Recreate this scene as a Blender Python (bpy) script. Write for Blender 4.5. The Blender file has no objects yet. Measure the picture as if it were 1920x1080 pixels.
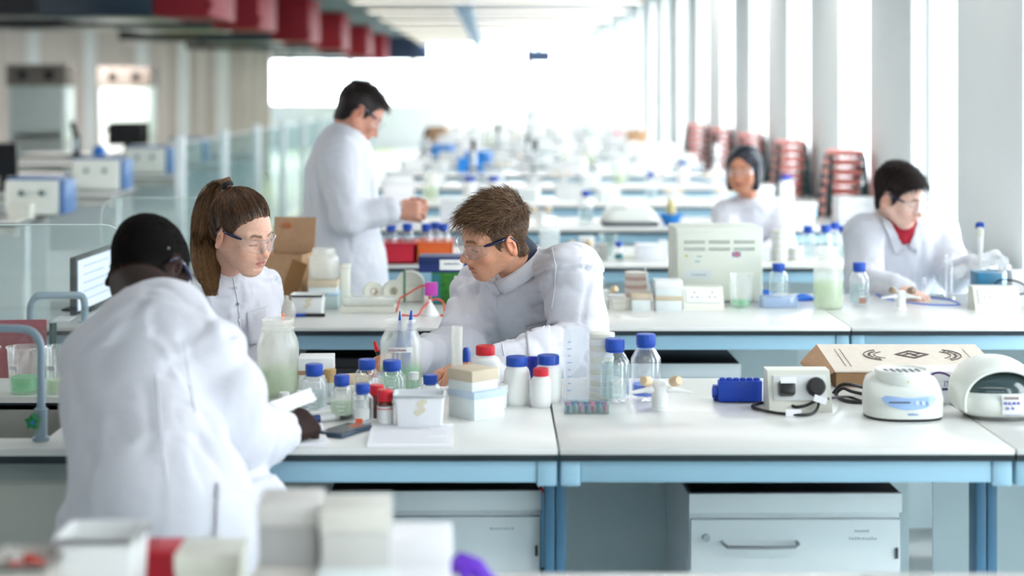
import bpy, bmesh, math, random
import numpy as np
from mathutils import Vector, Matrix
from mathutils.bvhtree import BVHTree

SC = bpy.context.scene
COL = SC.collection
PI = math.pi
# ------------------------------------------------------------------ camera
FPX, VX, VY, EYE = 3300.0, 925.0, 165.0, 1.63
cam_data = bpy.data.cameras.new('camera')
cam = bpy.data.objects.new('camera', cam_data)
COL.objects.link(cam)
cam.location = (0, 0, EYE)
cam.rotation_euler = (PI / 2, 0, 0)
cam_data.sensor_width = 36.0
cam_data.lens = FPX / 1920.0 * 36.0
cam_data.shift_x = (960.0 - VX) / 1920.0
cam_data.shift_y = (VY - 540.0) / 1920.0
cam_data.clip_end = 300
cam_data.dof.use_dof = True
cam_data.dof.focus_distance = 4.5
cam_data.dof.aperture_fstop = 2.0
SC.camera = cam
# ------------------------------------------------------------------ world, exposure
world = bpy.data.worlds.new('overcast_sky')
SC.world = world
world.use_nodes = True
bg = world.node_tree.nodes['Background']
bg.inputs[0].default_value = (0.86, 0.95, 1.0, 1)
bg.inputs[1].default_value = 9.0
SC.view_settings.view_transform = 'Standard'
SC.view_settings.look = 'None'
SC.view_settings.gamma = 1.0
SC.view_settings.use_curve_mapping = False
SC.view_settings.exposure = 0.36
LAMP = 13.0
SC.cycles.max_bounces = 10
SC.cycles.transparent_max_bounces = 24
SC.cycles.use_denoising = True
SC.cycles.sample_clamp_indirect = 8.0

# ------------------------------------------------------------------ helpers
rng = random.Random(7)

def P(px, py, Y):
    return Vector(((px - VX) / FPX * Y, Y, EYE - (py - VY) / FPX * Y))

def on_bench(px, py, z=0.90):
    """point of the horizontal plane at height z that shows at pixel px, py"""
    Y = FPX * (EYE - z) / (py - VY)
    return Vector(((px - VX) / FPX * Y, Y, z))

def lin(c):
    def f(u):
        u = u / 255.0
        return u / 12.92 if u <= 0.04045 else ((u + 0.055) / 1.055) ** 2.4
    return tuple(f(u) for u in c)

MATS = {}
def mat(name, rgb, rough=0.5, metal=0.0, spec=0.5, var=0.04, scale=18.0, bump=0.0, bscale=60.0, coat=0.0,
        emit=0.0, trans=0.0, sub=0.0, sheen=0.0, attr=None):
    """procedural principled material: colour with slight noise variation, optional bump"""
    if name in MATS:
        return MATS[name]
    m = bpy.data.materials.new(name)
    m.use_nodes = True
    nt = m.node_tree
    b = nt.nodes['Principled BSDF']
    c = lin(rgb)
    tc = nt.nodes.new('ShaderNodeTexCoord')
    no = nt.nodes.new('ShaderNodeTexNoise')
    no.inputs['Scale'].default_value = scale
    no.inputs['Detail'].default_value = 3
    nt.links.new(tc.outputs['Object'], no.inputs['Vector'])
    mx = nt.nodes.new('ShaderNodeMix')
    mx.data_type = 'RGBA'
    mx.blend_type = 'MULTIPLY'
    mx.inputs['Factor'].default_value = 1.0
    rp = nt.nodes.new('ShaderNodeMapRange')
    rp.inputs['From Min'].default_value = 0.3
    rp.inputs['From Max'].default_value = 0.7
    rp.inputs['To Min'].default_value = 1 - var
    rp.inputs['To Max'].default_value = 1 + var * 0.3
    nt.links.new(no.outputs['Fac'], rp.inputs['Value'])
    nt.links.new(rp.outputs['Result'], mx.inputs['B'])
    mx.inputs['A'].default_value = (*c, 1)
    if attr:
        an = nt.nodes.new('ShaderNodeAttribute')
        an.attribute_name = attr
        nt.links.new(an.outputs['Color'], mx.inputs['A'])
    nt.links.new(mx.outputs['Result'], b.inputs['Base Color'])
    b.inputs['Roughness'].default_value = rough
    b.inputs['Metallic'].default_value = metal
    b.inputs['Specular IOR Level'].default_value = spec
    b.inputs['Coat Weight'].default_value = coat
    b.inputs['Transmission Weight'].default_value = trans
    if sub:
        b.inputs['Subsurface Weight'].default_value = sub
        b.inputs['Subsurface Radius'].default_value = (0.012, 0.005, 0.003)
        b.inputs['Subsurface Scale'].default_value = 0.6
    if sheen:
        b.inputs['Sheen Weight'].default_value = sheen
    if emit:
        b.inputs['Emission Color'].default_value = (*c, 1)
        b.inputs['Emission Strength'].default_value = emit
    if bump:
        n2 = nt.nodes.new('ShaderNodeTexNoise')
        n2.inputs['Scale'].default_value = bscale
        n2.inputs['Detail'].default_value = 4
        nt.links.new(tc.outputs['Object'], n2.inputs['Vector'])
        bp = nt.nodes.new('ShaderNodeBump')
        bp.inputs['Strength'].default_value = bump
        bp.inputs['Distance'].default_value = 0.01
        nt.links.new(n2.outputs['Fac'], bp.inputs['Height'])
        nt.links.new(bp.outputs['Normal'], b.inputs['Normal'])
    MATS[name] = m
    return m

def glassy(name, rgb=(245, 250, 250), body=0.06, edge=0.55, rough=0.04, body_rough=0.5, tint=(255, 255, 255), power=2.5, tlu=0.0):
    """thin clear material: see-through face on, brighter and denser towards its silhouette (Fresnel)"""
    if name in MATS:
        return MATS[name]
    m = bpy.data.materials.new(name)
    m.use_nodes = True
    nt = m.node_tree
    nt.nodes.clear()
    out = nt.nodes.new('ShaderNodeOutputMaterial')
    tr = nt.nodes.new('ShaderNodeBsdfTransparent')
    tr.inputs[0].default_value = (*lin(tint), 1)
    pr = nt.nodes.new('ShaderNodeBsdfPrincipled')
    pr.inputs['Base Color'].default_value = (*lin(rgb), 1)
    pr.inputs['Roughness'].default_value = body_rough
    gl = nt.nodes.new('ShaderNodeBsdfGlossy')
    gl.inputs['Roughness'].default_value = rough
    gl.inputs[0].default_value = (0.95, 0.97, 1, 1)
    lw = nt.nodes.new('ShaderNodeLayerWeight')
    lw.inputs['Blend'].default_value = 0.5
    pw = nt.nodes.new('ShaderNodeMath'); pw.operation = 'POWER'
    pw.inputs[1].default_value = power
    nt.links.new(lw.outputs['Facing'], pw.inputs[0])
    ml = nt.nodes.new('ShaderNodeMath'); ml.operation = 'MULTIPLY_ADD'
    ml.inputs[1].default_value = edge
    ml.inputs[2].default_value = 0.05
    nt.links.new(pw.outputs[0], ml.inputs[0])
    no = nt.nodes.new('ShaderNodeTexNoise'); no.inputs['Scale'].default_value = 9
    bm_ = nt.nodes.new('ShaderNodeMath'); bm_.operation = 'MULTIPLY_ADD'
    bm_.inputs[1].default_value = body * 0.3
    bm_.inputs[2].default_value = body * 0.85
    nt.links.new(no.outputs['Fac'], bm_.inputs[0])
    if tlu:
        tl = nt.nodes.new('ShaderNodeBsdfTranslucent')
        tl.inputs[0].default_value = (*lin(rgb), 1)
        mt = nt.nodes.new('ShaderNodeMixShader')
        mt.inputs[0].default_value = tlu
        nt.links.new(pr.outputs[0], mt.inputs[1]); nt.links.new(tl.outputs[0], mt.inputs[2])
        pr = mt
    m1 = nt.nodes.new('ShaderNodeMixShader')
    nt.links.new(bm_.outputs[0], m1.inputs[0])
    nt.links.new(tr.outputs[0], m1.inputs[1]); nt.links.new(pr.outputs[0], m1.inputs[2])
    m2 = nt.nodes.new('ShaderNodeMixShader')
    nt.links.new(ml.outputs[0], m2.inputs[0])
    nt.links.new(m1.outputs[0], m2.inputs[1]); nt.links.new(gl.outputs[0], m2.inputs[2])
    nt.links.new(m2.outputs[0], out.inputs[0])
    MATS[name] = m
    return m

_rb = {}
def rbox_data(size, r, seg=2):
    key = (tuple(round(s, 5) for s in size), round(r, 5), seg)
    if key not in _rb:
        bm = bmesh.new()
        bmesh.ops.create_cube(bm, size=1.0)
        bmesh.ops.scale(bm, vec=size, verts=bm.verts)
        if r > 0:
            bmesh.ops.bevel(bm, geom=list(bm.edges), offset=r, segments=seg, affect='EDGES', profile=0.5)
        bm.verts.ensure_lookup_table()
        v = [tuple(x.co) for x in bm.verts]
        f = [[w.index for w in q.verts] for q in bm.faces]
        bm.free()
        _rb[key] = (v, f)
    return _rb[key]

class MB:
    def __init__(s):
        s.v, s.f, s.m = [], [], []
        s.M = Matrix.Identity(4)
    def add(s, v, f, m=0):
        o = len(s.v)
        M = s.M
        s.v += [tuple(M @ Vector(p)) for p in v]
        s.f += [[i + o for i in q] for q in f]
        s.m += [m] * len(f)
        return s
    def box(s, c, size, r=0.0, m=0, seg=2, rot=None):
        v, f = rbox_data(size, r, seg)
        T = Matrix.Translation(c) @ (rot.to_4x4() if rot is not None else Matrix.Identity(4))
        return s.add([T @ Vector(p) for p in v], f, m)
    def lathe(s, prof, seg=32, c=(0, 0, 0), m=0, rib=0.0, ribn=None, axis=None, close=True):
        """prof: (r, z) pairs from bottom to top; r==0 ends make caps"""
        v, f = [], []
        rings = []
        for (r, z) in prof:
            if r <= 1e-7:
                rings.append([len(v)]); v.append((0, 0, z))
            else:
                ring = []
                for i in range(seg):
                    a = 2 * PI * i / seg
                    rr = r * (1 - rib * (i % 2)) if rib else r
                    ring.append(len(v)); v.append((rr * math.cos(a), rr * math.sin(a), z))
                rings.append(ring)
        for a, b in zip(rings[:-1], rings[1:]):
            for i in range(seg):
                j = (i + 1) % seg
                if len(a) == 1 and len(b) == 1:
                    break
                if len(a) == 1:
                    f.append([a[0], b[j], b[i]])
                elif len(b) == 1:
                    f.append([a[i], a[j], b[0]])
                else:
                    f.append([a[i], a[j], b[j], b[i]])
        T = Matrix.Translation(c)
        if axis is not None:
            T = T @ Vector((0, 0, 1)).rotation_difference(Vector(axis)).to_matrix().to_4x4()
        return s.add([T @ Vector(p) for p in v], f, m)
    def cyl(s, c, r, h, seg=24, m=0, axis=None, r2=None, bev=0.0):
        r2 = r if r2 is None else r2
        if bev:
            pr = [(0, 0), (r - bev, 0), (r, bev), (r2, h - bev), (r2 - bev, h), (0, h)]
        else:
            pr = [(0, 0), (r, 0), (r2, h), (0, h)]
        return s.lathe(pr, seg, c, m, axis=axis)
    def tube(s, pts, r, seg=8, m=0, cap=True):
        pts = [Vector(p) for p in pts]
        n = len(pts)
        rad = r if isinstance(r, (list, tuple)) else [r] * n
        v, f = [], []
        prev = None
        for i, p in enumerate(pts):
            t = (pts[min(i + 1, n - 1)] - pts[max(i - 1, 0)]).normalized()
            if prev is None:
                u = t.orthogonal().normalized()
            else:
                u = (prev - t * prev.dot(t))
                u = u.normalized() if u.length > 1e-6 else t.orthogonal().normalized()
            prev = u
            w = t.cross(u)
            for k in range(seg):
                a = 2 * PI * k / seg
                v.append(p + (u * math.cos(a) + w * math.sin(a)) * rad[i])
        for i in range(n - 1):
            for k in range(seg):
                j = (k + 1) % seg
                f.append([i * seg + k, i * seg + j, (i + 1) * seg + j, (i + 1) * seg + k])
        if cap:
            f.append(list(range(seg))[::-1])
            f.append([(n - 1) * seg + k for k in range(seg)])
        return s.add(v, f, m)
    def prism(s, pts, a, b, m=0):
        """pts: 2-d outline (counter-clockwise) in xy, extruded from z=a to z=b"""
        n = len(pts)
        v = [(x, y, a) for x, y in pts] + [(x, y, b) for x, y in pts]
        f = [list(range(n))[::-1], [n + i for i in range(n)]]
        f += [[i, (i + 1) % n, n + (i + 1) % n, n + i] for i in range(n)]
        return s.add(v, f, m)
    def quad(s, a, b, c, d, m=0):
        return s.add([a, b, c, d], [[0, 1, 2, 3]], m)

def smooth_path(pts, n=6):
    """Catmull-Rom through pts"""
    pts = [Vector(p) for p in pts]
    q = [pts[0] * 2 - pts[1]] + pts + [pts[-1] * 2 - pts[-2]]
    out = []
    for i in range(1, len(q) - 2):
        a, b, c, d = q[i - 1], q[i], q[i + 1], q[i + 2]
        for k in range(n):
            t = k / n
            out.append(0.5 * ((2 * b) + (c - a) * t + (2 * a - 5 * b + 4 * c - d) * t * t + (3 * b - a - 3 * c + d) * t ** 3))
    out.append(pts[-1])
    return out

def mesh_from(name, mb, mats, smooth=35):
    me = bpy.data.meshes.new(name)
    me.from_pydata([tuple(p) for p in mb.v], [], mb.f)
    for q in (mats if isinstance(mats, (list, tuple)) else [mats]):
        me.materials.append(q)
    if any(mb.m):
        me.polygons.foreach_set('material_index', mb.m)
    if smooth:
        me.polygons.foreach_set('use_smooth', [True] * len(me.polygons))
        me.set_sharp_from_angle(angle=math.radians(smooth))
    me.update()
    return me

def link(name, me, parent=None, loc=None, rz=None):
    o = bpy.data.objects.new(name, me)
    COL.objects.link(o)
    if parent is not None:
        o.parent = parent
    if loc is not None:
        o.location = loc
    if rz is not None:
        o.rotation_euler = (0, 0, rz)
    return o

def obj(name, mb, mats, parent=None, loc=None, rz=None, smooth=35):
    return link(name, mesh_from(name, mb, mats, smooth), parent, loc, rz)

def tag(o, label=None, cat=None, group=None, kind=None):
    if label: o['label'] = label
    if cat: o['category'] = cat
    if group: o['group'] = group
    if kind: o['kind'] = kind
    return o

def thing(name, label, cat, loc=(0, 0, 0), rz=0.0, group=None):
    o = bpy.data.objects.new(name, None)
    o.empty_display_size = 0.05
    COL.objects.link(o)
    o.location = loc
    o.rotation_euler = (0, 0, rz)
    return tag(o, label, cat, group)

def struct(name, mb, mats, parent=None, smooth=0):
    o = obj(name, mb, mats, parent, smooth=smooth)
    if parent is None:
        o['kind'] = 'structure'
    return o

def dup(root, loc=None, rz=None, label=None, group=None):
    r = root.copy()
    COL.objects.link(r)
    if loc is not None: r.location = loc
    if rz is not None: r.rotation_euler = (0, 0, rz)
    if label: r['label'] = label
    if group: r['group'] = group
    for ch in list(root.children):
        c = ch.copy(); COL.objects.link(c); c.parent = r
        for g in list(ch.children):
            d = g.copy(); COL.objects.link(d); d.parent = c
    return r

def lettering(txt, size, m, parent, loc, rot=(PI / 2, 0, 0), align='CENTER', name='lettering', thick=0.0003, sx=1.0):
    cu = bpy.data.curves.new('lettering_curve', 'FONT')
    cu.body = txt
    cu.size = size
    cu.extrude = thick
    cu.align_x = align
    cu.align_y = 'CENTER'
    cu.resolution_u = 2
    t = bpy.data.objects.new('lettering_tmp', cu)
    COL.objects.link(t)
    bpy.context.view_layer.update()
    me = bpy.data.meshes.new_from_object(t.evaluated_get(bpy.context.evaluated_depsgraph_get()))
    bpy.data.objects.remove(t)
    bpy.data.curves.remove(cu)
    me.materials.clear()
    me.materials.append(m)
    o = link(name, me, parent, loc)
    o.rotation_euler = rot
    o.scale = (sx, 1, 1)
    return o


def print_marks(parent, loc, w, h, m, n=7, name='small_print', seed=1):
    """a line of small print too small to read: a row of short strokes facing the front"""
    r_ = random.Random(seed)
    mb = MB()
    x = -w / 2
    while x < w / 2:
        ww = w / n * r_.uniform(0.35, 0.8)
        hh = h * r_.uniform(0.6, 1.0)
        mb.box((x + ww / 2, 0, (hh - h) / 2), (ww, 0.0006, hh))
        x += ww + w / n * 0.3
    return tag(obj(name, mb, m, parent, loc, smooth=0), kind='stuff')

# ------------------------------------------------------------------ common materials
M_top = mat('worktop_laminate', (226, 226, 222), rough=0.22, var=0.03, scale=3, spec=0.5)
M_edge = mat('worktop_black_core', (22, 36, 44), rough=0.4)
M_rail = mat('steel_blue_paint', (160, 200, 220), rough=0.42, var=0.03, scale=4)
M_rail_d = mat('dark_blue_paint', (76, 124, 156), rough=0.45)
M_panel = mat('pale_blue_panel', (216, 234, 238), rough=0.55, var=0.04, scale=3)
M_cabw = mat('white_cabinet_paint', (226, 235, 237), rough=0.4, var=0.02)
M_cabgrey = mat('warm_grey_panel', (196, 196, 188), rough=0.5, var=0.04, scale=3)
M_cabtop = mat('black_cabinet_top', (18, 26, 32), rough=0.35)
M_wall = mat('white_wall_paint', (222, 226, 226), rough=0.75, var=0.03, scale=2)
M_ceil = mat('ceiling_grey', (84, 104, 114), rough=0.8)
M_white = mat('white_plastic', (234, 236, 236), rough=0.35, var=0.02)
M_offw = mat('cream_plastic', (228, 228, 216), rough=0.45, var=0.03)
M_black = mat('black_plastic', (18, 20, 24), rough=0.35)
M_rubber = mat('black_rubber', (24, 22, 24), rough=0.6)
M_metal = mat('brushed_metal', (180, 186, 190), rough=0.28, metal=0.9)
M_bluecap = mat('blue_cap_plastic', (16, 72, 176), rough=0.4, var=0.06)
M_redcap = mat('red_cap_plastic', (214, 26, 46), rough=0.4, var=0.06)
M_hdpe = mat('white_hdpe', (238, 238, 236), rough=0.42, var=0.02, sub=0.15)
M_kraft = mat('kraft_cardboard', (184, 146, 112), rough=0.85, var=0.12, scale=30, bump=0.15, bscale=120)
M_kraftd = mat('kraft_inside', (160, 124, 90), rough=0.85, var=0.12, scale=30)
M_paper = mat('white_paper', (240, 240, 244), rough=0.8, var=0.02)
M_label = mat('paper_label', (236, 238, 236), rough=0.7, var=0.03)
M_ink = mat('dark_ink', (70, 74, 84), rough=0.7)
M_beige = mat('beige_knob', (222, 198, 162), rough=0.45)
M_freez = mat('freezer_card_white', (224, 232, 232), rough=0.7, var=0.04, scale=20)
M_freezt = mat('freezer_card_tan', (206, 192, 168), rough=0.75, var=0.06, scale=20)
M_stoolred = mat('red_seat_plastic', (190, 44, 58), rough=0.42, var=0.05)
M_stoolgreen = mat('dark_green_tube', (26, 66, 70), rough=0.35)
G_clear = glassy('clear_glass', body=0.05, edge=0.6, rough=0.03)
G_dark = glassy('clear_glass_heavy', rgb=(190, 205, 205), body=0.10, edge=0.55, rough=0.03, tint=(240, 246, 245))
G_frost = glassy('frosted_polyethylene', rgb=(250, 250, 246), body=0.25, edge=0.08, tlu=0.55, rough=0.3, body_rough=0.45, tint=(254, 254, 252))
G_green = glassy('pale_green_liquid', rgb=(220, 236, 210), body=0.7, edge=0.03, rough=0.1, tint=(236, 248, 230), tlu=0.5)
G_green2 = glassy('mint_liquid', rgb=(150, 226, 180), body=0.6, edge=0.03, rough=0.1, tint=(200, 246, 214), tlu=0.5)
G_blue = glassy('blue_liquid', rgb=(20, 110, 225), body=0.6, edge=0.1, rough=0.05, tint=(60, 150, 250))
G_water = glassy('water', rgb=(225, 235, 236), body=0.10, edge=0.25, rough=0.02, tint=(232, 242, 242))
G_amber = glassy('amber_glass', rgb=(110, 52, 20), body=0.6, edge=0.4, rough=0.05, tint=(190, 110, 60))
G_acryl = glassy('clear_acrylic', rgb=(235, 242, 240), body=0.03, edge=0.25, rough=0.02, tint=(250, 253, 252))
# ================================================================== the setting
WX = 2.2            # inner face of the window wall
YF, YB, XL = 48.0, -3.5, -11.0
CEIL = 3.0
M_floor = mat('floor_vinyl_grey', (206, 212, 210), rough=0.35, var=0.06, scale=6)
M_lime = mat('floor_vinyl_lime', (190, 206, 120), rough=0.3, var=0.08, scale=4)
struct('floor', MB().box(((XL + WX) / 2, (YF + YB) / 2, -0.05), (WX - XL + 0.4, YF - YB + 0.4, 0.1)), M_floor)
struct('floor_corridor', MB().box((-3.95, 33, 0.002), (2.9, 28, 0.004)), M_lime)
struct('ceiling', MB().box(((XL + WX) / 2, (YF + YB) / 2, CEIL + 0.05), (WX - XL + 0.4, YF - YB + 0.4, 0.1)), M_ceil)
# window wall: piers, sill wall and head
WN0, WP, WW, SILL, HEAD = 8.37, 1.937, 0.87, 0.40, 2.86
ks = range(-6, 20)
mb = MB()
T = 0.16
mb.box((WX + T / 2, (YB + YF) / 2, SILL / 2), (T, YF - YB, SILL))
mb.box((WX + T / 2, (YB + YF) / 2, (HEAD + CEIL) / 2), (T, YF - YB, CEIL - HEAD))
edges = [YB]
for k in ks:
    edges += [WN0 + WP * k, WN0 + WP * k + WW]
edges.append(YF)
for a, b in zip(edges[0::2], edges[1::2]):
    mb.box((WX + T / 2, (a + b) / 2, (SILL + HEAD) / 2), (T, b - a, HEAD - SILL))
struct('wall_right', mb, M_wall)
M_wframe = mat('window_frame_white', (236, 240, 242), rough=0.4)
G_pane = glassy('window_glass', body=0.02, edge=0.35, rough=0.02)
fr = MB()
for (cy, cz, sy, sz) in ((0.025, (HEAD - SILL) / 2, 0.05, HEAD - SILL), (WW - 0.025, (HEAD - SILL) / 2, 0.05, HEAD - SILL),
                         (WW / 2, 0.025, WW - 0.1, 0.05), (WW / 2, HEAD - SILL - 0.025, WW - 0.1, 0.05)):
    fr.box((0, cy, cz), (0.05, sy, sz))
me_fr = mesh_from('window_frame', fr, M_wframe, 0)
me_pn = mesh_from('pane', MB().box((0, WW / 2, (HEAD - SILL) / 2), (0.008, WW - 0.1, HEAD - SILL - 0.1)), G_pane, 0)
me_sl = mesh_from('sill', MB().box((-0.07, WW / 2, 0.012), (0.16, WW - 0.1, 0.024), 0.004), M_wframe, 0)
for n, k in enumerate(ks):
    w = link('window_%d' % (n + 1), me_fr, None, (WX + 0.11, WN0 + WP * k, SILL))
    w['kind'] = 'structure'
    link('pane', me_pn, w)
    link('sill', me_sl, w)
# far end: glazed wall with posts, a parapet and the pale town beyond it left to the sky
mb = MB()
mb.box(((XL + WX) / 2, YF, 0.6), (WX - XL, 0.2, 1.2))
mb.box(((XL + WX) / 2, YF, CEIL - 0.07), (WX - XL, 0.2, 0.14))
struct('wall_far', mb, mat('far_wall_white', (244, 247, 248), rough=0.7))
M_head = mat('far_header_navy', (36, 52, 78), rough=0.4)
struct('wall_far_header', MB().box((-3.8, YF - 1.6, 2.67), (4.2, 0.3, 0.64)).box((1.19, YF - 1.6, 2.47), (0.70, 0.3, 0.36)).box((1.19, YF - 1.6, 2.83), (0.12, 0.12, 0.34)), M_head)
M_post = mat('dark_mullion', (52, 74, 92), rough=0.5)
n = 30
w = None
for i, (x0, x1) in enumerate(((-5.6, -3.9), (-3.9, -2.2), (-2.2, -0.5), (-0.5, 1.0), (1.0, 2.2))):
    f_ = MB()
    for xx in (x0 + 0.03, x1 - 0.03):
        f_.box((xx, YF, 2.03), (0.06, 0.1, 1.66))
    f_.box(((x0 + x1) / 2, YF, 1.88), (x1 - x0 - 0.12, 0.08, 0.05))
    w = struct('window_%d' % (n + i), f_, M_post if i in (0, 3) else M_wframe)
    obj('pane', MB().box(((x0 + x1) / 2, YF, 2.03), (x1 - x0 - 0.1, 0.01, 1.66)), G_pane, w, smooth=0)
struct('wall_back', MB().box(((XL + WX) / 2, YB, CEIL / 2), (WX - XL, 0.2, CEIL)), M_wall)
struct('wall_left', MB().box((XL, (YF + YB) / 2, CEIL / 2), (0.2, YF - YB, CEIL)), M_wall)
M_bwall = mat('beige_wall_panel', (206, 198, 192), rough=0.7, var=0.04, scale=1.5)
wl = struct('wall_left_end', MB().box((-7.65, 34.0, CEIL / 2), (6.7, 0.2, CEIL)), M_bwall)
for i, x in enumerate((-10.3, -9.55, -8.85, -8.2, -7.75, -7.2, -6.75, -6.3, -5.95, -5.6, -5.2, -4.75)):
    obj('panel_strip', MB().box((x, 33.86, CEIL / 2), (0.16 if i % 2 else 0.24, 0.08, CEIL - 0.02)), [M_wall, M_bwall][i % 2], wl, smooth=0)
# ceiling: slatted lights across the lab, cable tray, dark glossy soffits over the corridor
M_baffle = mat('ceiling_light_housing', (236, 228, 220), rough=0.6)
M_diff = mat('ceiling_light_diffuser', (255, 246, 236), rough=0.6, emit=1.1)
me_h = mesh_from('housing', MB().box((0, 0, 0.03), (4.0, 0.40, 0.08), 0.01), M_baffle)
me_d = mesh_from('diffuser', MB().box((0, 0, -0.018), (3.9, 0.28, 0.016)), M_diff, 0)
me_hg = mesh_from('hanger', MB().cyl((0, 0, 0), 0.006, 0.125, 8), M_metal)
for i in range(16):
    y = -1.8 + 3.2 * i
    lab = 'pale linear ceiling light spanning the lab above the bench rows'
    t = thing('ceiling_light', lab, 'light', (0.05, y, 2.81), 0, 'linear ceiling lights')
    link('housing', me_h, t); link('diffuser', me_d, t)
    for sx in (-1.5, 1.5):
        link('hanger', me_hg, t, (sx, 0, 0.065))
    la = bpy.data.lights.new('lamp_tube', 'AREA')
    la.shape = 'RECTANGLE'; la.size = 3.9; la.size_y = 0.28
    la.energy = LAMP * (1.0 if y < 8 else 1.9 if y < 28 else 3.0); la.color = (1.0, 0.965, 0.93)
    lo = bpy.data.objects.new('lamp_tube', la)
    COL.objects.link(lo); lo.parent = t; lo.location = (0, 0, -0.03)
t = thing('cable_tray', 'grey blue cable tray running along the ceiling above the benches', 'tray', (-0.35, 34, 2.55))
obj('channel', MB().box((0, 0, 0.01), (0.16, 27, 0.02)).box((-0.085, 0, 0.04), (0.01, 27, 0.08)).box((0.085, 0, 0.04), (0.01, 27, 0.08)), M_rail_d, t)
for y in (-12, -6, 0, 6, 12):
    obj('bracket', MB().box((0, y, 0.24), (0.02, 0.03, 0.42)), M_metal, t)
for i in range(4):
    y = 8 + 10 * i
    t = thing('ceiling_light', 'linear ceiling light over the equipment bays beside the corridor', 'light', (-7.6, y, 2.86), 0, 'equipment bay ceiling lights')
    link('housing', me_h, t); link('diffuser', me_d, t)
    la = bpy.data.lights.new('lamp_tube', 'AREA')
    la.shape = 'RECTANGLE'; la.size = 3.9; la.size_y = 0.28
    la.energy = LAMP * 22; la.color = (1.0, 0.96, 0.92)
    lo = bpy.data.objects.new('lamp_tube', la)
    COL.objects.link(lo); lo.parent = t; lo.location = (0, 0, -0.03)
M_soff = mat('soffit_black', (22, 22, 28), rough=0.35)
M_sofg = mat('soffit_gloss_blue', (30, 48, 64), rough=0.3, spec=0.4)
M_sofr = mat('soffit_red_panel', (132, 26, 38), rough=0.6, spec=0.25)
ordn = ['nearest', 'second', 'third', 'fourth', 'fifth', 'sixth']
for i, y in enumerate((17.0, 20.5, 26.0, 31.6, 38.0, 44.0)):
    t = thing('ceiling_duct', '%s dark glossy duct hanging over the corridor with red end panel' % ordn[i], 'duct', (-2.7, y, 2.30))
    wd = 5.1 if i < 2 else 1.15
    obj('dark_box', MB().box((-1.65 - wd / 2, 0.4, 0.20), (wd, 1.2, 0.34), 0.02), M_soff, t)
    obj('upper_box', MB().box((-1.65 - wd / 2, 0.9, 0.53), (wd - 0.1, 0.8, 0.30)), M_soff, t)
    obj('gloss_cowl', MB().box((-1.10, 0.6, 0.345), (1.10, 1.7, 0.67), 0.02), M_sofg, t)
    obj('red_panel', MB().box((-0.275, 0.6, 0.345), (0.55, 1.66, 0.66), 0.02), M_sofr, t)
    obj('lamp_lens', MB().cyl((0.0, -0.24, 0.12), 0.035, 0.01, 16, axis=(0, -1, 0)), M_sofr, t)
    obj('hanger', MB().cyl((-2.2, 0.4, 0.36), 0.012, 0.34, 8), M_metal, t)
    obj('hanger', MB().cyl((-0.8, 0.4, 0.67), 0.012, 0.03, 8), M_metal, t)

# ================================================================== benches
BH, BD = 0.90, 0.87
ROW = [1.78] + [3.558, 5.37] + [7.24 + 1.86 * i for i in range(20)]
def bench_parts(L):
    """worktop etc. of one module, origin at its front left foot, x along, y to the back"""
    d = {}
    d['worktop'] = (MB().box((L / 2, BD / 2, BH - 0.006), (L - 0.004, BD, 0.012), 0.0015), M_top)
    d['edge_core'] = (MB().box((L / 2, BD / 2, BH - 0.0185), (L - 0.004, BD - 0.002, 0.013)), M_edge)
    d['front_rail'] = (MB().box((L / 2, 0.03, BH - 0.049), (L - 0.09, 0.03, 0.044), 0.002), M_rail)
    d['back_rail'] = (MB().box((L / 2, BD - 0.05, BH - 0.049), (L - 0.09, 0.03, 0.044), 0.002), M_rail)
    d['back_panel'] = (MB().box((L / 2, BD - 0.075, 0.46), (L - 0.06, 0.012, 0.74)), M_panel)
    d['cable_grommet'] = (MB().cyl((L * 0.27 - 0.08, BD - 0.081, 0.80), 0.013, 0.006, 20, axis=(0, -1, 0)), M_black)
    for n_, x in (('leg_a', 0.024), ('leg_b', L - 0.024)):
        d['bracket' + n_] = (MB().box((x, 0.034, BH - 0.052), (0.040, 0.044, 0.052), 0.003), M_rail)
        d['leg' + n_] = (MB().box((x - (0.012 if x < 0.1 else -0.012), 0.24, 0.435), (0.022, 0.06, 0.87), 0.003), M_rail_d)
        d['foot' + n_] = (MB().box((x, 0.5, 0.02), (0.030, 0.6, 0.04), 0.004), M_rail_d)
    return d
_bm = {}
def bench(x0, L, y, label, group=None):
    key = round(L, 3)
    if key not in _bm:
        _bm[key] = {k: mesh_from(k.split('leg_')[0] if 'leg_' in k else k, mb_, m_, 30) for k, (mb_, m_) in bench_parts(L).items()}
    t = thing('lab_bench', label, 'bench', (x0, y, 0), 0, group)
    for k, me in _bm[key].items():
        nm = 'bracket' if k.startswith('bracket') else 'foot_rail' if k.startswith('foot') else 'leg' if 'leg_' in k else k
        link(nm, me, t)
    return t
J = [-0.792, 0.1326, 1.0566, 1.98]
bench(J[0], J[1] - J[0], ROW[1], 'white-topped steel-blue lab bench module carrying the jars, phone and papers')
bench(J[1], J[2] - J[1], ROW[1], 'white-topped lab bench module carrying petri stack, blue rack and gas tap')
bench(J[2], J[3] - J[2], ROW[1], 'white-topped lab bench module at the right edge with no cabinet under it')
J2 = [-1.40, -0.756, 0.168, 1.092, 2.02]
labs2 = ['short bench end with the screen and sink rail behind the man seen from behind',
         'bench module carrying the kraft carton and gel tray behind the seated woman',
         'bench module carrying the cream power supply behind the seated man',
         'bench module under the blue cable loop in front of the red-shirted man']
for i in range(4):
    bench(J2[i], J2[i + 1] - J2[i], ROW[2], labs2[i])
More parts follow.
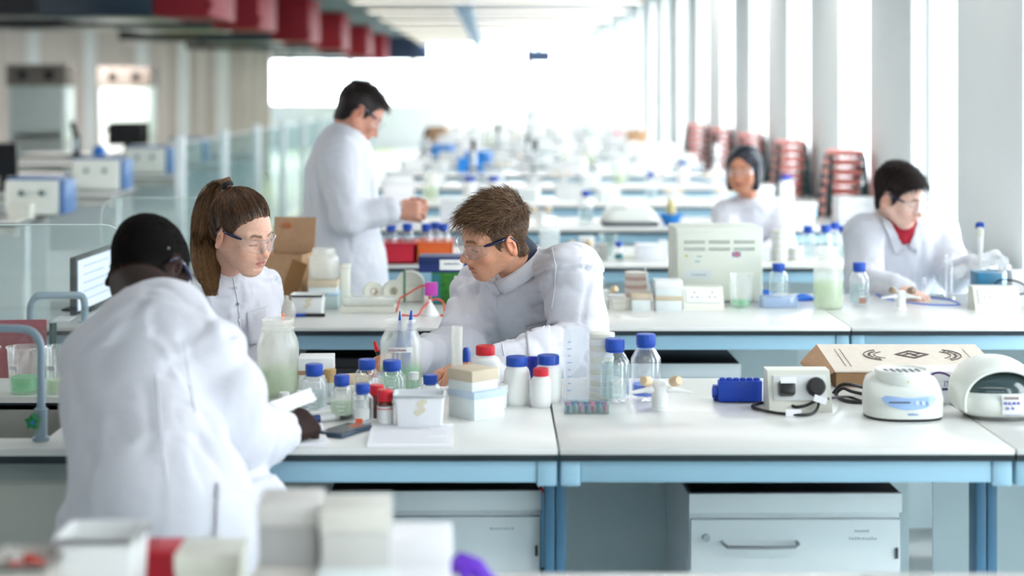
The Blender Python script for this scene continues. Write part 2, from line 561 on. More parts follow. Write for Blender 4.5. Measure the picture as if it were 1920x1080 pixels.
for i in range(3):
    bench([-2.2, -0.9, 0.55][i], [1.3, 1.45, 1.45][i], ROW[0], ['nearest blurred bench under the open tray of red vials', 'nearest blurred bench under the stacked white freezer boxes', 'empty nearest bench along the bottom right of the picture'][i])
od = ['third', 'fourth', 'fifth', 'sixth', 'seventh', 'eighth', 'ninth', 'tenth']
for i, y in enumerate(ROW[3:]):
    if i < 8:
        bench(-0.86, 2.99, y, '%s bench row counting from the camera, spanning to the window wall' % od[i], 'receding bench rows')
    else:
        bench(-0.86, 2.99, y, 'far blurred white bench row near the end of the lab', 'far bench rows')
# equipment benches across the corridor
LB = [9.6, 12.0, 14.4, 16.8, 19.2]
for i, y in enumerate(LB):
    bench(-5.2, 2.6, y, '%s equipment bench beyond the corridor, seen through the clear screens' % ordn[i], 'corridor equipment benches')

for k_, me_ in _bm[2.6].items():
    me_.materials[0] = {M_rail.name: M_cabgrey, M_rail_d.name: M_cabw, M_panel.name: M_cabw}.get(me_.materials[0].name, me_.materials[0])
# ------------------------------------------------------------------ sink unit at the end of the front row
t = thing('sink_unit', 'warm grey sink unit with white top and black edge beside the seated back', 'sink', (-1.75, ROW[1], 0))
W_ = 0.955 - 0.004
bx0, bx1, by0, by1 = 0.06, W_ - 0.13, 0.11, 0.60
mb = MB()
for (a, b, c, d) in ((0, W_, 0, by0), (0, W_, by1, BD), (0, bx0, by0, by1), (bx1, W_, by0, by1)):
    mb.box(((a + b) / 2, (c + d) / 2, BH - 0.007), (b - a, d - c, 0.014))
obj('worktop', mb, M_top, t, smooth=0)
mb = MB()
for (a, b, c, d) in ((0, W_, 0.001, by0), (0, W_, by1, BD), (0, bx0, by0, by1), (bx1, W_ , by0, by1)):
    mb.box(((a + b) / 2, (c + d) / 2, BH - 0.022), (b - a, d - c, 0.016))
obj('edge_core', mb, M_edge, t, smooth=0)
M_basin = mat('sink_grey_resin', (168, 168, 162), rough=0.35)
mb = MB()
mb.box(((bx0 + bx1) / 2, (by0 + by1) / 2, 0.70), (bx1 - bx0 + 0.02, by1 - by0 + 0.02, 0.015))
mb.box(((bx0 + bx1) / 2, by0 - 0.005, 0.79), (bx1 - bx0 + 0.02, 0.01, 0.18)); mb.box(((bx0 + bx1) / 2, by1 + 0.005, 0.79), (bx1 - bx0 + 0.02, 0.01, 0.18))
mb.box((bx0 - 0.005, (by0 + by1) / 2, 0.79), (0.01, by1 - by0, 0.18)); mb.box((bx1 + 0.005, (by0 + by1) / 2, 0.79), (0.01, by1 - by0, 0.18))
obj('basin', mb, M_basin, t, smooth=0)
obj('drain', MB().cyl((0.44, 0.36, 0.706), 0.03, 0.006), M_metal, t)
obj('plinth_rail', MB().box((W_ / 2, 0.05, BH - 0.05), (W_, 0.03, 0.04)), mat('grey_green_rail', (150, 160, 158), rough=0.5), t)
obj('front_panel', MB().box((W_ / 2 - 0.02, 0.065, 0.47), (W_ - 0.05, 0.03, 0.80), 0.002), M_cabgrey, t)
obj('side_panel', MB().box((W_ - 0.015, 0.44, 0.44), (0.02, 0.72, 0.84)), M_cabgrey, t)
obj('back_panel', MB().box((W_ / 2, 0.80, 0.44), (W_ - 0.06, 0.02, 0.84)), M_cabgrey, t)

# ------------------------------------------------------------------ cabinets on castors under the front row
def cabinet(loc, rz, label, w=0.455, with_lock=True, txt=None):
    t = thing('cabinet', label, 'cabinet', loc, rz)
    d, h, z0 = 0.46, 0.665, 0.085
    obj('body', MB().box((w / 2, d / 2 + 0.012, z0 + h / 2), (w, d - 0.01, h), 0.003), M_cabw, t)
    obj('top', MB().box((w / 2, d / 2 + 0.004, z0 + h + 0.006), (w - 0.006, d, 0.012), 0.002), M_cabtop, t)
    obj('top_rim', MB().box((w / 2, 0.006, z0 + h - 0.012), (w + 0.004, 0.016, 0.042), 0.002), M_cabw, t)
    f = obj('drawer_front', MB().box((w / 2, 0.006, z0 + h / 2 - 0.022), (w - 0.004, 0.016, h - 0.05), 0.002), M_cabw, t)
    pth = [(0.07, -0.002, 0), (0.07, -0.02, 0), (0.078, -0.03, -0.004), (0.16, -0.031, -0.005), (0.222, -0.03, -0.004), (0.23, -0.02, 0), (0.23, -0.002, 0)]
    obj('handle', MB().tube([(x, y, z + z0 + h - 0.095) for x, y, z in pth], 0.004, 8), M_metal, f)
    if with_lock:
        obj('lock', MB().cyl((0.035, -0.002, z0 + h - 0.085), 0.008, 0.006, 16, axis=(0, -1, 0)), M_metal, f)
    obj('latch', MB().box((w - 0.01, -0.003, z0 + h - 0.12), (0.006, 0.006, 0.022)), M_ink, f)
    if txt:
        for i, s in enumerate(txt):
            print_marks(f, (w - 0.085, -0.0025, z0 + h - 0.072 - 0.016 * i), s, 0.006, mat('faded_print', (186, 198, 206), rough=0.6), 8, seed=i)
    for sx in (0.05, w - 0.05):
        for sy in (0.06, d - 0.05):
            obj('castor', MB().cyl((sx - 0.012, sy, 0.035), 0.035, 0.024, 20, axis=(1, 0, 0)).box((sx, sy, 0.072), (0.03, 0.03, 0.03)), M_rubber, t)
    return t
cabinet((-0.352, 3.80, 0), math.radians(1.0), 'white castor cabinet under the bench beside the seated back, black top', txt=[0.05], with_lock=False)
cabinet((0.422, 3.78, 0), math.radians(0.8), 'white locking castor cabinet with steel handle under the bench', txt=[0.03, 0.055])
cabinet((0.36, 5.56, 0), 0.0, 'white castor cabinet under the middle bench behind the blue-liquid bottle', w=0.42)
# dark drawer pedestal under the middle bench, behind the two plastic jars
t = thing('drawer_pedestal', 'dark grey drawer pedestal under the bench behind the two plastic jars', 'pedestal', (-0.60, 5.47, 0))
M_dkg = mat('dark_grey_metal', (44, 48, 54), rough=0.5)
obj('body', MB().box((0.26, 0.25, 0.42), (0.52, 0.48, 0.74), 0.004), M_dkg, t)
for k in range(3):
    f = obj('drawer', MB().box((0.26, 0.004, 0.18 + 0.235 * k), (0.50, 0.014, 0.22), 0.003), M_dkg, t)
    obj('handle', MB().box((0.26, -0.008, 0.25 + 0.235 * k), (0.12, 0.012, 0.012), 0.002), M_metal, f)
obj('plinth', MB().box((0.26, 0.25, 0.025), (0.46, 0.42, 0.05)), M_black, t)
# ================================================================== lab ware builders
def jitter(): return rng.uniform(-0.4, 0.4)

def cap_mesh(r, h, m, z, parent, name='cap', n=56):
    return obj(name, MB().lathe([(0, z), (r * 0.98, z), (r, z + h * 0.06), (r, z + h * 0.80), (r * 0.985, z + h * 0.92), (r * 0.9, z + h), (0, z + h)], n, rib=0.025), m, parent, smooth=20)

def glass_bottle(p, D, H, label, cap=None, liquid=None, frac=0.3, group=None, ring=True, tagtxt=None, tagm=None, rz=0.0, glass=None, grad=True):
    """square-shouldered laboratory bottle: thick base, shoulder, neck with pouring ring, ribbed screw cap"""
    t = thing('reagent_bottle', label, 'bottle', p, rz, group)
    R = D / 2
    rn = min(R * 0.52, 0.018)
    hc = min(0.026, H * 0.2)
    hb, hs = H * 0.60, H * 0.80
    g = glass or G_clear
    prof = [(0, 0.004), (R * 0.8, 0.001), (R * 0.96, 0.004), (R, 0.012), (R, hb), (R * 0.985, hb + 0.006), (R * 0.9, hb + (hs - hb) * 0.35), (R * 0.72, hb + (hs - hb) * 0.72), (rn * 1.12, hs - 0.002), (rn, hs + 0.004), (rn, H - hc * 0.35), (rn * 0.86, H - hc * 0.35)]
    inner = [(rn * 0.86, hs), (R * 0.68, hb + (hs - hb) * 0.7), (R * 0.93, hb), (R * 0.93, 0.012), (R * 0.7, 0.008), (0, 0.008)]
    obj('glass_body', MB().lathe(prof + inner, 40), g, t, smooth=45)
    if liquid:
        obj('liquid', MB().lathe([(0, 0.009), (R * 0.91, 0.012), (R * 0.91, H * frac), (0, H * frac)], 32), liquid, t, smooth=40)
    cm = cap or M_bluecap
    if ring:
        obj('pouring_ring', MB().lathe([(rn, H - hc - 0.006), (rn * 1.2, H - hc - 0.005), (rn * 1.2, H - hc - 0.001), (rn, H - hc)], 32), cm, t)
    cap_mesh(rn * 1.28, hc, cm, H - hc, t)
    if grad:
        for k in range(4):
            obj('graduation', MB().box((0, -R - 0.0003, H * (0.15 + 0.09 * k)), (0.012 if k % 2 else 0.018, 0.0006, 0.0012)), M_paper, t)
    if tagtxt is not None:
        pts = []
        lb = MB()
        n = 8
        z0, z1 = H * 0.16, H * 0.42
        v = []
        for i in range(n + 1):
            a = -PI / 2 + (i / n - 0.5) * 1.5
            v += [((R + 0.0006) * math.cos(a), (R + 0.0006) * math.sin(a), z0), ((R + 0.0006) * math.cos(a), (R + 0.0006) * math.sin(a), z1)]
        lb.add(v, [[2 * i, 2 * i + 2, 2 * i + 3, 2 * i + 1] for i in range(n)])
        l = obj('paper_label', lb, tagm or M_label, t)
        if tagtxt:
            lettering(tagtxt, 0.010, M_ink, l, (0, -R - 0.0012, (z0 + z1) / 2))
    return t

def plastic_bottle(p, D, H, label, cap, capR=0.8, m=None, group=None, rz=0.0):
    """opaque white wide-neck bottle with ribbed cap"""
    t = thing('plastic_bottle', label, 'bottle', p, rz, group)
    R = D / 2
    hc = H * 0.20
    rc = R * capR
    zb = H - hc
    obj('body', MB().lathe([(0, 0.002), (R * 0.9, 0), (R * 0.98, 0.004), (R, 0.01), (R, zb * 0.80), (R * 0.97, zb * 0.87), (R * 0.88, zb * 0.93), (rc * 0.92, zb * 0.97), (rc * 0.9, zb + 0.004), (0, zb + 0.004)], 40), m or M_hdpe, t, smooth=50)
    cap_mesh(rc, hc, cap, zb, t)
    return t

def wide_jar(p, D, H, label, liquid, frac, neck=0.74, sq=False, cap=None, group=None, m=None):
    """translucent wide-mouth jar: round shoulders, threaded neck, open mouth"""
    t = thing('wide_mouth_jar', label, 'jar', p, 0, group)
    R = D / 2
    rn = R * neck
    zs = H * 0.86
    out = [(0, 0.004), (R * 0.85, 0.001), (R * 0.97, 0.006), (R, 0.016), (R, H * 0.64), (R * 0.985, H * 0.68), (R * 0.93, H * 0.735), (R * 0.83, H * 0.79), (rn + 0.002, H * 0.825), (rn, H * 0.84), (rn + 0.0028, zs), (rn + 0.0028, zs + 0.004), (rn, zs + 0.006), (rn, H * 0.93), (rn + 0.0015, H * 0.94), (rn + 0.0015, H - 0.002), (rn, H)]
    inn = [(rn - 0.003, H - 0.001), (rn - 0.003, H * 0.83), (R * 0.88, H * 0.74), (R - 0.003, H * 0.64), (R - 0.003, 0.016), (R * 0.8, 0.006), (0, 0.006)]
    obj('jar_body', MB().lathe(out + inn, 48), m or G_frost, t, smooth=50)
    if liquid:
        obj('liquid', MB().lathe([(0, 0.008), (R * 0.92, 0.012), (R * 0.955, H * frac - 0.002), (R * 0.955, H * frac), (0, H * frac)], 40), liquid, t, smooth=40)
    if cap:
        cap_mesh(rn + 0.006, H * 0.12, cap, H * 0.9, t)
    return t

def beaker(p, R, H, label, liquid=None, frac=0.3, glass=None, tape=False, taper=0.88):
    t = thing('beaker', label, 'beaker', p)
    r0 = R * taper
    wall = [(0, 0.003), (r0 * 0.94, 0), (r0, 0.004), (R * 0.985, H - 0.006), (R * 1.06, H - 0.002), (R * 1.05, H), (R * 0.96, H - 0.004), (r0 - 0.003, 0.006), (0, 0.006)]
    obj('wall', MB().lathe(wall, 40), glass or G_clear, t, smooth=50)
    sp = MB().add([(R * 0.98, -0.012, H - 0.001), (R * 1.22, 0, H + 0.001), (R * 0.98, 0.012, H - 0.001), (R * 0.98, 0, H - 0.014)], [[0, 1, 3], [1, 2, 3]])
    obj('spout', sp, glass or G_clear, t, smooth=0)
    if liquid:
        rl = r0 + (R - r0) * frac
        obj('liquid', MB().lathe([(0, 0.007), (r0 - 0.005, 0.008), (rl - 0.005, H * frac), (0, H * frac)], 32), liquid, t)
    if tape:
        obj('tape_label', MB().box((-R * 0.42, -R * 0.84, H * 0.58), (0.022, 0.001, 0.010), rot=Matrix.Rotation(-0.45, 3, 'Z')), M_paper, t)
    return t

def card_box(p, w, d, h, label, m=None, lidm=None, lid=0.4, rz=0.0, group=None, z=None, name='freezer_box', cat='box', band=None):
    """lidded storage box: body and a slightly larger lid"""
    t = thing(name, label, cat, p, rz, group)
    hl = h * lid
    obj('body', MB().box((0, 0, (h - hl) / 2), (w, d, h - hl), 0.001), m or M_freez, t)
    l = obj('lid', MB().box((0, 0, h - hl / 2), (w + 0.004, d + 0.004, hl), 0.0015), lidm or M_freez, t)
    if band:
        obj('band', MB().box((0, 0, h - hl + 0.006), (w + 0.006, d + 0.006, 0.010)), band, t)
    return t

def tub(p, w, d, h, label, rz=0.0, m=None, taper=0.9, group=None, sticker=False, rim=True, filled=False):
    """open tapered plastic tub with a rolled rim"""
    t = thing('plastic_tub', label, 'tub', p, rz, group)
    def ring(s, z, ins=0.0):
        a, b = w / 2 * s - ins, d / 2 * s - ins
        c = min(a, b) * 0.16
        pts = []
        for (cx, cy, a0) in ((a - c, b - c, 0), (-a + c, b - c, 90), (-a + c, -b + c, 180), (a - c, -b + c, 270)):
            for k in range(5):
                an = math.radians(a0 + 22.5 * k)
                pts.append((cx + c * math.cos(an), cy + c * math.sin(an), z))
        return pts
    rings = [ring(taper, 0), ring(1, h), ring(1.045, h), ring(1.045, h - 0.006), ring(1.045, h + 0.001), ring(0.985, h + 0.001, 0.001), ring(taper, 0.004, 0.003)]
    v = [q for r_ in rings for q in r_]
    n = 20
    f = []
    for i in range(len(rings) - 1):
        f += [[i * n + k, i * n + (k + 1) % n, (i + 1) * n + (k + 1) % n, (i + 1) * n + k] for k in range(n)]
    f.append(list(range(n))[::-1]); f.append([(len(rings) - 1) * n + k for k in range(n)])
    obj('tub_body', MB().add(v, f), m or M_white, t, smooth=30)
    if sticker:
        for k in range(2):
            obj('sticker', MB().box((0.002 + 0.004 * k, -d / 2 * (taper + 0.055 + 0.02 * k) - 0.001, h * (0.52 + 0.26 * k)), (0.024, 0.001, 0.012), rot=Matrix.Rotation(-0.6, 3, 'Y')), mat('yellowed_label', (220, 212, 188), rough=0.7), t)
    return t

def gas_tap(p, label, s=1.0, rz=0.0, knob=None):
    """white bench turret with two nozzles and beige tap knobs"""
    t = thing('gas_tap', label, 'tap', p, rz)
    obj('turret', MB().lathe([(0, 0), (0.021 * s, 0), (0.021 * s, 0.004), (0.018 * s, 0.006), (0.0185 * s, 0.048 * s), (0.020 * s, 0.05 * s), (0.020 * s, 0.058 * s), (0.014 * s, 0.066 * s), (0, 0.068 * s)], 32), M_white, t, smooth=50)
    for sg in (-1, 1):
        obj('nozzle', MB().lathe([(0, 0), (0.009 * s, 0), (0.009 * s, 0.012 * s), (0.006 * s, 0.018 * s), (0.0045 * s, 0.04 * s), (0.003 * s, 0.058 * s), (0, 0.058 * s)], 16, (sg * 0.014 * s, -0.004, 0.048 * s), axis=(sg, -0.25, -0.12)), M_white, t)
        obj('knob', MB().lathe([(0, 0), (0.010 * s, 0), (0.012 * s, 0.004 * s), (0.012 * s, 0.02 * s), (0.009 * s, 0.025 * s), (0, 0.026 * s)], 20, (sg * 0.026 * s, -0.018 * s, 0.066 * s), axis=(sg * 0.55, -0.75, 0.25)), knob or M_beige, t)
    return t

def socket_box(p, label, w=0.14, h=0.085, d=0.10, rz=0.0, sw=2):
    """desk pedestal with a sloped face carrying two sockets"""
    t = thing('socket_pedestal', label, 'socket', Vector(p) + Vector((0, d / 2, 0)), rz)
    prof = [(-d / 2, 0), (d / 2, 0), (d / 2 - 0.012, h), (-d / 2 + 0.034, h), (-d / 2 + 0.004, 0.012)]
    mb = MB()
    n = len(prof)
    v = [(-w / 2, a, b) for a, b in prof] + [(w / 2, a, b) for a, b in prof]
    mb.add(v, [[i, (i + 1) % n, n + (i + 1) % n, n + i] for i in range(n)] + [list(range(n))[::-1], [n + i for i in range(n)]])
    obj('housing', mb, M_offw, t, smooth=0)
    nrm = Vector((0, -(h - 0.012), 0.03)).normalized()
    R = Vector((0, -1, 0)).rotation_difference(nrm).to_matrix()
    c = Vector((0, -d / 2 + 0.019, (h + 0.012) / 2))
    fp = obj('face_plate', MB().box(c + nrm * 0.002, (w * 0.84, 0.006, h * 0.66), 0.002, rot=R), M_white, t)
    for sx in (-1, 1):
        for (dx, dz, ww, hh) in ((0, 0.012, 0.003, 0.007), (-0.009, -0.004, 0.006, 0.003), (0.009, -0.004, 0.006, 0.003)):
            obj('socket_hole', MB().box(c + nrm * 0.0052 + R @ Vector((sx * w * 0.22 + dx, 0, dz)), (ww, 0.0008, hh), rot=R), M_ink, fp)
    return t, c, nrm, R

def petri_stack(p, n, R, label, group, m=None, alt=None, h=0.014, name='petri_dish', cat='petri dish'):
    """every dish of a stack is a thing of its own: base and lid"""
    p = Vector(p)
    mats = (m or G_frost, alt or m or M_offw)
    lid = [mesh_from('lid', MB().lathe([(R * 0.95, h * 0.45), (R, h * 0.45), (R, h * 0.95), (R * 0.97, h), (0, h)], 32), q, 40) for q in mats]
    base = [mesh_from('dish_base', MB().lathe([(0, 0), (R * 0.94, 0), (R * 0.95, 0.001), (R * 0.95, h * 0.5)], 32), q, 40) for q in mats]
    for i in range(n):
        t = thing(name, label if i < n - 1 else 'topmost ' + label, cat, p + Vector((rng.uniform(-1, 1) * 0.0015, rng.uniform(-1, 1) * 0.0015, i * h)), 0, group)
        link('dish_base', base[i % 2], t); link('lid', lid[i % 2], t)

def cable(pts, r, label, m=None, name='cable', n=8):
    p0 = Vector(pts[0])
    mb = MB().tube([q - p0 for q in smooth_path(pts, n)], r, 8)
    return tag(obj(name, mb, m or M_rubber, None, p0, smooth=60), label, 'cable')

def marker_pen(p, L, r, label, barrel, capm, rz=0.0, tip=True):
    t = thing('marker_pen', label, 'pen', p + Vector((0, 0, r)), rz)
    obj('barrel', MB().lathe([(0, -L / 2), (r * 0.8, -L / 2), (r, -L / 2 + 0.003), (r, L * 0.12), (0, L * 0.12)], 16, axis=(1, 0, 0)), barrel, t)
    obj('cap', MB().lathe([(0, L * 0.12), (r * 1.08, L * 0.12), (r * 1.08, L * 0.42), (r * 0.8, L * 0.5), (0, L * 0.5)], 16, axis=(1, 0, 0)), capm, t)
    return t

def oval(a, b, n=40, p=2.5):
    return [(a * abs(math.cos(u)) ** (2 / p) * (1 if math.cos(u) >= 0 else -1), b * abs(math.sin(u)) ** (2 / p) * (1 if math.sin(u) >= 0 else -1)) for u in [2 * PI * i / n for i in range(n)]]
def loft(rings, m=0):
    n = len(rings[0]); v = [q for r_ in rings for q in r_]
    f = []
    for i in range(len(rings) - 1):
        f += [[i * n + k, i * n + (k + 1) % n, (i + 1) * n + (k + 1) % n, (i + 1) * n + k] for k in range(n)]
    f.append(list(range(n))[::-1]); f.append([(len(rings) - 1) * n + k for k in range(n)])
    return MB().add(v, f, m)
def oval_ring(a, b, z, cy=0.0, tiltz=0.0):
    return [(x, y + cy, z + tiltz * y) for x, y in oval(a, b)]

# ================================================================== things on the front bench
B = on_bench
# --- jars and bottles in front of the seated pair
wide_jar(B(521, 741), 0.100, 0.182, 'open translucent jar of pale green liquid beside the seated back', G_green, 0.36)
jar2 = wide_jar(B(752, 728), 0.102, 0.170, 'open translucent jar holding blue forceps in front of the writing man', G_green2, 0.32)
lb = MB()
v = []
for i in range(9):
    a = -PI / 2 + (i / 8 - 0.5) * 1.25
    v += [(0.0518 * math.cos(a), 0.0518 * math.sin(a), 0.094), (0.0518 * math.cos(a), 0.0518 * math.sin(a), 0.107)]
lb.add(v, [[2 * i, 2 * i + 2, 2 * i + 3, 2 * i + 1] for i in range(8)])
l = obj('paper_label', lb, M_label, jar2)
print_marks(l, (-0.006, -0.0528, 0.1005), 0.044, 0.006, mat('red_brown_ink', (168, 128, 134), rough=0.7), 12)
M_bpl = mat('blue_forceps_plastic', (28, 92, 196), rough=0.35)
pj = B(752, 728)
for i, (x0, x1, yy, ln, tp) in enumerate(((-0.006, -0.004, 0.01, 0.186, 0.0016), (0.004, 0.022, -0.006, 0.190, 0.003), (-0.024, -0.006, -0.012, 0.145, 0.003), (0.022, 0.004, -0.018, 0.14, 0.003), (0.012, 0.016, 0.016, 0.15, 0.003))):
    t = thing('forceps', ['thin blue plastic pick standing upright in the open jar', 'blue plastic forceps leaning right out of the open jar', 'blue plastic forceps leaning left inside the open jar', 'blue plastic forceps crossing low in front inside the open jar', 'short blue forceps behind the others inside the open jar'][i], 'forceps', pj, 0, 'blue forceps in the jar')
    for sg in (-1, 1):
        obj('arm', MB().tube([(x0 + sg * 0.001, yy, 0.012), ((x0 + x1) / 2 + sg * 0.0055, yy, 0.07), (x1 + sg * 0.003, yy, ln * 0.8), (x1 + (x1 - x0) * 0.2, yy, ln)], [tp * 0.6, tp, tp * 1.2, tp * 0.8], 6), M_bpl, t)
glass_bottle(B(589, 772), 0.060, 0.108, 'clear blue-capped bottle half full standing next to the green-liquid jar', liquid=G_water, frac=0.42)
glass_bottle(B(641, 786), 0.052, 0.098, 'small blue-capped bottle between the taller one and the orange-labelled one', liquid=G_green, frac=0.4)
glass_bottle(B(688, 752), 0.062, 0.098, 'blue-capped bottle behind the orange-labelled bottle, near the red pen', liquid=G_water, frac=0.3)
glass_bottle(B(735, 756), 0.064, 0.100, 'blue-capped bottle directly in front of the forceps jar', liquid=G_water, frac=0.3)
bE = glass_bottle(B(680, 795), 0.046, 0.088, 'small blue-capped bottle with orange square sticker beside the phone', liquid=G_water, frac=0.35, tagtxt='')
obj('hazard_sticker', MB().box((-0.006, -0.0243, 0.010), (0.015, 0.001, 0.012)), mat('orange_sticker', (232, 92, 48), rough=0.6), bE)
glass_bottle(B(807, 772), 0.050, 0.084, 'blue-capped bottle hidden behind the white stickered tub', liquid=G_water, frac=0.3)
M_amb = mat('amber_bottle_glass', (92, 34, 18), rough=0.12, coat=0.5)
def vial(p, label, body, tall=0.075, D=0.034, lbl=True):
    t = thing('reagent_vial', label, 'vial', p)
    R = D / 2
    obj('glass_body', MB().lathe([(0, 0), (R, 0), (R, tall * 0.58), (R * 0.8, tall * 0.68), (R * 0.7, tall * 0.7), (0, tall * 0.7)], 28), body, t, smooth=40)
    cap_mesh(R * 1.0, tall * 0.32, M_redcap, tall * 0.68, t, n=36)
    if lbl:
        obj('paper_label', MB().lathe([(R + 0.0005, tall * 0.06), (R + 0.0005, tall * 0.54)], 28), M_label, t)
        obj('red_stripe', MB().lathe([(R + 0.0008, tall * 0.46), (R + 0.0008, tall * 0.49)], 28), M_redcap, t)
vial(B(722, 796), 'red-capped vial with white label and red stripe', M_amb, 0.076)
vial(B(706, 782), 'dark amber vial with red cap behind the labelled one', M_amb, 0.072, lbl=False)
t = tub(B(787, 797), 0.108, 0.075, 0.070, 'white open tub with slanted stickers beside the papers', sticker=True, m=mat('frosted_white_tub', (228, 230, 234), rough=0.4, sub=0.2))
# lidded polystyrene sample box and small vials
card_box(B(594, 736), 0.080, 0.085, 0.088, 'white lidded sample box with brown band behind the blue-capped bottles', M_white, M_white, 0.45, band=mat('brown_band', (168, 128, 106), rough=0.6), rz=0.05)
def small_vial(p, label, capm=None, h=0.04):
    t = thing('sample_vial', label, 'vial', p, 0, 'small white-capped vials')
    obj('glass_body', MB().lathe([(0, 0), (0.011, 0), (0.011, h * 0.6), (0.008, h * 0.72), (0, h * 0.72)], 20), G_dark, t)
    obj('cap', MB().cyl((0, 0, h * 0.68), 0.012, h * 0.32, 20, bev=0.001), capm or M_white, t)
small_vial(B(533, 768), 'white-capped sample vial nearer the seated back')
small_vial(B(566, 765), 'white-capped sample vial next to the blue-capped bottle')
small_vial(B(672, 775), 'white-capped sample vial between two blue-capped bottles', h=0.045)
small_vial(B(776, 741), 'white-capped sample vial at the foot of the forceps jar', h=0.055)
t = thing('cork_bung', 'tan cork bung in a tube beside the white sample box', 'bung', B(619, 757))
obj('tube', MB().cyl((0, 0, 0), 0.012, 0.05, 20), G_dark, t)
obj('cork', MB().cyl((0, 0, 0.05), 0.011, 0.03, 20, r2=0.014), mat('cork_tan', (196, 164, 112), rough=0.8, var=0.2, scale=90), t)
t = thing('weigh_tray', 'clear weighing tray holding pale yellow powder by the sleeve', 'tray', B(505, 772))
obj('tray', MB().lathe([(0, 0), (0.03, 0), (0.036, 0.016), (0.035, 0.016), (0.029, 0.002), (0, 0.002)], 24), G_frost, t)
obj('powder', MB().lathe([(0.030, 0.003), (0.024, 0.012), (0.012, 0.016), (0, 0.017)], 24), mat('yellow_powder', (228, 222, 150), rough=0.9, bump=0.3), t)
t = thing('instrument_tray', 'low white tray of cotton and paper packs behind the small bottle caps', 'tray', B(655, 727))
obj('tray', MB().box((0, 0, 0.006), (0.10, 0.08, 0.012), 0.003), M_offw, t)
obj('paper_pack', MB().box((0.01, 0, 0.022), (0.07, 0.05, 0.02), 0.004, rot=Matrix.Rotation(0.2, 3, 'Z')), M_beige, t)
# stacked freezer boxes, measuring tube
pb = B(893, 790)
card_box(pb + Vector((0.0, 0.062, 0)), 0.088, 0.088, 0.062, 'pale blue-white freezer box at the bottom of the pair', M_freez, mat('freezer_card_blue', (196, 214, 232), rough=0.7, var=0.1), 0.25, rz=math.radians(41))
card_box(pb + Vector((-0.008, 0.062, 0.062)), 0.078, 0.078, 0.046, 'tan-lidded freezer box stacked on the pale blue-white one', M_freez, M_freezt, 0.55, rz=math.radians(44))
card_box(B(938, 762), 0.03, 0.05, 0.05, 'small white carton leaning beside the stacked freezer boxes', M_white, M_white, 0.3, name='carton')
t = thing('plastic_cylinder', 'narrow frosted plastic cylinder standing behind the stacked freezer boxes', 'cylinder', B(857, 742))
obj('tube', MB().lathe([(0, 0.006), (0.0135, 0.006), (0.0135, 0.163), (0.0145, 0.165), (0.012, 0.165), (0.012, 0.01), (0, 0.01)], 28), G_frost, t)
obj('foot', MB().cyl((0, 0, 0), 0.02, 0.006, 6), M_white, t)
# white bottles
plastic_bottle(B(910, 735), 0.070, 0.112, 'white bottle with flat red lid behind the stacked freezer boxes', M_redcap, 0.66)
plastic_bottle(B(969, 757), 0.060, 0.110, 'white blue-capped bottle left of its twin', M_bluecap, 0.83)
plastic_bottle(B(1028, 752), 0.062, 0.108, 'white blue-capped bottle behind the small red-capped one', M_bluecap, 0.83)
plastic_bottle(B(1014, 762), 0.047, 0.088, 'smallest white bottle, with red ribbed cap', M_redcap, 0.76)
t = thing('wash_bottle', 'deep blue plastic funnel wedged between the two white blue-capped bottles', 'funnel', B(999, 744))
obj('cone', MB().lathe([(0.005, 0.0), (0.006, 0.05), (0.022, 0.088), (0.024, 0.092), (0.020, 0.088), (0.004, 0.05), (0.003, 0)], 24), mat('deep_blue_plastic', (22, 40, 170), rough=0.4), t)
t = thing('dropper_bottle', 'small pink-bodied dropper bottle with blue cap behind the plastic cylinder', 'bottle', B(874, 722))
obj('body', MB().lathe([(0, 0), (0.013, 0), (0.013, 0.05), (0.008, 0.06), (0, 0.06)], 20), mat('pink_plastic', (226, 170, 160), rough=0.4), t)
obj('cap', MB().lathe([(0, 0.058), (0.011, 0.058), (0.011, 0.08), (0.006, 0.092), (0, 0.092)], 20), M_bluecap, t)
# square graduated cylinder and tip box
t = thing('graduated_vessel', 'tall square clear graduated vessel behind the tray of coloured tips', 'vessel', B(1081, 752), 0.06)
w_, h_ = 0.054, 0.172
mb = MB()
for sx in (-1, 1):
    mb.box((sx * w_ / 2, 0, h_ / 2), (0.0025, w_, h_)); mb.box((0, sx * w_ / 2, h_ / 2), (w_, 0.0025, h_))
obj('walls', mb, glassy('clear_styrene', rgb=(240, 244, 250), body=0.16, edge=0.3, rough=0.05, tlu=0.5), t, smooth=0)
obj('base', MB().box((0, 0, 0.002), (w_ + 0.006, w_ + 0.006, 0.004)), G_dark, t, smooth=0)
for k in range(8):
    obj('graduation', MB().box((-w_ / 2 + 0.007, -w_ / 2 - 0.0018, 0.03 + 0.016 * k), (0.006 if k % 2 else 0.010, 0.0006, 0.0014)), mat('blue_print', (70, 110, 190), rough=0.6), t)
t = thing('tip_tray', 'clear tray of blue, purple and pink pipette tips on the bench', 'tray', B(1099, 772))
w_, d_, h_ = 0.098, 0.06, 0.022
mb = MB()
mb.box((0, 0, 0.0015), (w_, d_, 0.003))
for sx in (-1, 1):
    mb.box((sx * w_ / 2, 0, h_ / 2), (0.002, d_, h_)); mb.box((0, sx * d_ / 2, h_ / 2), (w_, 0.002, h_))
obj('tray', mb, G_dark, t, smooth=0)
tipm = [mat('tip_blue', (88, 128, 168), rough=0.4), mat('tip_purple', (66, 58, 150), rough=0.4), mat('tip_pink', (206, 98, 140), rough=0.4), mat('tip_teal', (92, 150, 160), rough=0.4)]
for i in range(7):
    for j in range(4):
        q = tipm[(i * 3 + j * 2) % 4 if i != 4 else 2]
        obj('pipette_tip', MB().lathe([(0, 0.003), (0.003, 0.003), (0.0052, 0.018), (0, 0.019)], 10, (-0.041 + 0.0137 * i, -0.022 + 0.0147 * j, 0)), q, t)
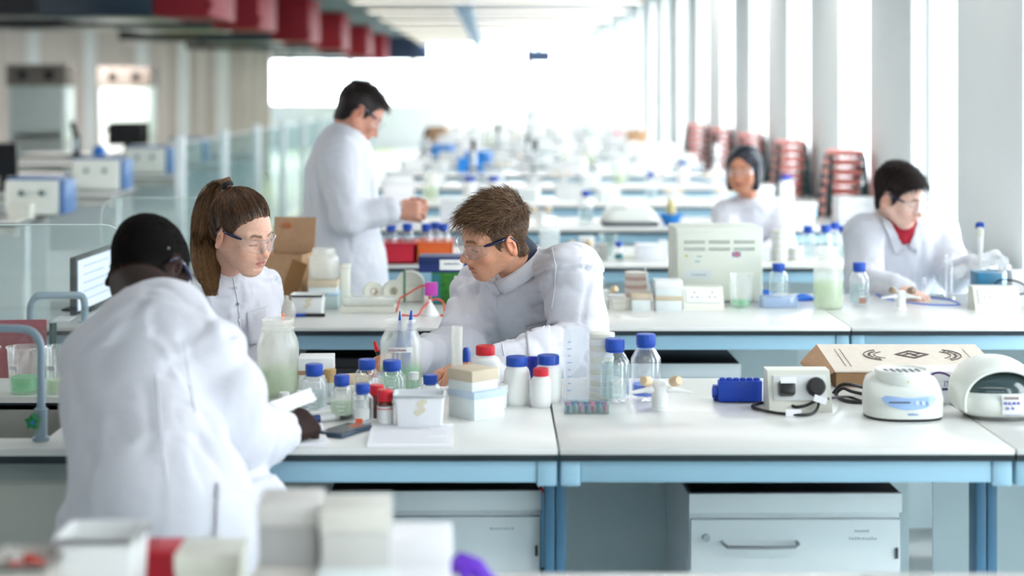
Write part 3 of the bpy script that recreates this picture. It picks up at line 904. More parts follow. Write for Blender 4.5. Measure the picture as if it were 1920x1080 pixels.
petri_stack(B(1127, 744), 11, 0.031, 'white petri dish in the tall stack beside the square clear vessel', 'tall petri stack', M_offw, M_white, h=0.0138)
glass_bottle(B(1153, 752), 0.068, 0.146, 'tall clear blue-capped bottle of water right of the petri stack', liquid=G_water, frac=0.6, glass=G_clear)
glass_bottle(B(1211, 749), 0.070, 0.154, 'tall blue-capped bottle with bright blue liquid in its base', liquid=G_blue, frac=0.24, glass=G_clear)
gas_tap(B(1237, 768), 'white gas tap with beige knobs in front of the blue-liquid bottle', 1.0)
# blue tube rack
t = thing('tube_rack', 'bright blue plastic tube rack standing alone on the bench', 'rack', B(1383, 753), math.radians(-1))
M_rack = mat('rack_blue', (6, 66, 186), rough=0.38, var=0.05)
obj('front_block', MB().box((0.005, 0, 0.026), (0.101, 0.030, 0.048), 0.002), M_rack, t)
obj('step_block', MB().box((-0.002, 0.025, 0.017), (0.104, 0.03, 0.034), 0.002), M_rack, t)
for k in range(6):
    obj('tube_collar', MB().lathe([(0.0035, 0.048), (0.0075, 0.048), (0.0075, 0.054), (0.006, 0.0555), (0.0035, 0.054)], 16, (-0.035 + 0.0158 * k, 0, 0)), M_rack, t)
obj('side_peg', MB().cyl((-0.044, 0.01, 0.02), 0.012, 0.014, 16, axis=(-1, 0, 0)), M_rack, t)
# socket pedestal with plugs
t, c, nrm, R = socket_box(B(1502, 772), 'cream socket pedestal with two black plugs beside the blue rack', w=0.142, h=0.088)
f = obj('plug', MB().box(c + nrm * 0.020 + Vector((-0.032, 0, -0.004)), (0.036, 0.034, 0.034), 0.006, rot=R), M_black, t)
obj('cable_tag', MB().box(c + nrm * 0.038 + Vector((-0.031, 0, 0.010)), (0.036, 0.002, 0.014), rot=R), M_paper, f)
obj('plug', MB().lathe([(0, 0), (0.021, 0), (0.021, 0.018), (0.017, 0.024), (0, 0.025)], 28, c + nrm * 0.004 + Vector((0.035, 0, 0)), axis=nrm), M_black, t)
zb = 0.9045
def bb(px, py, z=zb):
    q = B(px, py, z); return q
c1 = cable([bb(1481, 741, 0.935), bb(1483, 757, 0.915), bb(1492, 763, 0.912), bb(1512, 760, 0.914), bb(1532, 751, 0.925), bb(1534, 762, 0.915), bb(1525, 774), bb(1505, 778), bb(1460, 775), bb(1425, 768), bb(1411, 763), bb(1416, 758), bb(1438, 754)], 0.0035, 'black mains cable looping round the front of the socket pedestal')
obj('cable_tag', MB().box(bb(1487, 777) - Vector(c1.location) + Vector((0, -0.005, 0.004)), (0.034, 0.003, 0.016), rot=Matrix.Rotation(0.15, 3, 'X')), M_paper, c1)
c2 = cable([bb(1536, 752, 0.93), bb(1560, 746, 0.925), bb(1590, 744), bb(1620, 752), bb(1640, 748), bb(1655, 742)], 0.003, 'black cable running from the socket pedestal to the heat block')
obj('cable_tag', MB().box(Vector((0.002, -0.004, 0.004)), (0.030, 0.002, 0.015), rot=Matrix.Rotation(0.3, 3, 'Y')), M_paper, c2)
cable([bb(1562, 738), bb(1577, 722, 0.925), bb(1600, 722, 0.925), bb(1640, 732), bb(1660, 738, 0.91), bb(1640, 742), bb(1600, 735, 0.91), bb(1580, 728, 0.92), bb(1568, 741), bb(1590, 752), bb(1640, 755)], 0.0042, 'tangle of thick black cable in front of the kraft box')
# kraft presentation box: lid raised towards the back
t = thing('cardboard_box', 'flat kraft postal box with printed lid and folded side flap', 'box', B(1568, 726), 0.0)
q00, q10 = P(1568, 696, 4.20), P(1790, 705, 4.20)
bw, bd, bhh = 0.40, 0.24, 0.055
kx0 = Vector((0, 0, 0))
obj('tray', MB().add([(0, 0, 0), (bw, 0, 0), (bw, bd, 0), (0, bd, 0), (0, 0, 0.036), (bw, 0, 0.036), (bw, bd, 0.066), (0, bd, 0.066)],
    [[0, 3, 2, 1], [0, 1, 5, 4], [1, 2, 6, 5], [2, 3, 7, 6], [3, 0, 4, 7], [4, 5, 6, 7]]), M_kraftd, t, smooth=0)
M_kraftp = mat('pale_kraft_print_side', (218, 207, 194), rough=0.85, var=0.06, scale=40)
sl = 0.030 / bd
lid = obj('lid', MB().add([(-0.004, -0.004, 0.0365), (bw + 0.004, -0.004, 0.0365), (bw + 0.004, bd, 0.0665), (-0.004, bd, 0.0665), (-0.004, -0.004, 0.040), (bw + 0.004, -0.004, 0.040), (bw + 0.004, bd, 0.070), (-0.004, bd, 0.070)],
    [[0, 3, 2, 1], [0, 1, 5, 4], [1, 2, 6, 5], [2, 3, 7, 6], [3, 0, 4, 7], [4, 5, 6, 7]]), M_kraftp, t, smooth=0)
flap = MB().add([(-0.004, -0.004, 0.040), (-0.004, bd, 0.070), (-0.055, bd - 0.06, 0.035), (-0.042, 0.04, 0.012), (-0.006, -0.004, 0.036), (-0.006, bd, 0.066), (-0.057, bd - 0.06, 0.031), (-0.044, 0.04, 0.008)],
    [[0, 1, 2, 3], [4, 7, 6, 5], [0, 4, 5, 1], [1, 5, 6, 2], [2, 6, 7, 3], [3, 7, 4, 0]])
obj('side_flap', flap, M_kraft, t, smooth=0)
M_kink = mat('kraft_print_ink', (96, 82, 78), rough=0.8)
tilt = math.atan(sl)
def lidp(x, y):
    x, y = x * 0.87, y * 0.706
    return (x, y, 0.0412 + sl * (y + 0.004))
obj('emblem', MB().add([Vector(lidp(0.25 + dx, 0.20 + dy)) for dx, dy in ((-0.052, 0), (0, -0.052), (0.052, 0), (0, 0.052), (-0.038, 0), (0, -0.038), (0.038, 0), (0, 0.038))], [[0, 1, 5, 4], [1, 2, 6, 5], [2, 3, 7, 6], [3, 0, 4, 7]]), M_kink, lid, smooth=0)
for k, (dx, dy, ln_, an_) in enumerate(((-0.016, 0.0, 0.05, 0.78), (0.0, 0.006, 0.034, -0.78), (0.016, 0.004, 0.04, 0.78), (0.006, -0.014, 0.024, -0.78))):
    ca, sa = math.cos(an_) * ln_ / 2, math.sin(an_) * ln_ / 2
    nx, ny = -math.sin(an_) * 0.004, math.cos(an_) * 0.004
    obj('emblem_stroke', MB().add([lidp(0.25 + dx + a_ * ca + b_ * nx, 0.20 + dy + a_ * sa + b_ * ny) for a_, b_ in ((-1, -1), (1, -1), (1, 1), (-1, 1))], [[0, 1, 2, 3]]), M_kink, lid, smooth=0)
for k, (cx, s) in enumerate(((0.135, 1), (0.365, -1))):
    arc = MB()
    for r_, rr in ((0.075, 0.0012), (0.045, 0.001)):
        arc.tube([lidp(cx + s * 0.05 - s * r_ * math.cos(a), 0.19 + r_ * math.sin(a)) for a in np.linspace(-1.1, 1.1, 14)], rr, 4)
    obj('print_arc', arc, M_kink, lid)
    for j, a in enumerate(np.linspace(-0.9, 0.9, 9)):
        cx_, cy_ = cx + s * 0.05 - s * 0.06 * math.cos(a), 0.19 + 0.06 * math.sin(a)
        obj('print_stroke', MB().add([lidp(cx_ + dx, cy_ + dy) for dx, dy in ((-0.004, -0.005), (0.004 * (1 + j % 2), -0.005), (0.003, 0.006), (-0.003, 0.006))], [[0, 1, 2, 3]]), M_kink, lid, smooth=0)
for x in (0.035, 0.05, 0.41):
    obj('print_line', MB().add([lidp(x, 0.05), lidp(x + 0.002, 0.05), lidp(x + 0.002, 0.27), lidp(x, 0.27)], [[0, 1, 2, 3]]), M_kink, lid, smooth=0)
# white paper-wrapped carton with TECH
t = card_box(B(1776, 757) + Vector((0, 0.045, 0)), 0.10, 0.09, 0.075, 'white carton with purple lettering between the two machines', M_paper, M_paper, 0.3, rz=0.1, name='carton')
obj('print_band', MB().box((0.010, -0.0476, 0.034), (0.055, 0.0012, 0.005)), mat('purple_ink', (74, 62, 130), rough=0.7), t)
lettering('ITECH', 0.017, MATS['purple_ink'], t, (0.010, -0.0480, 0.046))
cable([B(1735, 716, 0.955), B(1752, 700, 0.975), B(1775, 702, 0.972), B(1800, 722, 0.945)], 0.0025, 'purple cable lying over the white carton towards the centrifuge', mat('purple_cable', (82, 40, 110), rough=0.5))
# heat block with round top and blue panel
pm = B(1707, 792)
t = thing('heat_block', 'white dry heat block with blue control panel and round tube top', 'heat block', pm + Vector((0, 0.075, 0)))
M_eq = mat('equipment_white', (232, 235, 228), rough=0.3, var=0.02)
obj('foot', loft([oval_ring(0.084, 0.072, 0.0), oval_ring(0.085, 0.073, 0.006)]), M_black, t, smooth=40)
obj('casing', loft([oval_ring(0.086, 0.074, 0.006), oval_ring(0.087, 0.075, 0.018), oval_ring(0.087, 0.074, 0.045), oval_ring(0.084, 0.068, 0.066, 0.006, 0.16), oval_ring(0.078, 0.060, 0.080, 0.012, 0.18), oval_ring(0.066, 0.050, 0.086, 0.014, 0.18)]), M_eq, t, smooth=60)
tp = obj('block_head', MB().lathe([(0.0, 0.06), (0.048, 0.066), (0.057, 0.088), (0.060, 0.100), (0.059, 0.104), (0.054, 0.105), (0.050, 0.101), (0, 0.100)], 40, (0.0, 0.004, 0)), M_eq, t, smooth=40)
for i in range(6):
    for j in range(3):
        obj('well', MB().cyl((-0.035 + 0.014 * i, -0.014 + 0.016 * j, 0.1), 0.0048, 0.002, 12), mat('grey_well', (120, 122, 128), rough=0.5), tp)
obj('warning_mark', MB().add([(-0.003, -0.0555, 0.083), (0.003, -0.0555, 0.083), (0, -0.0562, 0.089)], [[0, 1, 2]]), mat('warning_yellow', (214, 200, 110), rough=0.6), t)
M_bpan = mat('blue_control_panel', (160, 192, 236), rough=0.3)
pts = []
pn = MB()
n = 16
v = []
for i in range(n + 1):
    u = i / n * 2 - 1
    x = 0.060 * u
    hh = 0.0125 * (1 - abs(u) ** 4) ** 0.5 + 0.0005
    sag = -0.010 * (1 - u * u)
    yy = -0.0755 * (1 - (abs(x) / 0.087) ** 2.5) ** (1 / 2.5) - 0.0012
    v += [(x, yy, 0.046 + sag - hh + 0.004), (x, yy + 0.002, 0.046 + sag + hh + 0.004)]
pn.add(v, [[2 * i, 2 * i + 2, 2 * i + 3, 2 * i + 1] for i in range(n)])
pan = obj('control_panel', pn, M_bpan, t, smooth=60)
obj('display', MB().box((-0.024, -0.0775, 0.0435), (0.046, 0.002, 0.0025)), M_ink, pan)
for k in range(3):
    obj('button', MB().box((0.014 + 0.014 * k, -0.0765, 0.042), (0.008, 0.002, 0.009), 0.0008), mat('pale_button', (206, 222, 244), rough=0.4), pan)
print_marks(t, (0.006, -0.0762, 0.018), 0.022, 0.006, mat('pale_blue_print', (140, 170, 214), rough=0.5), 6)
# domed mini centrifuge
pm = B(1888, 792)
t = thing('mini_centrifuge', 'white domed mini centrifuge with dark smoked visor at the bench edge', 'centrifuge', pm + Vector((0, 0.075, 0)))
obj('foot', loft([oval_ring(0.070, 0.065, 0.0), oval_ring(0.078, 0.070, 0.010)]), mat('chrome_foot', (150, 152, 150), rough=0.25, metal=0.6), t, smooth=40)
obj('base_shell', loft([oval_ring(0.080, 0.072, 0.010), oval_ring(0.089, 0.080, 0.020), oval_ring(0.090, 0.081, 0.034), oval_ring(0.086, 0.077, 0.052, 0, 0.06), oval_ring(0.072, 0.064, 0.066, 0, 0.06), oval_ring(0.05, 0.045, 0.073, 0, 0.06), oval_ring(0.02, 0.02, 0.076, 0, 0.06)]), M_eq, t, smooth=60)
obj('smoked_visor', loft([oval_ring(0.078, 0.070, 0.056, 0.004, 0.1), oval_ring(0.080, 0.071, 0.075, 0.006, 0.1), oval_ring(0.070, 0.062, 0.094, 0.008, 0.1), oval_ring(0.04, 0.036, 0.106, 0.01, 0.1)]), mat('smoked_visor', (60, 78, 80), rough=0.12, coat=0.6), t, smooth=60)
# lid: dome with the front cut back in an arch
dm = MB()
nu, nv = 36, 10
v = []
for j in range(nv + 1):
    for i in range(nu + 1):
        u = -PI * 1.12 / 2 * 1.0 + PI * 1.12 * i / nu         # angle round the arch, side to side
        th = j / nv                                            # front edge to back
        y = -0.058 + 0.135 * th
        sh = math.sqrt(max(0.05, 1 - ((y - 0.01) / 0.092) ** 2))
        x = 0.091 * math.sin(u) * (0.75 + 0.25 * sh)
        z = 0.036 + 0.083 * max(0, math.cos(u)) ** 0.9 * (0.55 + 0.45 * sh) + 0.012 * th - (0.012 if abs(u) > 1.5 else 0)
        v.append((x, y, z))
dm.add(v, [[j * (nu + 1) + i, j * (nu + 1) + i + 1, (j + 1) * (nu + 1) + i + 1, (j + 1) * (nu + 1) + i] for j in range(nv) for i in range(nu)])
ld = obj('dome_lid', dm, M_eq, t, smooth=60)
so = ld.modifiers.new('thickness', 'SOLIDIFY'); so.thickness = 0.006; so.offset = 1
pl = obj('keypad', MB().box((0.008, -0.0815, 0.040), (0.042, 0.002, 0.044), 0.001, rot=Matrix.Rotation(-0.12, 3, 'X')), mat('keypad_white', (240, 242, 240), rough=0.4), t)
obj('display', MB().box((0.008, -0.0826, 0.054), (0.032, 0.001, 0.006), rot=Matrix.Rotation(-0.12, 3, 'X')), mat('grey_display', (150, 136, 136), rough=0.3), pl)
M_btnp = mat('violet_button', (124, 122, 196), rough=0.5)
for k in range(4):
    obj('button', MB().cyl((-0.006 + 0.0095 * k, -0.0834, 0.043), 0.0034, 0.002, 12, axis=(0, -1, 0.1)), M_btnp, pl)
for k in range(2):
    obj('button', MB().cyl((-0.001 + 0.0115 * k, -0.0845, 0.032), 0.003, 0.002, 12, axis=(0, -1, 0.1)), M_btnp, pl)
lettering('eppendorf', 0.0085, M_btnp, pl, (0.010, -0.0846, 0.020), (PI / 2 - 0.1, 0, 0))
# papers, notebook, phone, markers
def sheet(pxs, label, name='paper_sheet', cat='paper', th=0.002, m=None, lines=0, z=0.9002):
    q = [on_bench(x, y, z) for x, y in pxs]
    c = sum(q, Vector()) / 4
    t = thing(name, label, cat, c)
    lo = [p_ - c for p_ in q]
    up = [p_ + Vector((0, 0, th)) for p_ in lo]
    s = obj('sheet', MB().add([*lo, *up], [[3, 2, 1, 0], [4, 5, 6, 7], [0, 1, 5, 4], [1, 2, 6, 5], [2, 3, 7, 6], [3, 0, 4, 7]]), m or M_paper, t, smooth=0)
    for k in range(lines):
        a = up[0].lerp(up[3], (k + 1) / (lines + 1)); b = up[1].lerp(up[2], (k + 1) / (lines + 1))
        a2, b2 = a.lerp(b, 0.06), a.lerp(b, 0.92 - 0.2 * (k % 3 == 2))
        d_ = (up[3] - up[0]) * (0.22 / (lines + 1)); e = Vector((0, 0, 0.0003))
        obj('print_line', MB().add([a2 + e, b2 + e, b2 + d_ + e, a2 + d_ + e], [[0, 1, 2, 3]]), mat('pale_print', (214, 216, 224), rough=0.8), s, smooth=0)
    return t
sheet([(688, 838), (848, 838), (850, 798), (697, 797)], 'printed white sheets at the bench edge in front of the tub', th=0.004, lines=7)
sheet([(500, 838), (616, 836), (604, 798), (520, 799)], 'white notepad under the hand of the man seen from behind', 'notepad', 'notepad', th=0.006, lines=0)
sheet([(690, 733), (850, 733), (838, 712), (700, 712)], 'open notebook page the seated man writes on', 'notebook', 'notebook', th=0.006, lines=4)
pp = on_bench(647, 812)
t = thing('mobile_phone', 'dark mobile phone lying on the bench between notepad and sheets', 'phone', pp, math.radians(-28))
obj('body', MB().box((0, 0, 0.0055), (0.062, 0.118, 0.010), 0.003, seg=3), mat('phone_dark_blue', (40, 62, 84), rough=0.3), t)
s = obj('screen', MB().box((0, 0, 0.0108), (0.057, 0.110, 0.0006)), mat('phone_screen', (34, 38, 56), rough=0.12), t)
obj('screen_icon', MB().box((0.006, 0.03, 0.0113), (0.024, 0.03, 0.0004)), mat('icon_orange', (190, 92, 62), rough=0.4), s)
for i, (x, y, L, r, lab, cm, rz_) in enumerate(((606, 791, 0.088, 0.0085, 'white marker with navy cap lying towards the bottles', mat('navy_plastic', (18, 54, 110), rough=0.4), math.radians(215)),
                                               (596, 783, 0.060, 0.0075, 'stubby white marker behind the navy-capped one', M_white, math.radians(30)))):
    marker_pen(B(x, y), L, r, lab, M_white, cm, rz_)
marker_pen(B(650, 786), 0.04, 0.006, 'short black clip lying next to the markers', M_black, M_black, math.radians(50))

# ================================================================== sink end: taps, beakers, screens
M_tapgrey = mat('tap_grey_enamel', (150, 172, 186), rough=0.3, var=0.02)
p0 = B(77, 826)
t = thing('swan_neck_tap', 'grey enamel swan-neck tap with green star handle on the sink', 'tap', p0)
obj('base_flange', MB().cyl((0, 0, 0), 0.018, 0.008, 28, bev=0.001), M_tapgrey, t)
obj('column', MB().lathe([(0, 0.008), (0.0125, 0.008), (0.0125, 0.062), (0.0135, 0.064), (0.0135, 0.066), (0.009, 0.068), (0, 0.068)], 28), M_tapgrey, t)
path = [(0, 0, 0.066), (0, 0, 0.15), (0, 0, 0.185), (-0.004, 0, 0.206), (-0.015, 0, 0.222), (-0.032, 0, 0.230), (-0.07, 0.0, 0.232), (-0.15, 0.01, 0.230), (-0.17, 0.012, 0.222), (-0.178, 0.012, 0.2), (-0.178, 0.012, 0.18)]
obj('swan_neck', MB().tube(smooth_path(path, 5), 0.0085, 14), M_tapgrey, t, smooth=60)
M_green = mat('green_handle', (18, 134, 66), rough=0.3, coat=0.3)
star = []
for k in range(10):
    a = 2 * PI * k / 10 + 0.3
    r_ = 0.0175 if k % 2 == 0 else 0.0105
    star.append((r_ * math.cos(a), r_ * math.sin(a)))
hb = MB(); hb.M = Matrix.Translation((-0.010, -0.014, 0.042)) @ Matrix.Rotation(PI / 2, 4, 'X') @ Matrix.Rotation(-0.35, 4, 'Y')
hb.prism(star, 0.0, 0.012)
h = obj('star_handle', hb, M_green, t, smooth=0)
hb = MB(); hb.M = Matrix.Translation((-0.010, -0.0265, 0.042)) @ Matrix.Rotation(PI / 2, 4, 'X')
hb.cyl((0, 0, 0), 0.005, 0.0015, 16)
obj('blue_index', hb, mat('index_blue', (60, 130, 200), rough=0.4), h)
beaker(B(47, 737), 0.043, 0.112, 'clear plastic beaker of mint green liquid behind the sink', G_green2, 0.36, G_frost if False else glassy('clear_polypropylene', rgb=(244, 246, 242), body=0.16, edge=0.25, rough=0.15, tlu=0.5), tape=True, taper=0.84)
beaker(B(117, 737), 0.043, 0.112, 'clear plastic beaker partly hidden by the white sleeve at the sink', G_green, 0.3, MATS['clear_polypropylene'], tape=True, taper=0.84)
beaker(B(-38, 737), 0.043, 0.112, 'clear plastic beaker cut off at the left edge behind the sink', None, 0.3, MATS['clear_polypropylene'], taper=0.84)
p0 = P(57, 612, 5.44); p0.z = 0.90
t = thing('bench_rail', 'grey tubular rail at the corner of the bench with the screen', 'rail', p0)
obj('tube', MB().tube(smooth_path([(0, 0, 0), (0, 0, 0.045), (0.004, 0, 0.066), (0.016, 0, 0.082), (0.034, 0, 0.088), (0.12, 0.03, 0.086), (0.15, 0.04, 0.08), (0.158, 0.043, 0.05), (0.158, 0.043, 0)], 6), 0.0115, 14), M_tapgrey, t, smooth=60)
obj('flange', MB().cyl((0, 0, 0), 0.02, 0.005, 24), M_tapgrey, t)
obj('flange', MB().cyl((0.158, 0.043, 0), 0.02, 0.005, 24), M_tapgrey, t)
# desktop screen seen edge on
pL = P(140, 535, 5.62); pL.z = 0.90
ang = math.radians(87)
t = thing('computer_screen', 'small black-framed screen turned edge on behind the man seen from behind', 'screen', pL, ang)
obj('casing', MB().box((0.20, 0, 0.098), (0.44, 0.022, 0.185), 0.004), M_black, t)
s = obj('display', MB().box((0.20, -0.0125, 0.098), (0.41, 0.002, 0.16)), mat('lit_display', (206, 216, 236), rough=0.3, emit=0.55), t)
for k in range(5):
    obj('display_text_line', MB().box((0.20 - 0.03 * (k % 2), -0.0142, 0.155 - 0.027 * k), (0.30 - 0.06 * (k % 2), 0.0008, 0.005)), mat('display_text', (178, 190, 212), rough=0.5, emit=0.3), s)
obj('stand_foot', MB().box((0.20, 0.03, 0.004), (0.16, 0.10, 0.008), 0.002), M_black, t)
sheet([(95, 604), (128, 604), (150, 588), (118, 588)], 'white papers on the bench end beside the screen', lines=2)
# red stool seat glimpsed beyond the sink
# clear acrylic screens with rounded corners
def acrylic(x0, x1, y, ztop, label, zb=0.90, rc=0.055):
    t = thing('acrylic_screen', label, 'screen', ((x0 + x1) / 2, y, zb))
    hw, h = (x1 - x0) / 2, ztop - zb
    pts = [(-hw, 0.0), (hw, 0.0)]
    for a in np.linspace(0, PI / 2, 6): pts.append((hw - rc + rc * math.cos(a), h - rc + rc * math.sin(a)))
    for a in np.linspace(PI / 2, PI, 6): pts.append((-hw + rc + rc * math.cos(a), h - rc + rc * math.sin(a)))
    mb = MB(); mb.M = Matrix.Rotation(PI / 2, 4, 'X')
    mb.prism(pts, -0.002, 0.002)
    obj('sheet', mb, G_acryl, t, smooth=0)
    edge = MB().tube([(x, 0, z) for x, z in pts[1:]] + [(pts[0][0], 0, 0)], 0.0022, 5)
    obj('polished_edge', edge, mat('acrylic_edge', (222, 236, 232), rough=0.15, emit=0.0), t)
    for sx in (-hw + 0.06, hw - 0.06):
        obj('clamp', MB().box((sx, 0, 0.012), (0.03, 0.03, 0.024), 0.003), M_metal, t)
acrylic(-1.375, -0.80, 6.17, 1.245, 'clear acrylic screen with rounded corner on the bench with the computer screen')
acrylic(-1.72, -0.90, 4.31, 1.295, 'clear acrylic screen along the back of the sink unit')
# ================================================================== things on the second bench
def b2(px, py): return on_bench(px, py)
# kraft carton with raised back flap
pc = P(538, 543, 5.98); pc.z = 0.90
t = thing('cardboard_carton', 'open kraft carton with tall raised flap and orange print', 'box', pc, math.radians(-12))
w, d, h = 0.150, 0.14, 0.17
mb = MB()
mb.box((0, 0, 0.003), (w, d, 0.006)); mb.box((0, -d / 2, h * 0.5), (w, 0.004, h)); mb.box((0, d / 2, h * 0.5), (w, 0.004, h))
mb.box((-w / 2, 0, h / 2), (0.004, d, h)); mb.box((w / 2, 0, h / 2), (0.004, d, h))
obj('carton_body', mb, M_kraft, t, smooth=0)
fl = obj('back_flap', MB().add([(-w / 2, d / 2, h), (w / 2, d / 2, h), (w / 2, d / 2 + 0.02, h + 0.115), (-w / 2, d / 2 + 0.02, h + 0.115), (-w / 2, d / 2 + 0.004, h), (w / 2, d / 2 + 0.004, h), (w / 2, d / 2 + 0.024, h + 0.115), (-w / 2, d / 2 + 0.024, h + 0.115)], [[0, 1, 2, 3], [4, 7, 6, 5], [0, 4, 5, 1], [1, 5, 6, 2], [2, 6, 7, 3], [3, 7, 4, 0]]), M_kraft, t, smooth=0)
lettering('X8', 0.030, mat('orange_print', (214, 112, 60), rough=0.8), fl, (-0.03, d / 2 + 0.012, h + 0.085), (PI / 2 - 0.17, 0, 0), thick=0.001)
obj('side_flap', MB().box((w / 2 + 0.035, 0.01, h * 0.62), (0.07, 0.004, h * 0.66), rot=Matrix.Rotation(0.25, 3, 'Z')), M_kraftp, t, smooth=0)
mkp = MB().box((w / 2 - 0.03, -d / 2 - 0.003, h * 0.45), (0.055, 0.002, h * 0.9), rot=Matrix.Rotation(0.35, 3, 'Y'))
obj('packing_tape', mkp, mat('brown_tape', (150, 108, 66), rough=0.35), t, smooth=0)
# white jar on freezer boxes
q = P(607, 575, 5.86); q.z = 0.90
card_box(q, 0.100, 0.10, 0.052, 'pale green freezer box under the white tan-banded box', mat('pale_green_card', (188, 208, 206), rough=0.7), mat('pale_blue_lid', (172, 200, 218), rough=0.7), 0.2)
card_box(q + Vector((0, 0, 0.052)), 0.094, 0.094, 0.040, 'white box with tan lid carrying the translucent jar', M_freez, M_freezt, 0.5)
wide_jar(q + Vector((0, 0, 0.092)), 0.100, 0.105, 'empty translucent jar standing on the stacked freezer boxes', None, 0.3)
q = P(578, 587, 5.66); q.z = 0.90
tub(q, 0.105, 0.08, 0.068, 'white open tub with slanted label in front of the freezer boxes', sticker=True)
card_box(P(647, 0, 5.95) * Vector((1, 1, 0)) + Vector((0, 0, 0.9)), 0.028, 0.08, 0.135, 'tall narrow white carton beside the translucent jar', M_offw, M_offw, 0.1, name='carton')
# clear wash bulb with orange cap
q = P(536, 600, 5.46); q.z = 0.90
t = thing('wash_bulb', 'clear round-bottomed bottle with bright orange cap by the white sleeve', 'bottle', q)
obj('bulb', MB().lathe([(0, 0), (0.02, 0.002), (0.030, 0.02), (0.031, 0.04), (0.024, 0.062), (0.010, 0.074), (0.008, 0.086), (0, 0.086)], 28), G_frost, t, smooth=60)
obj('orange_cap', MB().cyl((-0.012, -0.034, 0.0), 0.0115, 0.034, 20, bev=0.001), mat('orange_plastic', (250, 122, 70), rough=0.4), t)
marker_pen(B(580, 594), 0.10, 0.0055, 'blue and black marker lying at the front of the second bench', M_black, mat('marker_blue', (24, 74, 168), rough=0.4), math.radians(183))
# gel tray and tape dispensers
q = P(693, 585, 5.75); q.z = 0.90
t = thing('gel_tray', 'long low cream gel tray in front of the white tape rolls', 'tray', q)
obj('base', MB().box((0, 0, 0.010), (0.182, 0.10, 0.020), 0.003), M_offw, t)
obj('lid', MB().box((0, 0, 0.034), (0.166, 0.09, 0.028), 0.003), glassy('clear_lid', rgb=(232, 236, 226), body=0.35, edge=0.3), t)
M_tan = mat('tan_core', (196, 176, 140), rough=0.7)
for k, (x, yy, r_) in enumerate(((700, 6.02, 0.034), (737, 6.02, 0.036))):
    q = P(x, 0, yy); q.z = 0.90
    t = thing('tape_roll', ['white tape roll with tan core, next to the gel tray end', 'white tape roll with tan core, next to the white domed box'][k], 'tape', q)
    ring = MB().lathe([(0.014, -0.012), (r_, -0.012), (r_, 0.012), (0.014, 0.012), (0.014, -0.012)], 32, (0, 0, r_), axis=(0.25, -1, 0.0))
    obj('tape', ring, M_offw, t)
    obj('core', MB().lathe([(0.009, -0.011), (0.0145, -0.011), (0.0145, 0.011), (0.009, 0.011), (0.009, -0.011)], 24, (0, 0, r_), axis=(0.25, -1, 0.0)), M_tan, t)
q = P(768, 0, 6.05); q.z = 0.90
t = thing('domed_box', 'white domed instrument box with green strap', 'box', q)
obj('body', MB().box((0, 0, 0.028), (0.10, 0.07, 0.056), 0.004), M_offw, t)
arc = [(-0.05, 0.0)] + [(0.05 * math.cos(a), 0.05 * math.sin(a) * 0.9) for a in np.linspace(PI, 0, 12)][1:]
mb = MB(); mb.M = Matrix.Translation((0, 0.035, 0.056)) @ Matrix.Rotation(PI / 2, 4, 'X')
mb.prism([p_ for p_ in arc][::-1], 0.0, 0.07)
obj('dome', mb, M_offw, t)
obj('strap', MB().box((-0.016, -0.0, 0.052), (0.007, 0.074, 0.105), 0.002), mat('green_strap', (24, 128, 74), rough=0.5), t)
# electrophoresis clamp: pink block, red leads, white flask
q = P(806, 587, 5.64); q.z = 0.90
t = thing('wash_flask', 'small white conical flask under the pink clip block', 'flask', q)
obj('cone', MB().lathe([(0, 0), (0.028, 0), (0.029, 0.004), (0.012, 0.034), (0.006, 0.044), (0.006, 0.052), (0, 0.052)], 28), M_white, t)
obj('stem', MB().cyl((0, 0, 0.05), 0.0035, 0.016, 12), M_redcap, t)
obj('clip_block', MB().box((0.004, 0, 0.086), (0.040, 0.024, 0.042), 0.002), mat('magenta_plastic', (196, 66, 176), rough=0.45), t)
M_redlead = mat('red_lead', (226, 78, 58), rough=0.5)
q2 = q
cable([q + Vector((0.0, -0.012, 0.098)), q + Vector((-0.03, 0, 0.094)), q + Vector((-0.08, 0.05, 0.06)), q + Vector((-0.10, 0.06, 0.045)), q + Vector((-0.11, 0.06, 0.004))], 0.003, 'red lead running from the pink block to the white domed box', M_redlead)
cable([q + Vector((0.05, 0.0, 0.004)), q + Vector((0.04, 0.0, 0.045)), q + Vector((0.012, 0, 0.052)), q + Vector((-0.02, -0.01, 0.03)), q + Vector((-0.04, -0.02, 0.004)), q + Vector((-0.09, -0.01, 0.004))], 0.003, 'red lead arching over the small white flask', M_redlead)
cable([q + Vector((0.035, -0.02, 0.004)), q + Vector((0.07, -0.025, 0.004)), q + Vector((0.12, -0.02, 0.004))], 0.004, 'short red lead lying right of the white flask', M_redlead)
# green and navy boxes, trays
q = P(846, 566, 6.0); q.z = 0.90
t = card_box(q, 0.125, 0.12, 0.108, 'leafy green printed carton under the navy box', mat('green_print', (40, 118, 32), rough=0.6, var=0.5, scale=60), mat('green_print_top', (52, 128, 40), rough=0.6, var=0.4, scale=60), 0.15, name='carton')
obj('teal_side', MB().box((-0.05, -0.0625, 0.052), (0.03, 0.003, 0.1)), mat('teal_print', (34, 110, 118), rough=0.6), t)
obj('white_sticker', MB().box((0.035, -0.0635, 0.085), (0.045, 0.002, 0.02)), M_label, t)
t = card_box(q + Vector((-0.012, 0, 0.108)), 0.190, 0.13, 0.052, 'navy blue flat box with white label on the green carton', mat('navy_card', (24, 48, 112), rough=0.5), mat('navy_card2', (20, 44, 100), rough=0.5), 0.5, name='carton')
l = obj('label', MB().box((0.015, -0.0678, 0.026), (0.08, 0.002, 0.034)), M_label, t)
print_marks(l, (0.015, -0.069, 0.03), 0.05, 0.006, M_ink, 9)
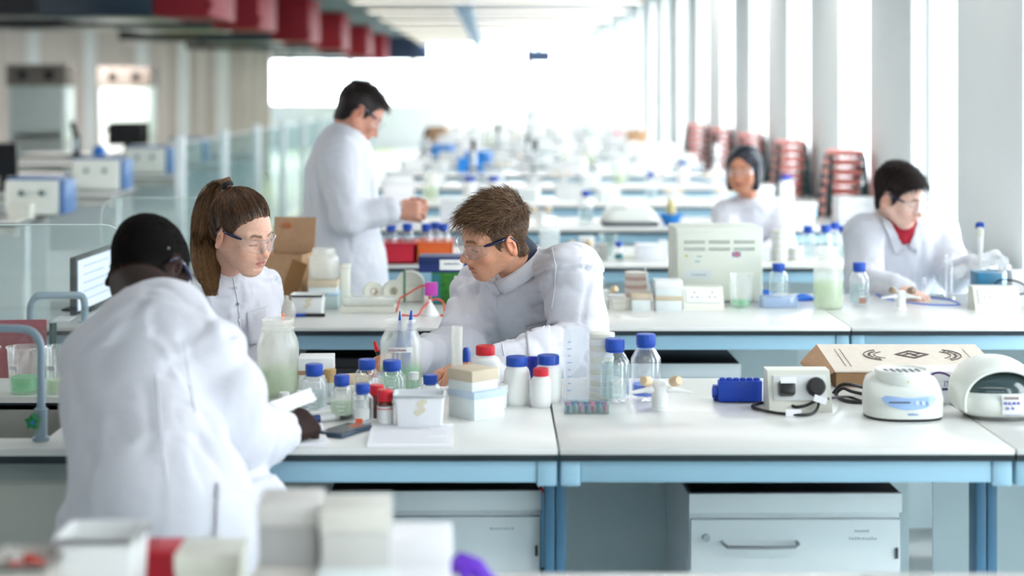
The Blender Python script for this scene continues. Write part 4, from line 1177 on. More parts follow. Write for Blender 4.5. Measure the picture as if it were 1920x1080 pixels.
def tray_box(q, w, d, h, m, label, name='bottle_tray'):
    t = thing(name, label, 'tray', q)
    mb = MB()
    mb.box((0, 0, 0.004), (w, d, 0.008))
    for sx in (-1, 1):
        mb.box((sx * (w / 2 - 0.003), 0, h / 2), (0.006, d, h)); mb.box((0, sx * (d / 2 - 0.003), h / 2), (w, 0.006, h))
    obj('tray_walls', mb, m, t, smooth=0)
    for sx in (-1, 1):
        obj('rim', MB().box((0, sx * (d / 2), h - 0.004), (w + 0.008, 0.010, 0.008), 0.002), m, t)
    return t
qr = P(750, 0, 7.40); qr.z = 0.90
tray_box(qr + Vector((0.0, 0, 0)), 0.135, 0.22, 0.088, mat('red_tray', (206, 16, 48), rough=0.4), 'crimson plastic bottle tray beside the standing man')
qo = P(816, 0, 7.42); qo.z = 0.90
tray_box(qo + Vector((0, 0, 0.0)), 0.150, 0.22, 0.090, mat('orange_tray', (232, 104, 36), rough=0.4), 'orange plastic bottle tray right of the crimson one')
for k, (qq, dx, dy) in enumerate(((qr, -0.035, -0.05), (qr, 0.032, -0.02), (qo, -0.036, -0.05), (qo, 0.036, -0.05), (qo, 0.0, 0.03))):
    glass_bottle(qq + Vector((dx, dy, 0.008)), 0.062, 0.155, ['blue-capped bottle in the crimson tray nearest the white coat', 'blue-capped bottle in the crimson tray beside the orange tray', 'blue-capped bottle in the orange tray beside the crimson tray', 'blue-capped bottle in the orange tray nearest the seated man', 'blue-capped bottle at the back of the orange tray'][k], liquid=G_water, frac=0.4, grad=False)
# right of the seated man
q = P(1114, 545, 6.05); q.z = 0.90
glass_bottle(q, 0.075, 0.118, 'clear blue-capped bottle half hidden behind the seated man shoulder', liquid=G_water, frac=0.4)
gas_tap(B(1133, 578), 'white gas tap with beige knobs beside the seated man shoulder', 0.95)
petri_stack(B(1193, 556), 6, 0.041, 'pink-tinted petri dish in the low stack of brown agar plates', 'agar plate stack', mat('agar_pink', (206, 176, 166), rough=0.35), mat('agar_lid', (232, 224, 216), rough=0.35), h=0.0145)
card_box(B(1166, 579), 0.066, 0.06, 0.034, 'small white box with dark knob nearest the gas tap', M_offw, M_offw, 0.4, name='carton')
card_box(B(1201, 581), 0.062, 0.06, 0.056, 'tan-lidded freezer box in front of the agar plates', M_freez, M_freezt, 0.35)
pb = B(1252, 581)
card_box(pb, 0.086, 0.08, 0.050, 'lower freezer box of the pair beside the socket pedestal', M_freez, M_freezt, 0.3)
card_box(pb + Vector((0, 0, 0.050)), 0.086, 0.08, 0.050, 'upper freezer box of the pair beside the socket pedestal', M_freez, M_white, 0.5)
t = thing('glass_rod', 'white spatula leaning on the freezer boxes', 'spatula', B(1222, 565))
obj('shaft', MB().tube([(0, 0, 0), (-0.012, 0.01, 0.06), (-0.022, 0.015, 0.115)], [0.005, 0.004, 0.002], 8), M_white, t)
# power supply
q = P(1340, 566, 6.07); q.z = 0.90
t = thing('power_supply', 'large cream power supply cabinet with slotted vents and flag sticker', 'power supply', q, math.radians(1.5))
w, h, d = 0.298, 0.252, 0.20
M_psu = mat('psu_cream', (216, 220, 208), rough=0.45, var=0.02)
obj('casing', MB().box((0, 0, h / 2 + 0.006), (w, d, h), 0.006), M_psu, t)
fp = obj('front_panel', MB().box((0, -d / 2 - 0.002, h / 2), (w - 0.012, 0.006, h - 0.02), 0.002), M_psu, t)
M_slot = mat('vent_slot', (150, 156, 150), rough=0.6)
for gx in (-0.085, 0.0, 0.085):
    for gz in (0.208, 0.184):
        for k in range(12):
            obj('vent_slot', MB().box((gx - 0.033 + 0.006 * k, -d / 2 - 0.0056, gz), (0.003, 0.001, 0.012)), M_slot, fp)
uj = MB()
obj('flag_sticker', MB().box((0.058, -d / 2 - 0.0056, 0.166), (0.028, 0.001, 0.018)), mat('flag_blue', (60, 70, 140), rough=0.5), fp)
mb = MB().box((0.058, -d / 2 - 0.0064, 0.166), (0.028, 0.0006, 0.0036)); mb.box((0.058, -d / 2 - 0.0064, 0.166), (0.0036, 0.0006, 0.018))
fs = obj('flag_cross', mb, mat('flag_red', (206, 60, 84), rough=0.5), fp, smooth=0)
for a in (0.57, -0.57):
    obj('flag_diagonal', MB().box((0.058, -d / 2 - 0.0061, 0.166), (0.030, 0.0004, 0.002), rot=Matrix.Rotation(a, 3, 'Y')), M_paper, fp, smooth=0)
obj('hazard_triangle', MB().add([(-0.118, -d / 2 - 0.0058, 0.158), (-0.106, -d / 2 - 0.0058, 0.158), (-0.112, -d / 2 - 0.0058, 0.169)], [[0, 1, 2]]), mat('hazard_yellow', (200, 180, 90), rough=0.6), fp, smooth=0)
print_marks(fp, (-0.068, -d / 2 - 0.0058, 0.160), 0.018, 0.006, mat('green_grey_ink', (150, 172, 164), rough=0.6), 5)
print_marks(fp, (-0.074, -d / 2 - 0.0058, 0.143), 0.018, 0.007, mat('cyan_ink', (130, 176, 186), rough=0.6), 4)
l = obj('paper_notice', MB().box((-0.075, -d / 2 - 0.0056, 0.098), (0.09, 0.001, 0.03), 0.0), mat('notice_pale', (206, 214, 214), rough=0.6), fp)
print_marks(l, (-0.07, -d / 2 - 0.0066, 0.098), 0.05, 0.007, mat('notice_ink', (150, 158, 170), rough=0.6), 7)
socket_box(B(1320, 581), 'empty cream socket pedestal in front of the power supply', w=0.134, h=0.072)
q = B(1389, 576)
beaker(q, 0.037, 0.112, 'clear beaker with mint green liquid in front of the power supply', G_green2, 0.22, MATS['clear_polypropylene'], taper=0.92)
# tray with bottle
q = B(1463, 578)
t = thing('slide_tray', 'low clear blue-tinted box under the blue-capped bottle', 'box', q + Vector((0, 0.04, 0)))
obj('box', MB().box((0, 0, 0.018), (0.118, 0.08, 0.036), 0.003), glassy('blue_tint_plastic', rgb=(196, 216, 238), body=0.5, edge=0.3, tint=(210, 226, 246)), t)
obj('insert', MB().box((0.0, 0, 0.010), (0.09, 0.06, 0.014)), mat('pale_blue_insert', (150, 180, 216), rough=0.5), t)
glass_bottle(q + Vector((0.002, 0.045, 0.036)), 0.064, 0.108, 'clear blue-capped bottle standing on the blue-tinted box', liquid=G_water, frac=0.4)
M_glv = mat('blue_nitrile', (30, 104, 206), rough=0.5)
def glove(q, label, rz):
    t = thing('nitrile_glove', label, 'glove', q, rz)
    mb = MB()
    mb.tube([(-0.03, 0, 0.006), (0, 0, 0.010), (0.025, 0.0, 0.008)], [0.012, 0.016, 0.012], 10)
    obj('cuff_and_palm', mb, M_glv, t, smooth=60)
    for k in range(4):
        obj('finger', MB().tube([(0.02, -0.012 + 0.008 * k, 0.007), (0.045, -0.016 + 0.011 * k, 0.008), (0.065, -0.018 + 0.012 * k, 0.005)], [0.006, 0.005, 0.004], 8), M_glv, t, smooth=60)
glove(B(1505, 564), 'crumpled blue nitrile glove right of the blue-tinted box', 0.3)
glove(B(1437, 556), 'crumpled blue nitrile glove left behind the blue-tinted box', 2.6)
wide_jar(B(1553, 579), 0.098, 0.206, 'tall wide-mouth jar of pale green liquid on the second bench', G_green, 0.45, neck=0.68)
bq = glass_bottle(B(1611, 574), 0.064, 0.147, 'clear blue-capped bottle with brown label right of the tall jar', liquid=G_water, frac=0.5)
obj('brown_label', MB().box((0.004, -0.0325, 0.022), (0.024, 0.001, 0.02)), mat('brown_label', (168, 128, 118), rough=0.6), bq)
gas_tap(B(1688, 580), 'white gas tap with brown knobs inside the blue cable loop', 0.95, knob=mat('brown_knob', (150, 132, 110), rough=0.5))
M_bcab = mat('bright_blue_cable', (26, 92, 214), rough=0.45)
cable([B(1640, 549), B(1650, 556), B(1672, 563), B(1705, 568), B(1745, 572), B(1790, 573), B(1799, 570), B(1780, 563), B(1745, 559)], 0.0035, 'bright blue cable looped flat on the bench before the red-shirted man', M_bcab)
def cylinder_glass(q, r, h, label):
    t = thing('measuring_cylinder', label, 'cylinder', q)
    obj('tube', MB().lathe([(0, 0.008), (r, 0.008), (r, h - 0.004), (r * 1.2, h), (r * 0.85, h - 0.003), (r * 0.85, 0.012), (0, 0.012)], 24), G_clear, t)
    obj('foot', MB().lathe([(0, 0), (r * 2, 0), (r * 1.8, 0.005), (r, 0.010), (0, 0.010)], 6), G_dark, t)
    for k in range(6):
        obj('graduation', MB().box((0, -r - 0.0004, 0.03 + (h - 0.05) * k / 6), (0.007, 0.0006, 0.0012)), M_ink, t)
cylinder_glass(B(1779, 560), 0.011, 0.150, 'tall thin glass measuring cylinder in front of the gloved hand')
cylinder_glass(B(1733, 558), 0.006, 0.070, 'short thin glass tube on a foot before the red-shirted man')
t = thing('conical_flask', 'clear conical flask of water beside the measuring cylinder', 'flask', B(1757, 556))
obj('cone', MB().lathe([(0, 0), (0.028, 0), (0.030, 0.004), (0.010, 0.05), (0.009, 0.07), (0.011, 0.072)], 28), G_dark, t)
sheet([(1640, 545), (1720, 547), (1715, 530), (1652, 530)], 'white papers on the bench under the red-shirted man arm', lines=2)
# blue block, black cables, right socket
q = P(1849, 560, 5.95); q.z = 0.90
t = thing('blue_instrument', 'teal blue block instrument under the gloved hand', 'instrument', q)
obj('casing', MB().box((0, 0, 0.056), (0.084, 0.10, 0.108), 0.004), mat('teal_blue_case', (28, 112, 150), rough=0.4), t)
obj('foot', MB().box((0, 0, 0.004), (0.07, 0.08, 0.008)), M_black, t)
for k, dz in enumerate((0.0, 0.02)):
    cable([q + Vector((0.0, -0.052, 0.05 + dz)), q + Vector((0.02, -0.09, 0.09 - dz)), q + Vector((0.08, -0.10, 0.085 - dz * 2)), q + Vector((0.13, -0.09, 0.05)), q + Vector((0.16, -0.09, 0.005))], 0.003, ['black cable arching highest from the teal blue block', 'lower black cable from the teal blue block'][k])
socket_box(B(1872, 582), 'cream socket pedestal at the right edge of the second bench', w=0.15, h=0.075)
card_box(P(1915, 0, 5.9) * Vector((1, 1, 0)) + Vector((0, 0, 0.9)), 0.08, 0.06, 0.12, 'tall white carton cut off at the right edge', M_paper, M_paper, 0.1, name='carton')

# ================================================================== nearest bench: out-of-focus boxes
def fg(px, Y): 
    q = P(px, 0, Y); q.z = 0.90; return q
tub(fg(193, 2.42), 0.108, 0.10, 0.122, 'tall white open tub at the bottom left, out of focus', taper=0.92)
t = tub(fg(52, 2.35), 0.082, 0.10, 0.105, 'pale open tray of red-topped vials in the bottom left corner', m=mat('pale_grey_tray', (196, 192, 184), rough=0.5), taper=0.85)
M_redv = mat('red_vial', (210, 70, 52), rough=0.5)
for k, (dx, dy, mm) in enumerate(((-0.012, -0.02, M_redv), (0.018, -0.01, M_redv), (0.026, 0.015, M_white), (0.0, 0.012, M_redv), (-0.02, 0.02, M_white))):
    tt = thing('sample_vial', ['red vial at the front of the pale open tray', 'red vial standing highest in the pale open tray', 'white vial leaning at the rim of the pale open tray', 'red vial in the middle of the pale open tray', 'white vial at the back of the pale open tray'][k], 'vial', fg(52, 2.35) + Vector((dx, dy, 0.004)), 0, 'vials in the pale tray')
    obj('tube', MB().cyl((0, 0, 0), 0.007, 0.082 + 0.008 * (k % 3), 14), mm, tt)
    obj('cap', MB().cyl((0, 0, 0.08), 0.009, 0.018, 14), mm, tt)
card_box(fg(398, 2.50), 0.088, 0.09, 0.080, 'cream lidded box below the white coat, out of focus', M_offw, M_offw, 0.35, name='carton')
q = fg(546, 2.42)
card_box(q, 0.086, 0.09, 0.082, 'grey freezer box at the bottom of the nearest stack', mat('grey_card', (186, 184, 178), rough=0.7), mat('grey_card2', (206, 202, 196), rough=0.7), 0.4)
card_box(q + Vector((0, 0, 0.082)), 0.080, 0.085, 0.088, 'grey freezer box with white lid on top of the nearest stack', mat('grey_card3', (176, 176, 174), rough=0.7), mat('lid_card', (214, 212, 208), rough=0.7), 0.36)
q = fg(668, 2.40)
card_box(q, 0.095, 0.10, 0.088, 'white freezer box at the bottom right of the nearest stacks', M_freez, M_freez, 0.35, rz=0.05)
card_box(q + Vector((0, 0, 0.088)), 0.092, 0.095, 0.078, 'off-white freezer box topmost beside the grey stack', mat('offwhite_card', (206, 206, 202), rough=0.7), mat('offwhite_lid', (224, 222, 214), rough=0.7), 0.4, rz=0.05)
card_box(fg(790, 2.40), 0.078, 0.08, 0.128, 'plain white box right of the nearest stacks, out of focus', M_paper, M_paper, 0.3, name='carton')
q = fg(880, 2.50)
t = thing('purple_glove', 'crumpled purple nitrile glove on the nearest bench', 'glove', q)
M_pur = mat('purple_nitrile', (104, 44, 196), rough=0.45)
obj('cuff_and_palm', MB().tube([(-0.03, 0, 0.045), (-0.012, 0, 0.058), (0.01, -0.005, 0.050), (0.03, -0.01, 0.03)], [0.009, 0.014, 0.014, 0.010], 10), M_pur, t, smooth=60)
for k in range(4):
    obj('finger', MB().tube([(0.025, -0.018 + 0.010 * k, 0.035), (0.042, -0.022 + 0.013 * k, 0.02), (0.052, -0.024 + 0.014 * k, 0.005)], [0.007, 0.006, 0.005], 8), M_pur, t, smooth=60)
obj('glove_thumb', MB().tube([(-0.01, -0.010, 0.05), (0.0, -0.03, 0.03), (0.01, -0.04, 0.006)], [0.008, 0.007, 0.006], 8), M_pur, t, smooth=60)
tub(fg(862, 2.46) + Vector((0.025, -0.12, 0)), 0.10, 0.08, 0.06, 'low white tub in front of the purple glove, out of focus')

card_box(fg(303, 2.58), 0.058, 0.07, 0.062, 'red plastic lidded box between the tall tub and the cream box', mat('red_box_plastic', (196, 26, 50), rough=0.45), MATS['red_box_plastic'], 0.3, name='plastic_box')
# ================================================================== people: signed-distance sculpting
class Field:
    def __init__(s, lo, hi, h):
        s.h = h
        s.lo = np.array(lo, float) - 3 * h
        n = np.ceil((np.array(hi, float) - s.lo) / h).astype(int) + 4
        s.n = n
        s.d = np.full(n, 1.0, np.float32)
    def _win(s, lo, hi, m):
        a = np.clip(np.floor((np.array(lo) - m - s.lo) / s.h).astype(int), 0, s.n)
        b = np.clip(np.ceil((np.array(hi) + m - s.lo) / s.h).astype(int) + 1, 0, s.n)
        if np.any(b <= a):
            return None
        ax = [(s.lo[i] + s.h * np.arange(a[i], b[i])).astype(np.float32) for i in range(3)]
        g = (ax[0][:, None, None], ax[1][None, :, None], ax[2][None, None, :])
        return (slice(a[0], b[0]), slice(a[1], b[1]), slice(a[2], b[2])), g
    def put(s, lo, hi, fn, k=0.0, op='+'):
        w = s._win(lo, hi, k + 3 * s.h)
        if w is None:
            return s
        sl, g = w
        e = fn(*g).astype(np.float32)
        d = s.d[sl]
        if op == '+':
            if k > 0:
                hh = np.maximum(k - np.abs(d - e), 0) / k
                s.d[sl] = np.minimum(d, e) - hh * hh * k * 0.25
            else:
                s.d[sl] = np.minimum(d, e)
        else:
            e = -e
            if k > 0:
                hh = np.maximum(k - np.abs(d - e), 0) / k
                s.d[sl] = np.maximum(d, e) + hh * hh * k * 0.25
            else:
                s.d[sl] = np.maximum(d, e)
        return s
    def ell(s, c, r, k=0.0, op='+', R=None):
        c = np.array(c, float); r = np.array(r, float) * np.ones(3)
        R = np.eye(3) if R is None else np.array(R)
        ext = np.sqrt(((R * r[None, :]) ** 2).sum(1))
        def fn(x, y, z):
            p = [x - c[0], y - c[1], z - c[2]]
            q = [sum(R[j, i] * p[j] for j in range(3)) for i in range(3)]
            k0 = np.sqrt(sum((q[i] / r[i]) ** 2 for i in range(3))) + 1e-6
            k1 = np.sqrt(sum((q[i] / r[i] ** 2) ** 2 for i in range(3))) + 1e-6
            return k0 * (k0 - 1) / k1
        return s.put(c - ext, c + ext, fn, k, op)
    def cone(s, a, b, ra, rb, k=0.0, op='+', n=None, f=1.0):
        """tapered capsule; n, f: squash its section to f of its radius along direction n"""
        a = np.array(a, float); b = np.array(b, float)
        ba = b - a; L2 = max(float(ba @ ba), 1e-9)
        R = max(ra, rb)
        if n is not None:
            n = np.array(n, float); n = n / np.linalg.norm(n); g = 1.0 / f - 1.0
        def fn(x, y, z):
            px, py, pz = x - a[0], y - a[1], z - a[2]
            t = np.clip((px * ba[0] + py * ba[1] + pz * ba[2]) / L2, 0, 1)
            qx, qy, qz = px - t * ba[0], py - t * ba[1], pz - t * ba[2]
            if n is not None:
                dn = (qx * n[0] + qy * n[1] + qz * n[2]) * g
                l = np.sqrt((qx + dn * n[0]) ** 2 + (qy + dn * n[1]) ** 2 + (qz + dn * n[2]) ** 2)
                return (l - (ra + t * (rb - ra))) * (f if f < 1 else 1.0)
            return np.sqrt(qx * qx + qy * qy + qz * qz) - (ra + t * (rb - ra))
        m = R * max(1.0, f)
        return s.put(np.minimum(a, b) - m, np.maximum(a, b) + m, fn, k, op)
    def chain(s, pts, rad, k=0.0, op='+', n=None, f=1.0):
        for i in range(len(pts) - 1):
            s.cone(pts[i], pts[i + 1], rad[i], rad[i + 1], k, op, n, f)
        return s
    def mesh(s):
        """naive surface nets -> verts (n,3), quads (m,4)"""
        d = s.d
        sg = d < 0
        c = np.zeros(tuple(np.array(d.shape) - 1), np.int8)
        offs = [(i, j, k) for i in (0, 1) for j in (0, 1) for k in (0, 1)]
        sh = c.shape
        for o in offs:
            c += sg[o[0]:o[0] + sh[0], o[1]:o[1] + sh[1], o[2]:o[2] + sh[2]]
        act = np.argwhere((c > 0) & (c < 8))
        idx = np.full(sh, -1, np.int64)
        idx[act[:, 0], act[:, 1], act[:, 2]] = np.arange(len(act))
        acc = np.zeros((len(act), 3)); cnt = np.zeros(len(act))
        val = {o: d[act[:, 0] + o[0], act[:, 1] + o[1], act[:, 2] + o[2]] for o in offs}
        for o in offs:
            for ax in range(3):
                if o[ax] == 0:
                    o2 = list(o); o2[ax] = 1; o2 = tuple(o2)
                    a, b = val[o], val[o2]
                    m = (a < 0) != (b < 0)
                    t = np.where(m, a / np.where(m, a - b, 1), 0)
                    p = np.tile(np.array(o, float), (len(act), 1)); p[:, ax] = t
                    acc[m] += p[m]; cnt[m] += 1
        v = s.lo + s.h * (act + acc / cnt[:, None])
        fs = []
        for ax in range(3):
            u, w = [(1, 2), (2, 0), (0, 1)][ax]
            a = [slice(None)] * 3; b = [slice(None)] * 3
            a[ax] = slice(0, -1); b[ax] = slice(1, None)
            for q in (u, w):
                a[q] = slice(1, -1); b[q] = slice(1, -1)
            A, Bm = sg[tuple(a)], sg[tuple(b)]
            e = np.argwhere(A != Bm)
            if len(e) == 0: continue
            flip = A[e[:, 0], e[:, 1], e[:, 2]]
            e = e.copy(); e[:, u] += 1; e[:, w] += 1
            def cell(du, dw):
                q = e.copy(); q[:, u] += du; q[:, w] += dw
                return idx[q[:, 0], q[:, 1], q[:, 2]]
            q = np.stack([cell(-1, -1), cell(0, -1), cell(0, 0), cell(-1, 0)], 1)
            q[~flip] = q[~flip][:, ::-1]
            fs.append(q)
        return v, np.concatenate(fs)

def vnormals(v, f):
    n = np.zeros_like(v)
    fn = np.cross(v[f[:, 2]] - v[f[:, 0]], v[f[:, 3]] - v[f[:, 1]])
    for i in range(4):
        np.add.at(n, f[:, i], fn)
    return n / (np.linalg.norm(n, axis=1, keepdims=True) + 1e-12)

def relax(v, f, it=1, w=0.5):
    for _ in range(it):
        s_ = np.zeros_like(v); c = np.zeros(len(v))
        for i in range(4):
            for j in (1, 3):
                np.add.at(s_, f[:, i], v[f[:, (i + j) % 4]]); np.add.at(c, f[:, i], 1)
        v = v * (1 - w) + w * s_ / np.maximum(c, 1)[:, None]
    return v

_tab = np.random.RandomState(3).rand(4096).astype(np.float32) * 2 - 1
def vnoise(p):
    i = np.floor(p).astype(np.int64); t = p - i; t = t * t * (3 - 2 * t)
    out = 0
    for a in (0, 1):
        for b in (0, 1):
            for c in (0, 1):
                hsh = ((i[:, 0] + a) * 73856093 ^ (i[:, 1] + b) * 19349663 ^ (i[:, 2] + c) * 83492791) & 4095
                w = (t[:, 0] if a else 1 - t[:, 0]) * (t[:, 1] if b else 1 - t[:, 1]) * (t[:, 2] if c else 1 - t[:, 2])
                out = out + _tab[hsh] * w
    return out

def np_mesh(name, v, f, m, col=None, smooth=True):
    me = bpy.data.meshes.new(name)
    f = np.asarray(f)
    if f.ndim == 2:
        n, k = f.shape
        me.vertices.add(len(v)); me.vertices.foreach_set('co', np.asarray(v, np.float32).ravel())
        me.loops.add(n * k); me.loops.foreach_set('vertex_index', f.astype(np.int32).ravel())
        me.polygons.add(n); me.polygons.foreach_set('loop_start', np.arange(0, n * k, k, dtype=np.int32))
    me.update(calc_edges=True)
    me.validate()
    for q in (m if isinstance(m, (list, tuple)) else [m]):
        me.materials.append(q)
    if smooth:
        me.polygons.foreach_set('use_smooth', np.ones(len(me.polygons), bool))
    if col is not None:
        at = me.color_attributes.new('Col', 'FLOAT_COLOR', 'POINT')
        c4 = np.ones((len(v), 4), np.float32); c4[:, :3] = col
        at.data.foreach_set('color', c4.ravel())
    me.update()
    return me

def npv(v): return np.array(v, float)

def head_frame(yaw, pitch, roll):
    """rotation taking head space (x right hand side, y forward, z up) to the world.
    yaw: compass direction of the face in the xy plane (degrees, 0 = +X, 90 = +Y); pitch: downwards; roll: towards its right"""
    a, p, r = map(math.radians, (yaw, pitch, roll))
    f = np.array([math.cos(a) * math.cos(p), math.sin(a) * math.cos(p), -math.sin(p)])
    rt0 = np.array([math.sin(a), -math.cos(a), 0.0])
    up0 = np.cross(rt0, f)
    rt = rt0 * math.cos(r) - up0 * math.sin(r)
    up = rt0 * math.sin(r) + up0 * math.cos(r)
    return np.stack([rt, f, up], 1)

def head_field(neck_local, h=0.003, fem=False, wide=1.0, detail=True):
    nb_ = npv(neck_local)
    F = Field(np.minimum((-0.10, -0.13, -0.14), nb_ - 0.08), np.maximum((0.10, 0.155, 0.165), nb_ + 0.08), h)
    j = 0.92 if fem else 1.0
    F.ell((0, -0.010, 0.045 + (0.006 if fem else 0)), (0.074 * wide, 0.095, 0.082 + (0.010 if fem else 0)))
    F.ell((0, 0.040, 0.018), (0.062 * wide, 0.055, 0.082), 0.03)
    F.ell((0, 0.046, -0.050), (0.047 * j, 0.044, 0.046), 0.03)
    F.ell((0, 0.078, -0.084), (0.020 * j, 0.018, 0.017), 0.025)
    for s in (-1, 1):
        F.cone((s * (0.050 if fem else 0.056), 0.008, -0.034 + (0.006 if fem else 0)), (s * 0.026 * j, 0.068, -0.080), 0.016, 0.014, 0.035)
        if fem: F.ell((s * 0.036, 0.060, -0.036), (0.026, 0.028, 0.028), 0.03)
        F.ell((s * 0.043, 0.066, -0.014), (0.024, 0.022, 0.020), 0.02)
        F.cone((s * 0.012, 0.091 - (0.003 if fem else 0), 0.036), (s * 0.046, 0.072, 0.036), 0.009, 0.008, 0.015)
        F.ell((s * 0.032, 0.100, 0.014), (0.019, 0.014, 0.0115), 0.012, '-')
        F.ell((s * 0.032, 0.0735, 0.014), (0.0165, 0.0155, 0.0135), 0.003)
        if detail:
            # upper lid fold and lower lid
            F.cone((s * 0.019, 0.0865, 0.013), (s * 0.045, 0.0795, 0.012), 0.0032, 0.003, 0.004)
            F.cone((s * 0.020, 0.0845, 0.006), (s * 0.044, 0.078, 0.007), 0.003, 0.003, 0.005)
    nl = 0.92 if fem else 1.0
    F.cone((0, 0.090, 0.026), (0, 0.113 * (1 if not fem else 0.985), -0.018), 0.0075, 0.0095 * nl, 0.012)
    F.ell((0, 0.1165, -0.021), (0.0105 * nl, 0.011, 0.0095 * nl), 0.008)
    for s in (-1, 1):
        F.ell((s * 0.0115 * nl, 0.104, -0.026), (0.0075, 0.0095, 0.0075), 0.006)
    F.ell((0, 0.083, -0.046), (0.031, 0.020, 0.025), 0.02)
    # lips
    F.chain([(-0.022, 0.090, -0.0475), (-0.008, 0.1015, -0.044), (0, 0.1015, -0.045), (0.008, 0.1015, -0.044), (0.022, 0.090, -0.0475)], [0.003, 0.0045, 0.0042, 0.0045, 0.003], 0.005)
    F.chain([(-0.019, 0.090, -0.0515), (0, 0.1005, -0.055), (0.019, 0.090, -0.0515)], [0.003, 0.0055, 0.003], 0.005)
    if detail:
        F.chain([(-0.024, 0.0925, -0.049), (0, 0.1065, -0.049), (0.024, 0.0925, -0.049)], [0.0012, 0.0016, 0.0012], 0.003, '-')
        F.ell((0, 0.095, -0.067), (0.018, 0.006, 0.004), 0.008, '-')
    # ears
    for s in (-1, 1):
        R = np.array(Matrix.Rotation(s * -0.42, 3, 'Z') @ Matrix.Rotation(-0.18, 3, 'X'))
        c = npv((s * 0.078 * wide, -0.012, 0.004))
        F.ell(c, (0.0065, 0.0185, 0.0315), 0.006, R=R)
        F.ell(c + R @ npv((s * 0.0085, 0.003, 0.003)), (0.0085, 0.0120, 0.0205), 0.003, '-', R=R)
        F.ell(c + R @ npv((s * 0.003, 0.001, -0.029)), (0.005, 0.009, 0.009), 0.005, R=R)
        F.chain([c + R @ npv((s * 0.005, 0.006, 0.017)), c + R @ npv((s * 0.006, -0.005, 0.010)), c + R @ npv((s * 0.005, -0.006, -0.012)), c + R @ npv((s * 0.004, 0.004, -0.019))], [0.0024, 0.0026, 0.0026, 0.0022], 0.003)
        F.ell(c + R @ npv((s * 0.002, 0.013, -0.004)), (0.004, 0.004, 0.006), 0.003, R=R)
    nb = npv(neck_local)
    top = npv((0, -0.018, -0.035))
    rn = 0.047 if fem else 0.056
    F.cone(top, nb, rn, rn * 1.06, 0.035)
    return F

def skin_colours(v, base, lipc, browc, red=0.5, shave=0.0):
    """vertex colours in head space: lips, brows, lash line, warmer nose, ears and cheeks"""
    base = npv(lin(base)); lipc = npv(lin(lipc)); browc = npv(lin(browc))
    c = np.tile(base, (len(v), 1))
    x, y, z = v[:, 0], v[:, 1], v[:, 2]
    ax = np.abs(x)
    def mix(mask, colr):
        m = np.clip(mask, 0, 1)[:, None]
        c[:] = c * (1 - m) + colr * m
    g = lambda cx, cy, cz, r: np.exp(-(((ax - cx) ** 2 + (y - cy) ** 2 + (z - cz) ** 2) / r ** 2))
    warm = base * npv((1.06, 0.70, 0.62))
    mix(red * 0.75 * g(0, 0.118, -0.022, 0.018), warm)
    mix(red * 0.65 * g(0.045, 0.07, -0.02, 0.028), warm)
    mix(red * np.clip((ax - 0.070) / 0.012, 0, 1) * (np.abs(z) < 0.045) * (y < 0.02), warm)
    if shave:
        m = (y > 0.0) * np.clip((-0.03 - z) / 0.02, 0, 1) * np.clip((0.12 - ax) / 0.02, 0, 1) * (z > -0.125)
        mix(shave * m, base * npv((0.62, 0.60, 0.62)))
    lipm = (y > 0.086) * (ax < 0.023) * np.clip(1.35 - np.abs((z + 0.049) / (0.0105 * np.clip(1 - (ax / 0.026) ** 2, 0.1, 1))), 0, 1)
    mix(lipm * 0.85, lipc)
    mix((y > 0.085) * (ax < 0.024) * (np.abs(z + 0.049) < 0.0014) * 0.6, lipc * 0.35)
    bz = 0.0375 + 0.004 * np.clip((ax - 0.015) / 0.02, 0, 1) - 0.006 * np.clip((ax - 0.04) / 0.01, 0, 1)
    mix((y > 0.06) * np.clip(1.5 - np.abs(z - bz) / 0.0042, 0, 1) * np.clip((ax - 0.010) / 0.004, 0, 1) * np.clip((0.052 - ax) / 0.006, 0, 1) * 0.8, browc)
    mix((y > 0.068) * np.clip(1.4 - np.abs(z - 0.0085) / 0.0022, 0, 1) * (ax > 0.018) * (ax < 0.047) * 0.8, browc * 0.7)
    return c

